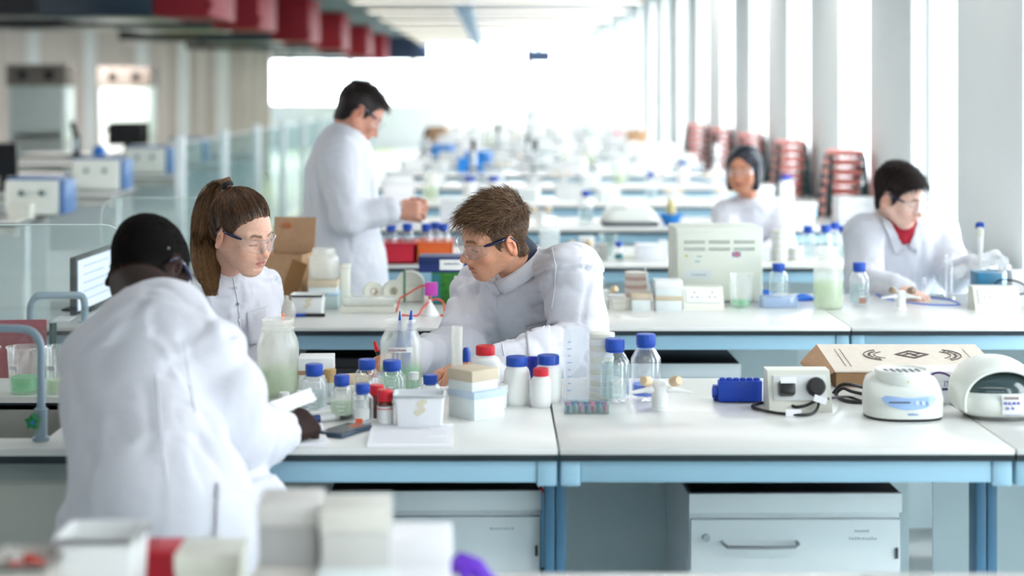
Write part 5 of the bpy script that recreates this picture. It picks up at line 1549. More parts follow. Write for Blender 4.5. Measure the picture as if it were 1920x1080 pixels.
def hand_mesh(W, d, pn, side, curl=(25, 30, 25), spread=1.0, thumb=0.5, h=0.0024, scale=1.0, stub=0.03, fcurl=None):
    """hand with palm, four fingers of three joints and a thumb.  W wrist point, d towards the fingers, pn out of the palm,
    side +1 right hand / -1 left; curl degrees per joint"""
    F = Field((-0.075, -0.055, -0.115), (0.085, 0.215, 0.045), h)
    F.cone((0, -stub, 0), (0, 0.012, 0), 0.0245, 0.026, 0.0, n=(0, 0, 1), f=0.72)
    F.cone((-0.018, 0.03, 0.0), (-0.024, 0.082, 0), 0.019, 0.015, 0.015, n=(0, 0, 1), f=0.85)
    F.cone((0.016, 0.03, 0.0), (0.022, 0.086, 0.002), 0.020, 0.0145, 0.02, n=(0, 0, 1), f=0.85)
    F.cone((0, 0.01, 0), (0, 0.08, 0.003), 0.024, 0.017, 0.02, n=(0, 0, 1), f=0.75)
    L = [0.070, 0.079, 0.074, 0.058]
    for i in range(4):
        x = 0.030 - 0.0195 * i
        cc = curl if fcurl is None else fcurl[i]
        p = npv((x, 0.086 - 0.004 * (i in (0,)) - 0.009 * (i == 3), 0.002))
        az = (0.10 - 0.07 * i) * spread
        ang = 0.0
        r = [0.0092, 0.0086, 0.0078, 0.0066] if i < 3 else [0.0080, 0.0075, 0.0068, 0.0058]
        for j, fr in enumerate((0.46, 0.30, 0.24)):
            ang += math.radians(cc[j])
            dv = npv((math.sin(az) * math.cos(ang), math.cos(az) * math.cos(ang), -math.sin(ang)))
            q = p + dv * L[i] * fr
            F.cone(p, q, r[j], r[j + 1], 0.006 if j == 0 else 0.002)
            p = q
    tb = thumb
    p0 = npv((0.022, 0.018, -0.006)); p1 = npv((0.044, 0.050, -0.016 - 0.012 * tb)); p2 = npv((0.050 - 0.014 * tb, 0.080, -0.024 - 0.018 * tb)); p3 = npv((0.048 - 0.026 * tb, 0.102, -0.028 - 0.02 * tb))
    F.chain([p0, p1, p2, p3], [0.016, 0.0115, 0.0098, 0.0078], 0.010)
    v, f = F.mesh()
    v = relax(v, f, 1, 0.3)
    if side > 0:
        pass
    # local frame: y = d, z = back of the hand (-pn); x to the thumb side
    d = npv(d); d /= np.linalg.norm(d)
    pn = npv(pn); pn = pn - d * (pn @ d); pn /= np.linalg.norm(pn)
    z = -pn
    x = np.cross(d, z)            # right-handed: x = y cross z
    # right hand, palm down, fingers forward: thumb points to its left, so flip for side
    if side > 0:
        x = -x
        f = f[:, ::-1]
    R = np.stack([x, d, z], 1)
    return npv(W) + (v * scale) @ R.T, f

def strand_mesh(paths, rad, cols, seg=3, tip=None):
    """paths (n, k, 3); tapering three-sided strands, one colour each"""
    paths = np.asarray(paths, float)
    n, k, _ = paths.shape
    t = np.gradient(paths, axis=1)
    t /= np.linalg.norm(t, axis=2, keepdims=True) + 1e-9
    ref = np.where(np.abs(t[..., 2:3]) > 0.9, npv((1, 0, 0)), npv((0, 0, 1)))
    u = np.cross(t, ref); u /= np.linalg.norm(u, axis=2, keepdims=True) + 1e-9
    w = np.cross(t, u)
    rr = np.asarray(rad)[:, None] * np.linspace(1, 0.25, k)[None, :] if np.ndim(rad) else rad * np.linspace(1, 0.25, k)[None, :] * np.ones((n, 1))
    V = []
    for s in range(seg):
        a = 2 * PI * s / seg
        V.append(paths + rr[..., None] * (u * math.cos(a) + w * math.sin(a)))
    V = np.stack(V, 2)                       # n,k,seg,3
    idx = np.arange(n * k * seg).reshape(n, k, seg)
    F = []
    for s in range(seg):
        s2 = (s + 1) % seg
        F.append(np.stack([idx[:, :-1, s], idx[:, :-1, s2], idx[:, 1:, s2], idx[:, 1:, s]], -1).reshape(-1, 4))
    C = np.repeat(np.asarray(cols), k * seg, axis=0)
    if tip is not None:
        w = np.tile(np.repeat(np.linspace(0, 1, k) ** 1.5, seg), n)[:, None] * tip[1]
        C = C * (1 - w) + npv(lin(tip[0])) * w
    return V.reshape(-1, 3), np.concatenate(F), C

def join(parts):
    v, f, c = [], [], []
    o = 0
    for a in parts:
        v.append(a[0]); f.append(a[1] + o); c.append(a[2]); o += len(a[0])
    return np.concatenate(v), np.concatenate(f), np.concatenate(c)

def to_ground(cls, Y): pass

# ---------------------------------------------------------------- materials for people
M_skin = mat('skin', (220, 170, 140), rough=0.5, sub=0.12, attr='Col', var=0.10, scale=140, spec=0.35, bump=0.06, bscale=500)
M_skind = mat('dark_skin', (70, 48, 42), rough=0.62, attr='Col', var=0.10, scale=160, spec=0.12, bump=0.06, bscale=500)
M_hair = mat('hair', (90, 64, 44), rough=0.42, attr='Col', var=0.25, scale=90, spec=0.4)
M_coat = mat('lab_coat_cotton', (214, 214, 222), rough=0.85, var=0.03, scale=6, sheen=0.15, bump=0.22, bscale=26)
M_trous = mat('dark_trousers', (42, 46, 58), rough=0.85, bump=0.2, bscale=40)
M_shoe = mat('black_shoe', (24, 24, 26), rough=0.4)
M_seam = mat('coat_seam', (220, 220, 228), rough=0.85)
M_navy = mat('navy_polo', (22, 32, 54), rough=0.8)
M_redshirt = mat('red_tshirt', (176, 22, 48), rough=0.85)
M_temple = mat('navy_temple', (16, 28, 66), rough=0.3)
G_lens = glassy('polycarbonate_lens', rgb=(236, 242, 250), body=0.05, edge=0.75, rough=0.02, power=1.7)
M_glove = mat('white_glove', (236, 238, 240), rough=0.6)

def folds(v, nrm, bones, seed, amp=1.0, ring=()):
    """cloth folds: ridged noise stretched along the nearest bone, tighter rings near the listed joints"""
    best = np.full(len(v), 1e9); S = np.zeros(len(v)); A = np.zeros((len(v), 3))
    for a, b in bones:
        a, b = npv(a), npv(b)
        ba = b - a; L = np.linalg.norm(ba); t = np.clip(((v - a) @ ba) / L ** 2, 0, 1)
        r = v - a - t[:, None] * ba
        d = np.linalg.norm(r, axis=1)
        m = d < best
        best = np.where(m, d, best)
        A[m] = ba / L
    along = (v * A).sum(1)
    perp = v - A * along[:, None]
    q = perp * 16 + A * (along * 5.5)[:, None] + seed * 7.3
    q = q + 0.55 * np.stack([vnoise(v * 7 + seed), vnoise(v * 7 + seed + 31), vnoise(v * 7 + seed + 77)], 1)
    r1 = 1 - np.abs(vnoise(q)) * 2
    r2 = 1 - np.abs(vnoise(q * 2.1 + 5)) * 2
    n1 = vnoise(q * 0.8 + 11); n2 = vnoise(q * 1.7 + 3)
    gate = np.clip(vnoise(v * 4.5 + seed * 1.7) * 1.5 + 0.45, 0, 1)
    dsp = 0.0040 * np.clip(r1, -0.6, 1) + 0.0012 * r2 + 0.006 * vnoise(v * 5 + seed * 3)
    dsp = dsp - gate * (0.0062 * np.exp(-(n1 / 0.13) ** 2) + 0.0030 * np.exp(-(n2 / 0.12) ** 2)) + 0.003 * gate
    for (c, rad, am) in ring:
        c = npv(c)
        w = np.exp(-((v - c) ** 2).sum(1) / rad ** 2)
        qq = along * 38 + 2.2 * vnoise(v * 9 + seed) + perp[:, 0] * 12
        dsp += w * am * (np.abs(np.sin(qq)) - 0.5)
    return v + nrm * (dsp * amp)[:, None]

COATS = {}
def build_coat(person, origin, torso, arms, thighs=(), neckc=None, h=0.008, seed=1, skirt=None, extra=(), amp=1.0, bones_extra=(), ring_amp=0.007, name='lab_coat', cut_neck=True, mat_=None):
    """torso: list of (point, half width, half depth) from seat to shoulders plus its right-hand axis;
    arms: lists of (point, radius)"""
    axis, secs = torso
    axis = npv(axis) / np.linalg.norm(axis)
    pts = [npv(p) for p, _, _ in secs]
    allp = pts + [npv(p) for a in arms for p, _ in a] + [npv(p) for t in thighs for p, _ in t]
    lo = np.min(allp, 0) - 0.22; hi = np.max(allp, 0) + 0.2
    F = Field(lo, hi, h)
    for i in range(len(secs) - 1):
        (a, wa, da), (b, wb, db) = secs[i], secs[i + 1]
        a, b = npv(a), npv(b)
        up = (b - a) / np.linalg.norm(b - a)
        fw = np.cross(up, axis); fw /= np.linalg.norm(fw)
        f = 0.5 * (da / wa + db / wb)
        F.cone(a, b, wa, wb, 0.05, n=fw, f=f)
    for arm in arms:
        F.chain([p for p, _ in arm], [r for _, r in arm], 0.024)
    for th in thighs:
        F.chain([p for p, _ in th], [r for _, r in th], 0.06)
    for e in extra:
        e(F)
    v, f = F.mesh()
    v = relax(v, f, 2, 0.5)
    nrm = vnormals(v, f)
    bones = [(pts[i], pts[i + 1]) for i in range(len(pts) - 1)]
    rings = []
    for arm in arms:
        P_ = [p for p, _ in arm]
        bones += [(P_[i], P_[i + 1]) for i in range(len(P_) - 1)]
        for q in P_[1:-1]:
            rings.append((q, 0.075, ring_amp))
        rings.append((P_[-1], 0.05, ring_amp * 0.8))
    for th in thighs:
        bones += [(npv(th[i][0]), npv(th[i + 1][0])) for i in range(len(th) - 1)]
    v = folds(v, nrm, bones, seed, amp, rings)
    v = relax(v, f, 1, 0.25)
    bv = BVHTree.FromPolygons([tuple(p) for p in v], [tuple(int(i) for i in q) for q in f])
    o = link(name, np_mesh(name, v - npv(origin), f, mat_ or M_coat), person)
    return o, bv

CAMP = Vector((0, 0, EYE))
def hit(bv, px, py):
    d = (P(px, py, 1.0) - CAMP).normalized()
    loc, nrm, _, _ = bv.ray_cast(CAMP, d)
    return loc, nrm

def drape(bv, poly, name, origin, parent, m, off=0.0025, n=10, thick=0.002):
    """a patch (pocket, placket, label) laid on a coat: poly = 4 pixel corners (tl, tr, br, bl)"""
    v, ok = [], []
    for j in range(n + 1):
        for i in range(n + 1):
            a = Vector(poly[0]).lerp(Vector(poly[1]), i / n); b = Vector(poly[3]).lerp(Vector(poly[2]), i / n)
            q = a.lerp(b, j / n)
            loc, nr = hit(bv, q.x, q.y)
            if loc is None:
                v.append(None)
            else:
                if nr.dot(CAMP - loc) < 0: nr = -nr
                v.append(loc + nr * off - Vector(origin))
    mb = MB()
    idx = {}
    for k, p_ in enumerate(v):
        if p_ is not None:
            idx[k] = len(mb.v); mb.v.append(tuple(p_))
    for j in range(n):
        for i in range(n):
            q = [j * (n + 1) + i, (j + 1) * (n + 1) + i, (j + 1) * (n + 1) + i + 1, j * (n + 1) + i + 1]
            if all(k in idx for k in q):
                mb.f.append([idx[k] for k in q]); mb.m.append(0)
    if not mb.f:
        return None
    o = obj(name, mb, m, parent, smooth=80)
    md = o.modifiers.new('thickness', 'SOLIDIFY'); md.thickness = thick; md.offset = 0
    return o

def seam(bv, pix, origin, parent, r=0.0011, m=None, name='seam', off=0.0003):
    pts = []
    for i in range(len(pix) - 1):
        for k in range(20):
            q = Vector(pix[i]).lerp(Vector(pix[i + 1]), k / 20)
            loc, nr = hit(bv, q.x, q.y)
            if loc is not None:
                if nr.dot(CAMP - loc) < 0: nr = -nr
                pts.append(loc + nr * off - Vector(origin))
    if len(pts) > 2:
        return obj(name, MB().tube(pts, min(r, 0.0016), 5), m or M_coat, parent, smooth=80)

def glasses(person, origin, R, c, S=1.0):
    """wrap-round safety glasses in head space"""
    def w(p): return Vector(npv(c) + R @ (npv(p) * S) - npv(origin))
    g = bpy.data.objects.new('safety_glasses', None)
    COL.objects.link(g); g.parent = person
    ln = MB()
    nu, nv = 22, 6
    v = []
    for j in range(nv + 1):
        for i in range(nu + 1):
            u = -1 + 2 * i / nu
            a = u * 1.12
            x = 0.069 * math.sin(a) / math.sin(1.12)
            y = 0.121 - 0.056 * (1 - math.cos(a)) / (1 - math.cos(1.12))
            hgt = 0.0235 * (1 - 0.25 * abs(u) ** 3)
            dip = 0.013 * max(0, 1 - (abs(x) / 0.016) ** 2) ** 1.0
            zt, zb = 0.036 - 0.006 * abs(u) ** 2, 0.036 - 2 * hgt + dip
            t = j / nv
            z = zt * (1 - t) + zb * t
            v.append(w((x, y - 0.006 * (t - 0.3), z)))
    ln.add(v, [[j * (nu + 1) + i, (j + 1) * (nu + 1) + i, (j + 1) * (nu + 1) + i + 1, j * (nu + 1) + i + 1] for j in range(nv) for i in range(nu)])
    obj('lens', ln, G_lens, g, smooth=80)
    rim = [v[i] for i in range(nu + 1)]
    obj('brow_bar', MB().tube(rim, 0.0012, 6), G_dark, g, smooth=80)
    low = [v[nv * (nu + 1) + i] for i in range(nu + 1)]
    obj('lower_rim', MB().tube(low, 0.0008, 5), G_dark, g, smooth=80)
    for s in (-1, 1):
        obj('nose_pad', MB().tube([w((s * 0.010, 0.108, 0.014)), w((s * 0.012, 0.104, 0.004))], 0.0025, 6), G_clear, g, smooth=80)
        pts = [(s * 0.069, 0.068, 0.028), (s * 0.074, 0.050, 0.028), (s * 0.079, 0.020, 0.029), (s * 0.080, 0.000, 0.030), (s * 0.079, -0.016, 0.026), (s * 0.077, -0.030, 0.008)]
        tp = obj('temple_arm', MB().tube([w(p) for p in smooth_path(pts, 3)], [0.0022, 0.003, 0.0036, 0.0042, 0.0044, 0.0044, 0.0044, 0.004, 0.0036, 0.0034, 0.003, 0.003, 0.0028, 0.0026, 0.0024, 0.002], 8), M_temple, g, smooth=80)
        mk = MB().tube([w((s * 0.0815, 0.022, 0.030)), w((s * 0.0825, 0.008, 0.0305))], 0.0016, 6)
        obj('temple_mark', mk, M_paper, tp, smooth=80)
    return g

def lower_body(person, origin, hips, knees, ankles, m=None):
    lo = np.min([npv(p) for p in (*hips, *knees, *ankles)], 0) - 0.2
    hi = np.max([npv(p) for p in (*hips, *knees, *ankles)], 0) + 0.2
    F = Field(lo, hi, 0.012)
    F.ell((npv(hips[0]) + npv(hips[1])) / 2, (0.15, 0.12, 0.11), 0.04)
    for a, b, c in zip(hips, knees, ankles):
        F.cone(a, b, 0.082, 0.062, 0.05)
        F.cone(b, c, 0.060, 0.050, 0.03)
    v, f = F.mesh(); v = relax(v, f, 1)
    link('trousers', np_mesh('trousers', v - npv(origin), f, m or M_trous), person)
    for s, (b, c) in enumerate(zip(knees, ankles)):
        c = npv(c)
        d = npv(b) - npv(hips[s]); d[2] = 0
        d = d / (np.linalg.norm(d) + 1e-6) if np.linalg.norm(d) > 0.05 else npv((0, -1, 0))
        F = Field(c + npv((-0.25, -0.25, -0.12)), c + npv((0.25, 0.25, 0.12)), 0.009)
        F.cone(c + npv((0, 0, -0.03)) - d * 0.03, c + npv((0, 0, -0.048)) + d * 0.14, 0.042, 0.034, 0.02, n=(0, 0, 1), f=0.8)
        F.cone(c, c + npv((0, 0, -0.03)), 0.045, 0.045, 0.03)
        v, f = F.mesh()
        v[:, 2] = np.maximum(v[:, 2], 0.002)
        link('shoe', np_mesh('shoe', v - npv(origin), f, M_shoe), person)

def inner_body(neck, shoulders, elbows, wrists, pelvis, skin):
    """the hidden trunk and arms that join head and hands into one figure, kept inside the coat"""
    pts = [npv(p) for p in (neck, *shoulders, *elbows, *wrists, pelvis)]
    F = Field(np.min(pts, 0) - 0.15, np.max(pts, 0) + 0.15, 0.011)
    F.cone(pelvis, (npv(shoulders[0]) + npv(shoulders[1])) / 2, 0.06, 0.055, 0.03)
    for s, e, w_ in zip(shoulders, elbows, wrists):
        F.cone(neck, s, 0.036, 0.034, 0.02)
        F.cone(s, e, 0.038, 0.034, 0.02)
        F.cone(e, w_, 0.032, 0.023, 0.02)
    v, f = F.mesh()
    return v, f, np.tile(npv(lin(skin)), (len(v), 1))

def stool(loc, label, h=0.60, rz=0.0, group='red lab stools'):
    t = thing('lab_stool', label, 'stool', loc, rz, group)
    st = loft([oval_ring(0.155, 0.145, h - 0.024), oval_ring(0.172, 0.160, h - 0.016), oval_ring(0.175, 0.163, h - 0.006), oval_ring(0.165, 0.152, h), oval_ring(0.08, 0.07, h - 0.008)])
    obj('seat', st, M_stoolred, t, smooth=50)
    for sx in (-1, 1):
        lp = [(sx * 0.17, -0.17, 0.012), (sx * 0.14, -0.11, h - 0.10), (sx * 0.125, -0.085, h - 0.045), (sx * 0.12, -0.05, h - 0.03), (sx * 0.12, 0.05, h - 0.03), (sx * 0.125, 0.085, h - 0.045), (sx * 0.14, 0.11, h - 0.10), (sx * 0.17, 0.17, 0.012)]
        obj('leg_frame', MB().tube(smooth_path(lp, 5), 0.0105, 10), M_stoolgreen, t, smooth=60)
    ft = [(-0.157, -0.145, 0.20), (0.157, -0.145, 0.20), (0.157, 0.145, 0.20), (-0.157, 0.145, 0.20), (-0.157, -0.145, 0.20)]
    for i in range(4):
        obj('foot_rail', MB().tube([ft[i], ft[i + 1]], 0.009, 8), M_stoolgreen, t, smooth=60)
    return t
# ---------------------------------------------------------------- assembling a person
def hair_limit(y):
    return np.interp(y, [-0.12, -0.06, -0.035, -0.022, -0.006, 0.006, 0.022, 0.034, 0.044, 0.056, 0.075, 0.10], [-0.075, -0.065, -0.055, -0.02, 0.036, 0.030, -0.008, 0.012, 0.048, 0.070, 0.084, 0.090])

def hair_mask(v, raise_=0.0, fem=False):
    x, y, z = v[:, 0], v[:, 1], v[:, 2]
    lim = hair_limit(y) + raise_
    if fem:
        lim = np.interp(y, [-0.12, -0.06, -0.03, -0.01, 0.02, 0.034, 0.046, 0.060, 0.080, 0.10], [-0.05, -0.045, -0.03, 0.034, 0.030, 0.036, 0.058, 0.078, 0.096, 0.100])
    m = z - lim
    ear = (np.abs(x) > 0.0735) & (y < 0.012) & (y > -0.036) & (z < 0.037)
    return np.where(ear, -1, m)

def shell(v, f, mask, thick, col, noise=0.0, seed=0, ramp=0.014, edge=None, edge_w=0.016):
    """hair cap: the scalp faces inside the mask pushed outwards"""
    n = vnormals(v, f)
    keep = (mask[f] > -0.004).all(1)
    ff = f[keep]
    used = np.unique(ff)
    mp = np.full(len(v), -1); mp[used] = np.arange(len(used))
    if np.ndim(thick): thick = thick[used]
    t = thick * np.clip((mask[used] + 0.004) / ramp, 0.04, 1)
    if noise:
        t = t * (1 + noise * vnoise(v[used] * 160 + seed))
    vv = v[used] + n[used] * t[:, None]
    cc = np.tile(npv(lin(col)), (len(vv), 1))
    if edge is not None:
        w = np.clip((mask[used] - 0.001) / edge_w, 0, 1)[:, None]
        cc = cc * w + npv(lin(edge)) * (1 - w)
    return vv, mp[ff], cc, used

def short_hair(v, f, mask, col, n, length, rnd, front=0.0, lift=0.35, sides=0.4, quiff=0.0, rad=0.0007, curl=0.0, col2=None, dirfn=None, thick=0.006, edge=None, edge_w=0.016, ramp=0.014):
    tkv = thick * (0.28 + 0.72 * np.clip((v[:, 2] - 0.045) / 0.05, 0, 1))
    sv, sf, sc, used = shell(v, f, mask, tkv, col, 0.15, edge=edge, edge_w=edge_w, ramp=ramp)
    nr = vnormals(v, f)
    cand = np.where(mask > (0.003 if edge_w < 0.03 else 0.028))[0]
    pick = rnd.choice(cand, n)
    p0 = v[pick]; nn = nr[pick]
    x, y, z = p0[:, 0], p0[:, 1], p0[:, 2]
    top = np.clip((z - 0.055) / 0.04, 0, 1)[:, None]
    d = top * npv((0.0, 1.0, 0.05)) + (1 - top) * npv((0, -0.55, -0.8))
    if dirfn is not None:
        d = dirfn(p0, top)
    d = d + rnd.normal(0, 0.28, (n, 3))
    d = d - nn * (d * nn).sum(1, keepdims=True)
    d /= np.linalg.norm(d, axis=1, keepdims=True) + 1e-9
    L = length * (sides + (1 - sides) * top[:, 0]) * rnd.uniform(0.6, 1.25, n)
    if quiff:
        L *= 1 + quiff * np.clip((y - 0.03) / 0.05, 0, 1) * top[:, 0]
    k = 6
    t = np.linspace(0, 1, k)[None, :, None]
    lf = (lift * (0.25 + 0.75 * top) * rnd.uniform(0.3, 1.5, (n, 1)))[:, None, :]
    path = p0[:, None, :] + nn[:, None, :] * (0.0006 + tkv[pick][:, None, None] * 0.85 + L[:, None, None] * lf * t * (1.2 - 0.55 * t)) + d[:, None, :] * L[:, None, None] * t
    if curl:
        ph = rnd.uniform(0, 6.28, (n, 1, 1)); sd = np.cross(nn, d)[:, None, :]
        path = path + curl * (np.sin(t * 7 + ph) * sd + np.cos(t * 7 + ph) * nn[:, None, :] * 0.6) * t
    c1, c2 = npv(lin(col)), npv(lin(col2 or col))
    u = rnd.uniform(0, 1, (n, 1)) ** 1.5
    cc = c1 * (1 - u) + c2 * u
    st = strand_mesh(path, rad * rnd.uniform(0.7, 1.4, n), cc)
    return join([(sv, sf, sc), st])

def collar_band(bot, top_off, axis_up, right, rx, ry, h, flare=0.004, gap=0.0, n=40, front_dip=0.0):
    """standing collar strip round the neck; gap: opening angle at the front"""
    up = npv(axis_up) / np.linalg.norm(axis_up)
    rt = npv(right) - up * (npv(right) @ up); rt /= np.linalg.norm(rt)
    fw = np.cross(up, rt)
    mb = MB()
    v = []
    for i in range(n + 1):
        a = PI / 2 + gap / 2 + (2 * PI - gap) * i / n
        c, s_ = math.cos(a), math.sin(a)
        dip = front_dip * max(0, s_) ** 2
        for j in range(4):
            t = j / 3
            q = npv(bot) + rt * c * (rx + flare * t) + fw * s_ * (ry + flare * t) + up * (h * t - dip) + npv(top_off) * t
            v.append(tuple(q))
    mb.add(v, [[i * 4 + j, (i + 1) * 4 + j, (i + 1) * 4 + j + 1, i * 4 + j + 1] for i in range(n) for j in range(3)])
    return mb

def body_mesh(person, origin, parts, m):
    v, f, c = join(parts)
    return link('body', np_mesh('body', v - npv(origin), f, m, c), person)

def make_head(R, c, neck, scale, skin, lip, brow, fem=False, h=0.003, wide=1.0, red=0.5, shave=0.0, detail=True, bald=None):
    nl = (R.T @ (npv(neck) - npv(c))) / scale
    F = head_field(nl, h, fem, wide, detail)
    v, f = F.mesh()
    v = relax(v, f, 1, 0.25)
    col = skin_colours(v, skin, lip, brow, red, shave)
    return v, f, col

def placed(v, R, c, scale): return npv(c) + (v * scale) @ R.T

# ================================================================ seated man, centre
def seated_man():
    rnd = np.random.RandomState(11)
    S = 0.89
    R = head_frame(200, 19, -14)
    c = npv(P(957, 463, 4.60)) - R @ npv((-0.079, -0.008, 0.0)) * S
    neck = npv(P(972, 505, 4.76))
    pelv = npv(P(1000, 0, 5.07)); pelv[2] = 0.64
    base = Vector((pelv[0], pelv[1], 0))
    t = thing('person', 'man with short brown hair in white lab coat writing with a red pen', 'person', base)
    v, f, col = make_head(R, c, neck, S, (222, 164, 132), (196, 112, 100), (112, 78, 56), h=0.0026, red=0.62, shave=0.10)
    Ls, Rs = npv(P(1070, 516, 4.66)), npv(P(898, 556, 4.93))
    Le, Re = npv(P(1092, 650, 4.60)), npv(P(868, 655, 4.76))
    Lw, Rw = npv(P(905, 690, 4.37)), npv(P(752, 680, 4.50))
    hl, hlf = hand_mesh(Lw + npv((0.0, 0, 0)), npv(P(835, 697, 4.30)) - Lw, (0.1, -0.1, -1), -1, fcurl=[(8, 20, 14), (12, 26, 18), (18, 30, 22), (24, 34, 26)], thumb=0.35, scale=0.98)
    hr, hrf = hand_mesh(Rw, npv(P(706, 682, 4.44)) - Rw, (0.15, -0.55, -0.85), 1, fcurl=[(40, 48, 30), (48, 54, 36), (56, 58, 40), (60, 60, 40)], thumb=0.85, scale=0.98)
    sk = npv(lin((220, 158, 128)))
    body_mesh(t, base, [(placed(v, R, c, S), f, col), (hl, hlf, np.tile(sk, (len(hl), 1))), (hr, hrf, np.tile(sk, (len(hr), 1))),
                        inner_body(neck, (Ls, Rs), (Le, Re), (Lw, Rw), pelv, (222, 164, 132))], M_skin)
    # hair: brown, tousled, swept forward
    mk = hair_mask(v)
    def dirs(p, top):
        x, y, z = p[:, 0:1], p[:, 1:2], p[:, 2:3]
        fwd = np.concatenate([x * 2.5 * 0, 0 * y + 1.0, 0 * z + 0.15], 1)
        side = np.concatenate([np.sign(x) * 0.1, 0 * y - 0.55, 0 * z - 0.75], 1)
        return top * fwd + (1 - top) * side
    hv, hf, hc = short_hair(v, f, mk, (74, 50, 36), 7500, 0.040, rnd, lift=0.62, sides=0.30, quiff=0.45, rad=0.00075, col2=(164, 126, 90), dirfn=dirs, thick=0.011, edge=(150, 108, 84))
    link('hair', np_mesh('hair', placed(hv, R, c, S) - npv(base), hf, M_hair, hc), t)
    glasses(t, base, R, c, S)
    ax = Rs - Ls
    coat, bv = build_coat(t, base, (ax, [(pelv, 0.17, 0.125), (npv(P(1000, 720, 5.0)), 0.160, 0.115), (npv(P(993, 620, 4.90)), 0.172, 0.118), (npv(P(990, 552, 4.83)), 0.150, 0.10), (npv(P(986, 532, 4.79)), 0.090, 0.075)]),
        [[(npv(P(1012, 516, 4.76)), 0.050), (Ls, 0.076), (Le, 0.062), (npv(P(960, 682, 4.44)), 0.050), (Lw + (Le - Lw) * 0.06, 0.043)],
         [(npv(P(950, 538, 4.85)), 0.060), (Rs, 0.072), (Re, 0.060), (npv(P(800, 668, 4.60)), 0.048), (Rw + (Re - Rw) * 0.06, 0.041)]],
        thighs=[[(pelv + npv((0.09, -0.02, -0.04)), 0.11), (pelv + npv((0.12, -0.30, -0.04)), 0.095)], [(pelv + npv((-0.09, -0.02, -0.04)), 0.11), (pelv + npv((-0.14, -0.30, -0.04)), 0.095)]],
        h=0.0066, seed=2, amp=1.9, ring_amp=0.010)
    up = npv((-0.52, -0.16, 0.80)); up /= np.linalg.norm(up)
    rt_ = npv(ax)
    nk = npv(P(966, 503, 4.755)) - npv(base)
    cb = collar_band(nk - up * 0.024, (0, 0, 0), up, rt_, 0.088, 0.092, 0.040, flare=-0.004, gap=0.06)
    co = obj('collar', cb, M_coat, coat, smooth=80)
    sd = co.modifiers.new('thickness', 'SOLIDIFY'); sd.thickness = 0.005
    pb = collar_band(nk + up * 0.012, (0, 0, 0), up, rt_, 0.081, 0.085, 0.060, flare=-0.010, gap=2.0)
    po = obj('polo_collar', pb, M_navy, t, smooth=80)
    sd = po.modifiers.new('thickness', 'SOLIDIFY'); sd.thickness = 0.006
    drape(bv, [(985, 612), (1032, 603), (1030, 668), (990, 668)], 'chest_pocket', base, coat, M_coat, off=0.003, n=12, thick=0.003)
    seam(bv, [(985, 612), (1000, 623), (1015, 620), (1032, 603)], base, coat, r=0.0022, name='pocket_hem', off=0.004)
    seam(bv, [(930, 520), (932, 570), (938, 620), (945, 670)], base, coat, r=0.0028, name='placket_edge', off=0.001)
    seam(bv, [(1035, 465), (1042, 500), (1040, 540), (1034, 580)], base, coat, r=0.002, name='shoulder_seam', off=0.0005)
    hips = [pelv + npv((0.085, 0, -0.03)), pelv + npv((-0.085, 0, -0.03))]
    knees = [npv((hips[0][0] + 0.05, 4.64, 0.57)), npv((hips[1][0] - 0.07, 4.64, 0.57))]
    ank = [npv((knees[0][0], 4.72, 0.30)), npv((knees[1][0], 4.72, 0.30))]
    ank = [npv((knees[0][0], 4.74, 0.11)), npv((knees[1][0], 4.74, 0.11))]
    lower_body(t, base, hips, knees, ank)
    stool((base.x, base.y + 0.0, 0), 'red stool under the man writing with the red pen', 0.52)
    # red pen in his right hand
    a = npv(P(702, 640, 4.42)); b = npv(P(716, 690, 4.44)); a2 = a + (b - a) * 0.35
    pt = thing('red_pen', 'red-capped black pen held upright in the writing hand', 'pen', Vector(b))
    obj('cap', MB().tube([Vector(a - b), Vector(a2 - b)], [0.0035, 0.0062], 12), mat('pen_red', (220, 26, 34), rough=0.3), pt)
    obj('barrel', MB().tube([Vector(a2 - b), Vector(0.85 * (a2 - b) * 0.3), Vector((0, 0, 0))], [0.0055, 0.005, 0.0015], 12), M_black, pt)

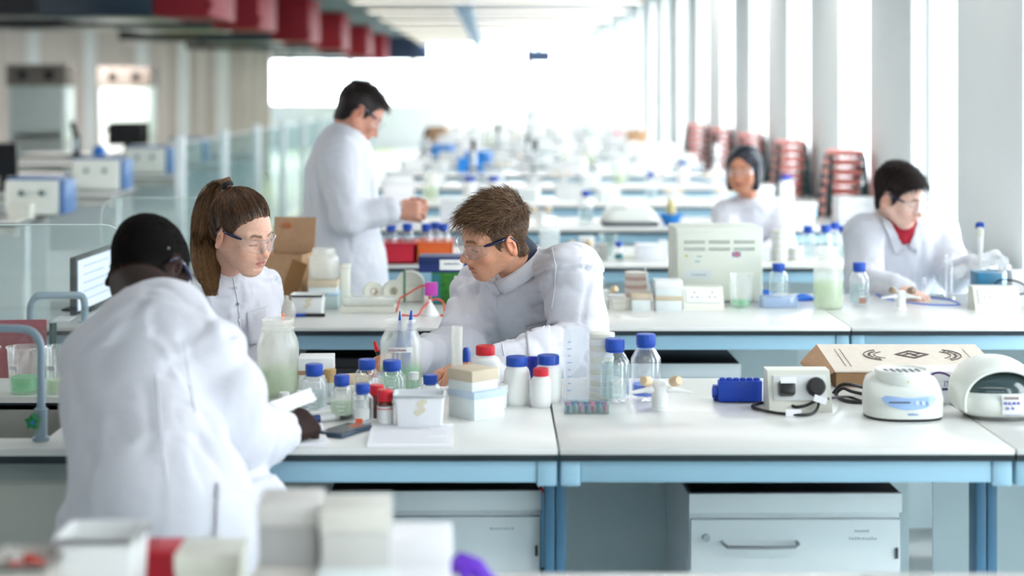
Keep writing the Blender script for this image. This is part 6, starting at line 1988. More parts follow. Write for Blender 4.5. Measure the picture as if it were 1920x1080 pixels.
# ================================================================ seated woman
def seated_woman():
    rnd = np.random.RandomState(5)
    S = 0.87
    R = head_frame(-34, 18, 5)
    c = npv(P(413, 449, 4.72)) - R @ npv((0.079, -0.008, 0.0)) * S
    neck = npv(P(420, 520, 4.87))
    pelv = npv(P(420, 0, 5.12)); pelv[2] = 0.62
    base = Vector((pelv[0], pelv[1], 0))
    t = thing('person', 'woman with long brown ponytail and clear safety glasses in white lab coat', 'person', base)
    v, f, col = make_head(R, c, neck, S, (232, 184, 160), (206, 116, 116), (92, 62, 48), fem=True, h=0.0026, red=0.4)
    Ls, Rs = npv(P(486, 549, 4.98)), npv(P(346, 563, 4.80))
    Le, Re = npv(P(497, 678, 4.78)), npv(P(318, 690, 4.62))
    Lw, Rw = npv(P(520, 716, 4.50)), npv(P(440, 716, 4.45))
    hl, hlf = hand_mesh(Lw, (0.3, -0.9, -0.1), (0.1, -0.1, -1), -1, curl=(20, 25, 20), scale=0.9)
    hr, hrf = hand_mesh(Rw, (0.6, -0.7, -0.1), (0.1, -0.1, -1), 1, curl=(20, 25, 20), scale=0.9)
    sk = npv(lin((230, 180, 156)))
    body_mesh(t, base, [(placed(v, R, c, S), f, col), (hl, hlf, np.tile(sk, (len(hl), 1))), (hr, hrf, np.tile(sk, (len(hr), 1))),
                        inner_body(neck, (Ls, Rs), (Le, Re), (Lw, Rw), pelv, (230, 180, 156))], M_skin)
    # hair: combed back to a high ponytail
    mk = hair_mask(v, fem=True) + 0.005 * vnoise(v * 110) * (v[:, 1] > 0.0)
    sv, sf, sc, used = shell(v, f, mk, 0.008, (58, 38, 28), 0.1, ramp=0.04, edge=(176, 130, 106))
    cen = npv((0, -0.010, 0.051)); er = npv((0.074, 0.095, 0.092)) + 0.011
    tie = npv((0.012, -0.072, 0.140))
    cand = np.where(mk > 0.0)[0]
    n = 5200
    pk = rnd.choice(cand, n)
    edge = np.where((mk > -0.001) & (mk < 0.014))[0]
    pk[:2400] = rnd.choice(edge, 2400)
    a = v[pk] - cen
    b = np.tile(tie - cen, (n, 1)) + rnd.normal(0, 0.009, (n, 3))
    an = a / np.linalg.norm(a, axis=1, keepdims=True); bn = b / np.linalg.norm(b, axis=1, keepdims=True)
    om = np.arccos(np.clip((an * bn).sum(1), -1, 1))[:, None]
    path = []
    K = 9
    lift = rnd.uniform(-0.001, 0.0035, n)[:, None]
    for i in range(K):
        tt = i / (K - 1)
        dr = (np.sin((1 - tt) * om) * an + np.sin(tt * om) * bn) / (np.sin(om) + 1e-6)
        # follow the scalp: radius blends from the seed's own radius to the cap ellipsoid
        re = 1.0 / np.linalg.norm(dr / er, axis=1, keepdims=True)
        r0 = np.linalg.norm(a, axis=1, keepdims=True) + 0.0012
        r1 = np.maximum(re, 0)
        w = min(1, tt * 3.0)
        rr = r0 * (1 - w) + r1 * w + lift * math.sin(PI * min(1, tt * 1.2 + 0.1)) + 0.012 * max(0, tt - 0.75)
        path.append(cen + dr * rr)
    path = np.stack(path, 1)
    c1, c2 = npv(lin((52, 34, 26))), npv(lin((150, 108, 74)))
    u = rnd.uniform(0, 1, (n, 1)) ** 2.4
    rr_ = 0.0008 * rnd.uniform(0.7, 1.5, n); rr_[:2400] *= 0.55
    st = strand_mesh(path, rr_, c1 * (1 - u) + c2 * u)
    hv, hf, hc = join([(sv, sf, sc), st])
    hv = placed(hv, R, c, S)
    # ponytail in the world
    tw = c + R @ (tie * S)
    line = [tw, tw + R @ npv((0, -0.022, 0.016)), npv(P(404, 346, 4.85)), npv(P(393, 372, 4.86)), npv(P(386, 415, 4.85)), npv(P(384, 462, 4.82)), npv(P(389, 510, 4.78)), npv(P(398, 556, 4.74))]
    ln = np.array([tuple(q) for q in smooth_path([Vector(q) for q in line], 4)])
    K = len(ln)
    tr = np.interp(np.linspace(0, 7, K), range(8), [0.008, 0.016, 0.024, 0.034, 0.041, 0.041, 0.034, 0.012])
    n = 2600
    ang = rnd.uniform(0, 2 * PI, n); rr = np.sqrt(rnd.uniform(0, 1, n))
    sx = npv((1, 0.0, 0.0)); sy = npv((0.0, 1, 0.0))
    end = 0.70 + 0.30 * rnd.uniform(0, 1, n) ** 0.7
    paths = np.zeros((n, 14, 3))
    wav = rnd.uniform(0, 6.28, n)
    for i in range(14):
        s_ = end * i / 13 * (K - 1)
        s_ = np.clip(s_, 0, K - 1.001)
        k0 = s_.astype(int); fr = (s_ - k0)[:, None]
        pc = ln[k0] * (1 - fr) + ln[k0 + 1] * fr
        rad = np.interp(s_, range(K), tr)
        wv = 0.0045 * np.sin(s_ * 0.5 + wav * 0.5 + ang) * (i / 13)
        paths[:, i] = pc + sx * (rad * rr * np.cos(ang) + wv)[:, None] + sy * (rad * rr * np.sin(ang) * 0.6)[:, None]
        if i < 4:
            paths[:, i, 2] += rad * rr * np.cos(ang) * (0.7 - 0.17 * i)
    u = (rnd.uniform(0, 1, (n, 1)) ** 1.7)
    c1, c2 = npv(lin((62, 42, 30))), npv(lin((166, 124, 84)))
    pt = strand_mesh(paths, 0.0011 * rnd.uniform(0.7, 1.6, n), c1 * (1 - u) + c2 * u, tip=((150, 112, 74), 0.55))
    hv, hf, hc = join([(hv, hf, hc), pt])
    hr_ = link('hair', np_mesh('hair', hv - npv(base), hf, M_hair, hc), t)
    tie_w = Vector(tw + R @ npv((0, -0.006, 0.004)) - npv(base))
    axd = Vector(R @ npv((0, -0.75, 0.6)))
    obj('hair_tie', MB().lathe([(0.011, -0.006), (0.0165, -0.005), (0.0175, 0), (0.0165, 0.005), (0.011, 0.006)], 24, tie_w, axis=axd), mat('black_elastic', (20, 20, 26), rough=0.7), hr_)
    glasses(t, base, R, c, S)
    ax = Rs - Ls
    coat, bv = build_coat(t, base, (ax, [(pelv, 0.16, 0.12), (npv(P(420, 720, 5.03)), 0.145, 0.11), (npv(P(420, 630, 4.95)), 0.155, 0.108), (npv(P(420, 570, 4.91)), 0.125, 0.085), (npv(P(420, 546, 4.89)), 0.082, 0.070)]),
        [[(npv(P(440, 535, 4.92)), 0.050), (Ls, 0.062), (Le, 0.054), (Lw + (Le - Lw) * 0.08, 0.042)],
         [(npv(P(398, 540, 4.86)), 0.050), (Rs, 0.064), (Re, 0.056), (Rw + (Re - Rw) * 0.08, 0.042)]],
        thighs=[[(pelv + npv((0.09, -0.02, -0.04)), 0.105), (pelv + npv((0.13, -0.30, -0.04)), 0.09)], [(pelv + npv((-0.09, -0.02, -0.04)), 0.105), (pelv + npv((-0.12, -0.30, -0.04)), 0.09)]],
        h=0.0072, seed=5, amp=1.6)
    up = npv((0.1, 0.2, 1.0))
    cb = collar_band(neck - npv(base) - npv((0, 0, 0.034)), (0, 0, 0), up, ax, 0.078, 0.074, 0.036, flare=-0.008, gap=0.35)
    co = obj('collar', cb, M_coat, coat, smooth=80)
    sd = co.modifiers.new('thickness', 'SOLIDIFY'); sd.thickness = 0.004
    drape(bv, [(462, 586), (500, 577), (504, 640), (468, 648)], 'chest_pocket', base, coat, M_coat, off=0.003, n=10, thick=0.003)
    seam(bv, [(462, 586), (480, 584), (500, 577)], base, coat, r=0.0022, name='pocket_hem', off=0.004)
    seam(bv, [(437, 520), (446, 570), (452, 620), (456, 650)], base, coat, r=0.0025, name='placket_edge', off=0.001)
    for i in range(4):
        loc, nr = hit(bv, 441 + 4 * i, 540 + 30 * i)
        if loc: obj('press_stud', MB().cyl(loc - base, 0.0045, 0.003, 14, axis=nr if nr.dot(CAMP - loc) > 0 else -nr), M_metal, coat)
    hips = [pelv + npv((0.085, 0, -0.03)), pelv + npv((-0.085, 0, -0.03))]
    knees = [npv((hips[0][0] + 0.05, 4.72, 0.55)), npv((hips[1][0] - 0.05, 4.72, 0.55))]
    ank = [npv((knees[0][0], 4.80, 0.11)), npv((knees[1][0], 4.80, 0.11))]
    lower_body(t, base, hips, knees, ank)
    stool((base.x, base.y, 0), 'red stool under the woman with the ponytail', 0.50)

# ================================================================ man seen from behind
def back_man():
    rnd = np.random.RandomState(8)
    S = 0.95
    R = head_frame(61, 40, -8)
    c = npv(P(326, 506, 3.56)) - R @ npv((0.079, -0.010, 0.0)) * S
    neck = npv(P(290, 574, 3.40))
    pelv = npv(P(300, 0, 3.12)); pelv[2] = 0.82
    base = Vector((pelv[0], pelv[1], 0))
    t = thing('person', 'man seen from behind with cropped black hair, white coat, leaning on the front bench', 'person', base)
    v, f, col = make_head(R, c, neck, S, (48, 31, 28), (84, 46, 43), (26, 18, 16), h=0.003, red=0.0)
    Ls, Rs = npv(P(188, 675, 3.36)), npv(P(388, 672, 3.27))
    Le, Re = npv(P(215, 792, 3.60)), npv(P(440, 812, 3.27))
    Lw, Rw = npv(P(330, 800, 3.78)), npv(P(530, 809, 3.57))
    hr, hrf = hand_mesh(Rw, npv(P(572, 793, 3.63)) - Rw, (-0.25, 0.6, -0.75), 1, fcurl=[(34, 56, 36), (40, 60, 40), (46, 62, 42), (52, 64, 44)], thumb=0.7, scale=0.95)
    hl, hlf = hand_mesh(Lw, (0.8, 0.5, 0.0), (0, 0, -1), -1, curl=(15, 22, 18))
    sk = npv(lin((46, 30, 27)))
    body_mesh(t, base, [(placed(v, R, c, S), f, col), (hl, hlf, np.tile(sk, (len(hl), 1))), (hr, hrf, np.tile(sk, (len(hr), 1))),
                        inner_body(neck, (Ls, Rs), (Le, Re), (Lw, Rw), pelv, (46, 30, 27))], M_skind)
    mk = hair_mask(v, raise_=0.0)
    mk = np.where(v[:, 1] < -0.02, v[:, 2] + 0.040 - np.clip((-0.085 - v[:, 1]) * 3, 0, 1), mk)
    ear = (np.abs(v[:, 0]) > 0.0735) & (v[:, 1] < 0.012) & (v[:, 1] > -0.036) & (v[:, 2] < 0.037)
    mk = np.where(ear, -1, mk)
    hv, hf, hc = short_hair(v, f, mk, (14, 10, 10), 5000, 0.004, rnd, lift=0.8, sides=1.0, rad=0.0006, col2=(26, 19, 18), thick=0.003, edge=(66, 44, 38))
    link('hair', np_mesh('hair', placed(hv, R, c, S) - npv(base), hf, mat('cropped_hair', (20, 16, 16), rough=0.9, spec=0.15, attr='Col', var=0.3, scale=200), hc), t)
    glasses(t, base, R, c, S)
    ax = Rs - Ls
    coat, bv = build_coat(t, base, (ax, [(pelv, 0.155, 0.15), (npv(P(290, 900, 3.11)), 0.134, 0.125), (npv(P(262, 800, 3.18)), 0.116, 0.112), (npv(P(266, 715, 3.27)), 0.140, 0.100), (npv(P(284, 645, 3.32)), 0.112, 0.072), (npv(P(287, 612, 3.36)), 0.080, 0.066)]),
        [[(npv(P(332, 624, 3.33)), 0.054), (Rs, 0.070), (npv(P(418, 735, 3.25)), 0.066), (Re, 0.060), (npv(P(484, 818, 3.42)), 0.049), (Rw + (Re - Rw) * 0.14, 0.044)],
         [(npv(P(238, 626, 3.34)), 0.054), (Ls, 0.068), (Le, 0.062), (Lw + (Le - Lw) * 0.08, 0.044)]],
        thighs=[[(pelv + npv((0.06, 0.0, -0.03)), 0.105), (npv(P(455, 975, 3.33)), 0.072), (npv(P(500, 985, 3.44)), 0.060)], [(pelv + npv((-0.07, 0.02, -0.02)), 0.12), (npv(P(270, 990, 3.45)), 0.085)]],
        h=0.0075, seed=9, amp=1.15, ring_amp=0.014,
        extra=[lambda F: F.cone(pelv + npv((0.02, -0.02, 0.02)), pelv + npv((0.04, -0.015, -0.075)), 0.150, 0.145, 0.05, n=(0, 1, 0), f=0.8)])
    up = npv((0.05, 0.55, 1.0))
    cb = collar_band(neck - npv(base) - npv((0, 0.010, 0.024)), (0, 0, 0), up, ax, 0.070, 0.068, 0.050, flare=-0.009, gap=2.2)
    co = obj('collar', cb, M_coat, coat, smooth=80)
    sd = co.modifiers.new('thickness', 'SOLIDIFY'); sd.thickness = 0.004
    seam(bv, [(292, 700), (296, 740), (300, 800), (305, 850), (312, 900)], base, coat, r=0.0022, name='back_seam')
    seam(bv, [(345, 640), (352, 690), (360, 740), (366, 775)], base, coat, r=0.002, name='armhole_seam')
    drape(bv, [(405, 905), (465, 925), (470, 1015), (400, 1015)], 'hip_pocket', base, coat, M_coat, off=0.004, n=12, thick=0.004)
    obj('ear_stud', MB().lathe([(0, -0.003), (0.002, -0.002), (0.003, 0), (0.002, 0.002), (0, 0.003)], 12, Vector(c + R @ npv((0.071, -0.043, 0.030)) - npv(base))), M_metal, t)
    hips = [pelv + npv((0.08, 0.02, -0.03)), pelv + npv((-0.08, 0.02, -0.03))]
    knees = [npv(P(500, 985, 3.44)) + npv((0, 0, -0.01)), npv(P(270, 990, 3.46))]
    ank = [npv((knees[0][0] + 0.02, 3.42, 0.34)), npv((knees[1][0], 3.42, 0.34))]
    lower_body(t, base, hips, knees, ank)
    st = stool((base.x + 0.0, base.y + 0.02, 0), 'tall red stool under the man seen from behind', 0.735)
    # paper strip in his hand
    a, b = npv(P(497, 772, 3.52)), npv(P(586, 740, 3.62))
    pt = thing('paper_strip', 'white folded paper held up in the hand of the man seen from behind', 'paper', Vector((a + b) / 2))
    d = Vector(b - a); L = d.length; d.normalize()
    u = Vector((0.1, 0.7, 0.7)); u = (u - d * u.dot(d)).normalized(); n_ = d.cross(u)
    for k, (o_, tl) in enumerate(((0.0, 0.25), (0.0014, -0.12))):
        uu = (u + n_ * tl).normalized()
        q = [d * (-L / 2) - uu * 0.014, d * (L / 2) - uu * 0.014, d * (L / 2) + uu * 0.014, d * (-L / 2) + uu * 0.014]
        q = [p_ + n_ * o_ * 2 for p_ in q]; q2 = [p_ + n_ * 0.0008 for p_ in q]
        obj('leaf', MB().add([*q, *q2], [[3, 2, 1, 0], [4, 5, 6, 7], [0, 1, 5, 4], [1, 2, 6, 5], [2, 3, 7, 6], [3, 0, 4, 7]]), M_paper, pt, smooth=0)

# ================================================================ standing man
def standing_man():
    rnd = np.random.RandomState(21)
    S = 0.95
    R = head_frame(16, 36, 0)
    c = npv(P(672, 213, 6.80)) - R @ npv((0.079, -0.008, 0.0)) * S
    neck = npv(P(651, 258, 6.90))
    pelv = npv(P(648, 0, 6.90)); pelv[2] = 0.95
    base = Vector((pelv[0], pelv[1], 0))
    t = thing('person', 'tall man standing in profile in a long white coat by the crimson tray', 'person', base)
    v, f, col = make_head(R, c, neck, S, (206, 148, 126), (180, 104, 96), (40, 30, 28), h=0.004, red=0.4, shave=0.2, detail=False)
    Rs, Ls = npv(P(636, 296, 6.72)), npv(P(652, 290, 7.06))
    Re, Le = npv(P(652, 408, 6.68)), npv(P(678, 402, 7.08))
    Rw, Lw = npv(P(738, 394, 6.72)), npv(P(748, 396, 7.02))
    hr, hrf = hand_mesh(Rw, (0.95, 0.1, 0.02), (0.0, 0.8, -0.5), 1, curl=(35, 40, 25), thumb=0.6, h=0.003)
    hl, hlf = hand_mesh(Lw, (0.95, -0.2, -0.1), (0.0, -0.8, 0.5), -1, curl=(40, 40, 25), thumb=0.6, h=0.003)
    sk = npv(lin((204, 146, 124)))
    body_mesh(t, base, [(placed(v, R, c, S), f, col), (hl, hlf, np.tile(sk, (len(hl), 1))), (hr, hrf, np.tile(sk, (len(hr), 1))),
                        inner_body(neck, (Ls, Rs), (Le, Re), (Lw, Rw), pelv, (206, 148, 126))], M_skin)
    mk = hair_mask(v, raise_=0.0)
    hv, hf, hc = short_hair(v, f, mk, (30, 22, 22), 3500, 0.026, rnd, lift=0.7, sides=0.2, quiff=0.5, rad=0.0009, col2=(70, 52, 44), thick=0.006)
    link('hair', np_mesh('hair', placed(hv, R, c, S) - npv(base), hf, M_hair, hc), t)
    glasses(t, base, R, c, S)
    ax = Rs - Ls
    coat, bv = build_coat(t, base, (ax, [(npv((base.x + 0.05, base.y, 0.62)), 0.20, 0.17), (pelv, 0.175, 0.135), (npv(P(640, 400, 6.90)), 0.160, 0.125), (npv(P(640, 330, 6.90)), 0.175, 0.13), (npv(P(645, 284, 6.90)), 0.13, 0.085)]),
        [[(npv(P(648, 272, 6.84)), 0.056), (Rs, 0.074), (Re, 0.062), (Rw + (Re - Rw) * 0.05, 0.044)], [(npv(P(655, 270, 6.98)), 0.056), (Ls, 0.074), (Le, 0.062), (Lw + (Le - Lw) * 0.05, 0.044)]],
        h=0.010, seed=14, amp=1.3)
    cb = collar_band(neck - npv(base) - npv((0.006, 0, 0.03)), (0, 0, 0), (0.35, 0, 1.0), ax, 0.076, 0.074, 0.040, flare=-0.006, gap=0.7)
    co = obj('collar', cb, M_coat, coat, smooth=80)
    sd = co.modifiers.new('thickness', 'SOLIDIFY'); sd.thickness = 0.004
    d = Vector(Rw - Re).normalized()
    obj('wristwatch', MB().lathe([(0.026, -0.010), (0.0335, -0.010), (0.0335, 0.010), (0.026, 0.010)], 24, Vector(Rw + npv(d) * 0.016 - npv(base)), axis=d), M_black, t)
    hips = [pelv + npv((0.0, -0.09, -0.03)), pelv + npv((0.0, 0.09, -0.03))]
    knees = [npv((base.x + 0.02, base.y - 0.10, 0.50)), npv((base.x + 0.02, base.y + 0.10, 0.50))]
    ank = [npv((base.x, base.y - 0.11, 0.11)), npv((base.x, base.y + 0.11, 0.11))]
    lower_body(t, base, hips, knees, ank)

# ================================================================ man with red shirt
def right_man():
    rnd = np.random.RandomState(31)
    S = 0.94
    R = head_frame(-38, 24, 10)
    c = npv(P(1660, 376, 6.55)) - R @ npv((0.079, -0.008, 0.0)) * S
    neck = npv(P(1680, 425, 6.70))
    pelv = npv(P(1690, 0, 6.80)); pelv[2] = 0.66
    base = Vector((pelv[0], pelv[1], 0))
    t = thing('person', 'dark-haired young man in white coat over red shirt, one gloved hand raised', 'person', base)
    v, f, col = make_head(R, c, neck, S, (232, 190, 170), (206, 118, 112), (44, 30, 26), h=0.004, red=0.4, detail=False)
    Rs, Ls = npv(P(1622, 440, 6.62)), npv(P(1757, 432, 6.78))
    Re, Le = npv(P(1618, 528, 6.45)), npv(P(1792, 520, 6.58))
    Rw, Lw = npv(P(1690, 545, 6.12)), npv(P(1822, 500, 6.24))
    hr, hrf = hand_mesh(Rw, (0.6, -0.7, -0.2), (0.0, -0.2, -1), 1, curl=(20, 28, 20), h=0.003)
    hl, hlf = hand_mesh(Lw, (0.72, -0.3, 0.35), (0.3, -0.5, -0.6), -1, fcurl=[(48, 55, 30), (50, 60, 40), (55, 60, 40), (60, 60, 40)], thumb=0.6, h=0.003, stub=0.05, scale=1.1)
    sk = npv(lin((230, 186, 166))); gl = npv(lin((244, 246, 250)))
    body_mesh(t, base, [(placed(v, R, c, S), f, col), (hr, hrf, np.tile(sk, (len(hr), 1))),
                        inner_body(neck, (Ls, Rs), (Le, Re), (Lw, Rw), pelv, (232, 190, 170))], M_skin)
    link('glove', np_mesh('glove', hl - npv(base), hlf, M_glove), t)
    mk = hair_mask(v, raise_=-0.004)
    hv, hf, hc = short_hair(v, f, mk, (30, 20, 20), 4200, 0.030, rnd, lift=0.55, sides=0.55, quiff=0.2, rad=0.0011, curl=0.006, col2=(78, 56, 52), thick=0.009)
    link('hair', np_mesh('hair', placed(hv, R, c, S) - npv(base), hf, M_hair, hc), t)
    glasses(t, base, R, c, S)
    ax = Rs - Ls
    coat, bv = build_coat(t, base, (ax, [(pelv, 0.17, 0.125), (npv(P(1690, 560, 6.76)), 0.160, 0.115), (npv(P(1690, 490, 6.72)), 0.175, 0.12), (npv(P(1690, 452, 6.70)), 0.145, 0.095)]),
        [[(npv(P(1660, 428, 6.68)), 0.055), (Rs, 0.074), (Re, 0.062), (Rw + (Re - Rw) * 0.05, 0.044)], [(npv(P(1715, 428, 6.73)), 0.055), (Ls, 0.074), (Le, 0.062), (Lw + (Le - Lw) * 0.03, 0.046)]],
        thighs=[[(pelv + npv((0.09, -0.02, -0.05)), 0.11), (pelv + npv((0.12, -0.24, -0.05)), 0.095)], [(pelv + npv((-0.09, -0.02, -0.05)), 0.11), (pelv + npv((-0.14, -0.24, -0.05)), 0.095)]],
        h=0.010, seed=25, amp=1.2)
    # red T-shirt in the open V and lapels
    dv = drape(bv, [(1662, 412), (1722, 408), (1708, 456), (1692, 458)], 'red_tshirt', base, t, M_redshirt, off=0.006, n=10)
    drape(bv, [(1648, 412), (1666, 416), (1696, 468), (1680, 478)], 'lapel', base, coat, M_coat, off=0.011, n=8, thick=0.004)
    drape(bv, [(1720, 408), (1738, 416), (1716, 474), (1702, 466)], 'lapel', base, coat, M_coat, off=0.011, n=8, thick=0.004)
    shirt = collar_band(neck - npv(base) - npv((0, -0.004, 0.030)), (0, 0, 0), (-0.1, 0.2, 1.0), ax, 0.066, 0.066, 0.014, flare=-0.003)
    obj('shirt_neckband', shirt, M_redshirt, t, smooth=80)
    hips = [pelv + npv((0.085, 0, -0.03)), pelv + npv((-0.085, 0, -0.03))]
    knees = [npv((hips[0][0] + 0.05, 6.46, 0.57)), npv((hips[1][0] - 0.05, 6.46, 0.57))]
    ank = [npv((knees[0][0], 6.52, 0.11)), npv((knees[1][0], 6.52, 0.11))]
    lower_body(t, base, hips, knees, ank)
    stool((base.x, base.y, 0), 'red stool under the man in the red shirt', 0.53)
    pp = npv(P(1838, 482, 6.16)); top = npv(P(1838, 422, 6.22))
    pt = thing('pipette', 'white pipette with blue plunger held in the gloved hand', 'pipette', Vector(pp))
    q = Vector(top - pp)
    obj('barrel', MB().tube([Vector((0, 0, -0.06)), Vector((0, 0, 0)), q * 0.6], [0.002, 0.008, 0.010], 12), M_white, pt)
    obj('shaft', MB().tube([q * 0.6, q * 0.9], [0.010, 0.012], 12), M_offw, pt)
    obj('plunger', MB().cyl(q * 0.9, 0.017, 0.018, 16, axis=q.normalized(), bev=0.002), M_bluecap, pt)

# ================================================================ woman at the back
def back_woman():
    rnd = np.random.RandomState(41)
    S = 0.92
    R = head_frame(-118, 8, 0)
    c = npv(P(1396, 322, 8.62))
    neck = npv(P(1404, 374, 8.70))
    pelv = npv(P(1408, 0, 8.75)); pelv[2] = 0.72
    base = Vector((pelv[0], pelv[1], 0))
    t = thing('person', 'woman with dark covered hair in white coat, blurred, at the bench near the windows', 'person', base)
    v, f, col = make_head(R, c, neck, S, (206, 142, 112), (180, 88, 84), (30, 24, 24), fem=True, h=0.0045, red=0.3, detail=False)
    Rs, Ls = npv(P(1362, 402, 8.68)), npv(P(1452, 398, 8.74))
    Re, Le = npv(P(1358, 468, 8.5)), npv(P(1470, 462, 8.55))
    Rw, Lw = npv(P(1395, 472, 8.25)), npv(P(1432, 472, 8.25))
    hr, hrf = hand_mesh(Rw, (0.5, -0.8, -0.1), (0.0, -0.2, -1), 1, h=0.0035, scale=0.92)
    hl, hlf = hand_mesh(Lw, (-0.5, -0.8, -0.1), (0.0, -0.2, -1), -1, h=0.0035, scale=0.92)
    sk = npv(lin((204, 140, 112)))
    body_mesh(t, base, [(placed(v, R, c, S), f, col), (hr, hrf, np.tile(sk, (len(hr), 1))), (hl, hlf, np.tile(sk, (len(hl), 1))),
                        inner_body(neck, (Ls, Rs), (Le, Re), (Lw, Rw), pelv, (206, 142, 112))], M_skin)
    F = Field((-0.13, -0.16, -0.2), (0.13, 0.12, 0.17), 0.006)
    F.ell((0, -0.018, 0.045), (0.092, 0.112, 0.100))
    F.ell((0, -0.045, -0.02), (0.088, 0.075, 0.10), 0.03)
    for s in (-1, 1):
        F.cone((s * 0.075, 0.02, 0.05), (s * 0.070, 0.03, -0.075), 0.020, 0.024, 0.02)
    F.ell((0, 0.105, -0.02), (0.060, 0.075, 0.098), 0.01, '-')
    hv, hf = F.mesh(); hv = relax(hv, hf, 1)
    hc = np.tile(npv(lin((26, 30, 44))), (len(hv), 1))
    link('hair', np_mesh('hair', placed(hv, R, c, S) - npv(base), hf, M_hair, hc), t)
    glasses(t, base, R, c, S)
    ax = Rs - Ls
    coat, bv = build_coat(t, base, (ax, [(pelv, 0.16, 0.12), (npv(P(1408, 500, 8.74)), 0.145, 0.11), (npv(P(1408, 440, 8.72)), 0.155, 0.11), (npv(P(1408, 404, 8.71)), 0.12, 0.085)]),
        [[(npv(P(1390, 388, 8.70)), 0.05), (Rs, 0.066), (Re, 0.056), (Rw, 0.042)], [(npv(P(1424, 386, 8.72)), 0.05), (Ls, 0.066), (Le, 0.056), (Lw, 0.042)]],
        h=0.011, seed=33)
    cb = collar_band(neck - npv(base) - npv((0, 0, 0.03)), (0, 0, 0), (0, 0.15, 1.0), ax, 0.072, 0.070, 0.034, flare=-0.006, gap=0.9)
    co = obj('collar', cb, M_coat, coat, smooth=80)
    sd = co.modifiers.new('thickness', 'SOLIDIFY'); sd.thickness = 0.004
    hips = [pelv + npv((0.085, 0, -0.03)), pelv + npv((-0.085, 0, -0.03))]
    knees = [npv((hips[0][0], 8.42, 0.62)), npv((hips[1][0], 8.42, 0.62))]
    ank = [npv((knees[0][0], 8.46, 0.11)), npv((knees[1][0], 8.46, 0.11))]
    lower_body(t, base, hips, knees, ank)
    stool((base.x, base.y, 0), 'red stool under the woman at the back', 0.60)

for fn_ in (seated_man, seated_woman, back_man, standing_man, right_man, back_woman):
    fn_()
# ================================================================== beyond the second bench
def at_row(i, px, back=0.25):
    Y = ROW[i] + back
    return Vector(((px - VX) / FPX * Y, Y, BH))
RN = {3: 'third', 4: 'fourth', 5: 'fifth', 6: 'sixth', 7: 'seventh', 8: 'eighth', 9: 'ninth', 10: 'tenth', 11: 'eleventh', 12: 'twelfth'}
# --- named things on the third and fourth rows
for k, (px, bk, D, H) in enumerate(((1515, 0.30, 0.06, 0.14), (1548, 0.22, 0.065, 0.15), (1566, 0.36, 0.06, 0.15), (1582, 0.24, 0.06, 0.145))):
    glass_bottle(at_row(3, px, bk), D, H, ['blue-capped bottle standing apart behind the tall jar', 'blue-capped bottle first of the trio behind the red-shirted man elbow', 'blue-capped bottle at the back of the trio behind the elbow', 'blue-capped bottle last of the trio against the white sleeve'][k], liquid=G_water, frac=0.4, grad=False)
petri_stack(at_row(3, 1462, 0.2), 9, 0.036, 'cream petri dish in the stack beside the power supply', 'petri stack by the power supply', M_offw, M_white, h=0.0145)
petri_stack(at_row(3, 1492, 0.2), 4, 0.032, 'cream petri dish in the short stack behind the tall jar', 'short petri stack', M_offw, M_white, h=0.0145)
for k, (px, w, h, d, lab, mm) in enumerate(((1100, 0.06, 0.10, 0.06, 'white tall carton on the third row beside the seated man', M_white), (1127, 0.05, 0.07, 0.05, 'grey carton on the third row beside the conical beaker', MATS['grey_card']), (1216, 0.11, 0.072, 0.07, 'white carton on the third row left of the power supply', M_paper), (1243, 0.03, 0.085, 0.06, 'narrow white carton against the power supply', M_white), (1187, 0.14, 0.022, 0.06, 'flat cream slab carton on the third row', M_offw), (1420, 0.10, 0.06, 0.08, 'white carton just right of the power supply top', M_white), (1030, 0.08, 0.13, 0.08, 'tall translucent white carton behind the seated man head', M_freez))):
    card_box(at_row(3, px, 0.22), w, d, h, lab, mm, mm, 0.3, name='carton')
beaker(at_row(3, 1140, 0.3), 0.036, 0.105, 'clear conical beaker on the third row', None, 0.3, G_dark, taper=0.6)
glass_bottle(at_row(3, 1160, 0.16), 0.045, 0.085, 'small blue-capped bottle with teal label on the third row', liquid=G_water, frac=0.3, grad=False, tagtxt='', tagm=MATS['teal_print'])
gas_tap(at_row(3, 1088, 0.2), 'gas tap with tan knobs on the third row', 1.1)
# white bench scanner, blue basin with tan bottle on the fourth row
t = thing('plate_reader', 'flat white plate reader with dark base on the fourth row', 'plate reader', at_row(4, 1180, 0.3))
obj('base', MB().box((0, 0, 0.012), (0.29, 0.24, 0.024), 0.004), M_ink, t)
obj('casing', loft([[(x * 1.45, y * 1.2, 0.024) for x, y in oval(0.1, 0.1, 40, 5)], [(x * 1.45, y * 1.2, 0.055) for x, y in oval(0.1, 0.1, 40, 5)], [(x * 1.2, y * 1.05 + 0.005, 0.085) for x, y in oval(0.1, 0.1, 40, 5)], [(x * 1.1, y * 1.0 + 0.01, 0.09) for x, y in oval(0.1, 0.1, 40, 5)]]), M_eq, t, smooth=50)
obj('lid_slot', MB().box((-0.06, -0.02, 0.091), (0.08, 0.05, 0.004)), M_ink, t)
t = thing('basin', 'bright blue flared basin on the fourth row', 'basin', at_row(4, 1258, 0.28))
obj('bowl', MB().lathe([(0, 0.002), (0.035, 0), (0.04, 0.004), (0.065, 0.058), (0.068, 0.06), (0.062, 0.06), (0.036, 0.008), (0, 0.008)], 28), mat('cyan_blue_plastic', (20, 134, 222), rough=0.4), t)
t = thing('tan_bottle', 'tan tall bottle standing inside the blue basin', 'bottle', at_row(4, 1258, 0.28) + Vector((0, 0, 0.008)))
obj('body', MB().lathe([(0, 0), (0.024, 0), (0.026, 0.004), (0.026, 0.10), (0.018, 0.115), (0.012, 0.12), (0.012, 0.135), (0, 0.135)], 24), mat('tan_plastic', (206, 192, 140), rough=0.5), t)
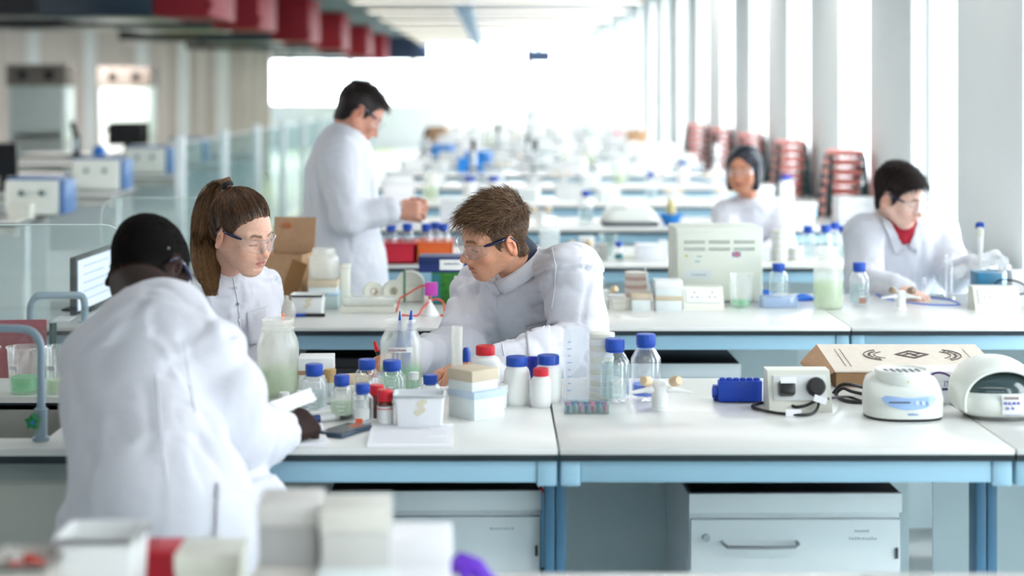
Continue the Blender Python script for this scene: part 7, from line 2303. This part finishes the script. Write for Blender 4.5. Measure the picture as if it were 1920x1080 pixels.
obj('cap', MB().cyl((0, 0, 0.13), 0.015, 0.018, 20), M_offw, t)
# --- repeated clutter on the rows behind: one of each kind, copied
r2 = random.Random(99)
def proto_microscope(p, label, group):
    t = thing('microscope', label, 'microscope', p, 0, group)
    obj('base', MB().box((0, 0, 0.015), (0.12, 0.16, 0.03), 0.005), M_white, t)
    obj('arm', MB().box((0, 0.05, 0.14), (0.05, 0.05, 0.24), 0.01), M_white, t)
    obj('stage', MB().box((0, -0.02, 0.12), (0.11, 0.10, 0.012), 0.003), M_black, t)
    obj('eyepiece', MB().tube([(0, 0.02, 0.26), (0, -0.06, 0.33)], 0.018, 12), M_black, t)
    obj('objective', MB().cyl((0, -0.02, 0.15), 0.016, 0.08, 14), M_metal, t)
    return t
kinds = {}
def far_item(kind, row, px, bk):
    Y = ROW[row] + bk
    p = Vector(((px - VX) / FPX * Y, Y, BH))
    nm = RN.get(row, 'far')
    lab = {'box': 'white freezer box on the %s bench row', 'carton': 'plain white carton on the %s bench row', 'bottle': 'blue-capped bottle on the %s bench row', 'jar': 'translucent jar on the %s bench row', 'tap': 'white gas tap on the %s bench row', 'tubw': 'white open tub on the %s bench row', 'scope': 'white microscope on the %s bench row', 'kraft': 'kraft carton on the %s bench row', 'white': 'white bottle with blue cap on the %s bench row', 'red': 'red plastic tray on the %s bench row', 'teal': 'blue plastic crate on the %s bench row'}[kind] % nm
    grp = 'clutter on the %s bench row' % nm
    if kind not in kinds:
        f_ = {'box': lambda: card_box(p, 0.13, 0.13, 0.09, lab, M_freez, M_white, 0.4),
              'carton': lambda: card_box(p, 0.20, 0.14, 0.13, lab, M_paper, M_white, 0.3, name='carton'),
              'bottle': lambda: glass_bottle(p, 0.08, 0.18, lab, liquid=G_water, frac=0.4, grad=False),
              'jar': lambda: wide_jar(p, 0.10, 0.18, lab, G_green, 0.4),
              'tap': lambda: gas_tap(p, lab, 1.2),
              'tubw': lambda: tub(p, 0.2, 0.14, 0.11, lab),
              'scope': lambda: proto_microscope(p, lab, grp),
              'kraft': lambda: card_box(p, 0.26, 0.2, 0.2, lab, M_kraft, M_kraft, 0.2, name='cardboard_box'),
              'white': lambda: plastic_bottle(p, 0.09, 0.17, lab, M_bluecap, 0.8),
              'red': lambda: tray_box(p, 0.18, 0.2, 0.09, MATS['red_tray'], lab),
              'teal': lambda: tray_box(p, 0.22, 0.2, 0.12, MATS['cyan_blue_plastic'], lab, 'crate')}[kind]
        kinds[kind] = f_()
        kinds[kind]['group'] = grp
        return kinds[kind]
    return dup(kinds[kind], p, r2.uniform(-0.3, 0.3), lab, grp)
seq = ['box', 'carton', 'bottle', 'tubw', 'box', 'carton', 'tap', 'jar', 'carton', 'box', 'white', 'scope', 'tubw', 'box']
for row in range(4, 16):
    Y = ROW[row] + 0.4
    x0, x1 = VX + FPX * -0.78 / Y, VX + FPX * 2.02 / Y
    n_ = 12 if row < 9 else 9
    for k in range(n_):
        px = x0 + (x1 - x0) * (k + 0.5 + r2.uniform(-0.22, 0.22)) / n_
        if row == 4 and (1110 < px < 1300 or 1330 < px < 1490): continue
        kd = r2.choice(seq)
        if row > 6 and kd in ('bottle', 'white'): kd = r2.choice(['box', 'tubw', 'tap'])
        if r2.random() < 0.05: kd = r2.choice(['red', 'teal', 'kraft'])
        far_item(kd, row, px, r2.uniform(0.18, 0.66))
far_item('kraft', 12, 820, 0.4); 
far_item('teal', 9, 832, 0.4)
# --- stacks of red stools in the bays by the windows
h_ = 0.60
def stack_stool(p, label, group):
    t = thing('lab_stool', label, 'stool', p, 0, group)
    st = loft([oval_ring(0.098, 0.135, h_ - 0.034), oval_ring(0.112, 0.152, h_ - 0.022), oval_ring(0.112, 0.152, h_ - 0.008), oval_ring(0.10, 0.14, h_)])
    obj('seat', st, mat('glare_washed_red_plastic', (250, 160, 150), rough=0.45, var=0.06), t, smooth=50)  # seat red paled: the wash of window glare is put into the colour
    for sx in (-1, 1):
        lp = [(sx * 0.125, -0.17, 0.012), (sx * 0.10, -0.12, h_ - 0.09), (sx * 0.09, -0.09, h_ - 0.045), (sx * 0.085, 0.09, h_ - 0.045), (sx * 0.10, 0.12, h_ - 0.09), (sx * 0.125, 0.17, 0.012)]
        obj('leg_frame', MB().tube(smooth_path(lp, 4), 0.011, 8), M_stoolgreen, t, smooth=60)
    return t
proto = None
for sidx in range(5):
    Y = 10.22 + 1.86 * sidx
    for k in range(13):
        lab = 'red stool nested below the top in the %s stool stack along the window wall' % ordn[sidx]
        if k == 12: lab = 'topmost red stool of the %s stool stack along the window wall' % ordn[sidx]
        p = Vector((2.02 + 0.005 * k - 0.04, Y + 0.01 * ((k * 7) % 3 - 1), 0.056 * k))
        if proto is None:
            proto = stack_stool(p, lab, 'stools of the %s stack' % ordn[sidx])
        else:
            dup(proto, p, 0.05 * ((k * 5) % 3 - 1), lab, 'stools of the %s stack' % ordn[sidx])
# --- single stool at the right under the front bench, red chair beyond the sink
stool((1.555, 4.92, 0), 'red stool with green frame glimpsed under the bench at the right edge', 0.50, 0.1)
t = thing('lab_chair', 'dark red lab chair beyond the sink at the left edge', 'chair', (-1.40, 4.86, 0), 0.2)
M_maroon = mat('maroon_plastic', (160, 48, 66), rough=0.5)
obj('seat', loft([oval_ring(0.19, 0.18, 0.60), oval_ring(0.20, 0.19, 0.61), oval_ring(0.20, 0.19, 0.635), oval_ring(0.17, 0.16, 0.64)]), M_maroon, t, smooth=50)
bk = MB()
v = []
for j in range(6):
    for i in range(11):
        a = -0.75 + 1.5 * i / 10
        v.append((0.22 * math.sin(a), 0.20 - 0.05 * (1 - math.cos(a)) + 0.02 * j / 5, 0.76 + 0.20 * j / 5))
bk.add(v, [[j * 11 + i, j * 11 + i + 1, (j + 1) * 11 + i + 1, (j + 1) * 11 + i] for j in range(5) for i in range(10)])
o = obj('backrest', bk, M_maroon, t, smooth=60); sd = o.modifiers.new('thickness', 'SOLIDIFY'); sd.thickness = 0.01
for sx in (-1, 1):
    obj('leg_frame', MB().tube(smooth_path([(sx * 0.20, -0.20, 0.01), (sx * 0.17, -0.15, 0.58), (sx * 0.17, 0.15, 0.60), (sx * 0.17, 0.20, 0.95)], 5), 0.011, 8), M_stoolgreen, t, smooth=60)
    obj('rear_leg', MB().tube([(sx * 0.17, 0.14, 0.58), (sx * 0.20, 0.20, 0.01)], 0.011, 8), M_stoolgreen, t, smooth=60)
# --- glass balustrade along the corridor
M_whpost = mat('white_post', (232, 240, 242), rough=0.4)
G_bal = glassy('balustrade_glass', rgb=(150, 190, 190), body=0.05, edge=0.2, rough=0.03, tint=(242, 249, 248))
for k in range(10):
    y = 13.6 + 2.2 * k
    t = thing('glass_partition', '%s glass panel with white post along the corridor' % (ordn[k] if k < 6 else 'far blurred'), 'partition', (-2.42, y, 0), 0, 'corridor glass partition')
    obj('post', MB().box((0, 0, 0.63), (0.07, 0.07, 1.26), 0.004), M_whpost, t)
    obj('pane', MB().box((0, 1.1, 0.66), (0.012, 2.04, 1.04)), G_bal, t, smooth=0)
    obj('top_rail', MB().box((0, 1.1, 1.20), (0.012, 2.12, 0.012)), M_metal, t, smooth=0)
# --- equipment beyond the corridor
M_hood = mat('hood_header_taupe', (134, 122, 116), rough=0.6)
M_hoodb = mat('hood_body_grey', (206, 208, 206), rough=0.5)
for k, (x, y, w) in enumerate(((-6.75, 26.0, 0.82), (-6.08, 29.0, 0.80), (-8.2, 26.0, 0.9))):
    t = thing('fume_hood', ['pale fume hood with taupe header nearest the left edge', 'pale fume hood with taupe header behind the black monitor', 'pale fume hood partly outside the left edge'][k], 'fume hood', (x, y, 0))
    obj('cabinet', MB().box((0, 0.35, 0.45), (w, 0.7, 0.9), 0.01), M_hoodb, t)
    obj('back_panel', MB().box((0, 0.66, 1.35), (w, 0.06, 0.9)), M_hoodb, t)
    obj('header', MB().box((0, 0.3, 1.82), (w + 0.06, 0.68, 0.32), 0.01), M_hood, t)
    obj('sash', MB().box((0, 0.0, 1.32), (w - 0.06, 0.012, 0.70)), glassy('sash_glass', rgb=(214, 224, 222), body=0.92, edge=0.1), t, smooth=0)
    for sx in (-1, 1):
        obj('side_post', MB().box((sx * (w / 2 - 0.03), 0.33, 1.28), (0.06, 0.64, 0.78), 0.004), M_whpost, t)
        obj('gauge', MB().cyl((sx * w * 0.24, -0.04, 1.82), 0.07, 0.02, 20, axis=(0, -1, 0)), M_black, t)
def monitor(p, w, h, label, rz=0.0):
    t = thing('computer_monitor', label, 'monitor', p, rz, 'black monitors beyond the corridor')
    obj('casing', MB().box((0, 0, 0.10 + h / 2), (w, 0.03, h), 0.005), M_black, t)
    obj('screen', MB().box((0, -0.017, 0.10 + h / 2), (w - 0.03, 0.004, h - 0.03)), mat('dark_screen', (16, 18, 22), rough=0.2), t)
    obj('stand', MB().box((0, 0.02, 0.055), (0.05, 0.03, 0.11)).box((0, 0.02, 0.006), (0.2, 0.15, 0.012)), M_black, t)
def lb_pt(px, i, back=0.4):
    Y = LB[i] + back
    return Vector(((px - VX) / FPX * Y, Y, BH))
monitor(lb_pt(6, 1, 0.5), 0.20, 0.24, 'black monitor cut by the left edge of the picture')
monitor(lb_pt(244, 4, 0.45), 0.42, 0.25, 'black wide monitor under the second fume hood')
monitor(Vector((-4.05, LB[4] + 0.2, BH)), 0.4, 0.24, 'black monitor on the last equipment bench')
M_blueside = mat('analyser_blue', (86, 124, 176), rough=0.4)
def analyser(p, w, h, d, label):
    t = thing('bench_analyser', label, 'analyser', p, 0, 'white bench analysers')
    obj('casing', MB().box((0, 0, h / 2 + 0.01), (w * 0.86, d, h), 0.02, seg=3), M_eq, t)
    obj('blue_side', MB().box((w * 0.47, 0, h / 2 + 0.01), (w * 0.10, d * 0.96, h * 0.98), 0.01), M_blueside, t)
    obj('top_panel', MB().box((0, 0, h + 0.014), (w * 0.8, d * 0.9, 0.012), 0.004), M_blueside, t)
    for sx in (-1, 1):
        obj('knob', MB().cyl((sx * w * 0.16, -d / 2, h * 0.68), 0.016, 0.014, 14, axis=(0, -1, 0)), mat('teal_knob', (70, 110, 110), rough=0.5), t)
    obj('foot', MB().box((0, 0, 0.005), (w * 0.7, d * 0.8, 0.01)), M_black, t)
analyser(lb_pt(72, 0, 0.5), 0.36, 0.20, 0.3, 'white analyser with blue side nearest the left edge')
analyser(lb_pt(188, 1, 0.5), 0.40, 0.22, 0.3, 'white analyser with blue side below the first fume hood')
analyser(lb_pt(278, 2, 0.5), 0.40, 0.22, 0.3, 'white analyser with blue side right of the blue ball')
analyser(lb_pt(350, 3, 0.5), 0.40, 0.22, 0.3, 'white analyser farthest along the equipment benches')
q = lb_pt(140, 2, 0.6)
mscope = proto_microscope(q, 'black microscope beyond the corridor near the left edge', 'corridor microscopes'); mscope.scale = (1.3, 1.3, 1.3)
for ch in mscope.children:
    if ch.name.startswith('arm'): ch.data.materials[0] = M_black
t = thing('blue_flask', 'bright blue round flask on the analyser bench', 'flask', lb_pt(186, 2, 0.3) + Vector((0, 0, 0)))
obj('globe', MB().lathe([(0, 0.0)] + [(0.055 * math.sin(a), 0.20 - 0.055 * math.cos(a)) for a in np.linspace(0.1, 3.0, 12)] + [(0, 0.255)], 24), mat('flask_blue', (36, 120, 210), rough=0.3), t)
obj('stem', MB().cyl((0, 0, 0), 0.03, 0.15, 16), M_white, t)
for k, px in enumerate((40, 110, 165, 230, 300)):
    i = k % 5
    card_box(lb_pt(px, i, 0.2), 0.12, 0.1, 0.09, ['cream carton at the front of the nearest equipment bench', 'cream carton on the second equipment bench', 'cream carton on the third equipment bench', 'cream carton on the fourth equipment bench', 'cream carton on the fifth equipment bench'][k], M_offw, M_offw, 0.3, name='carton')
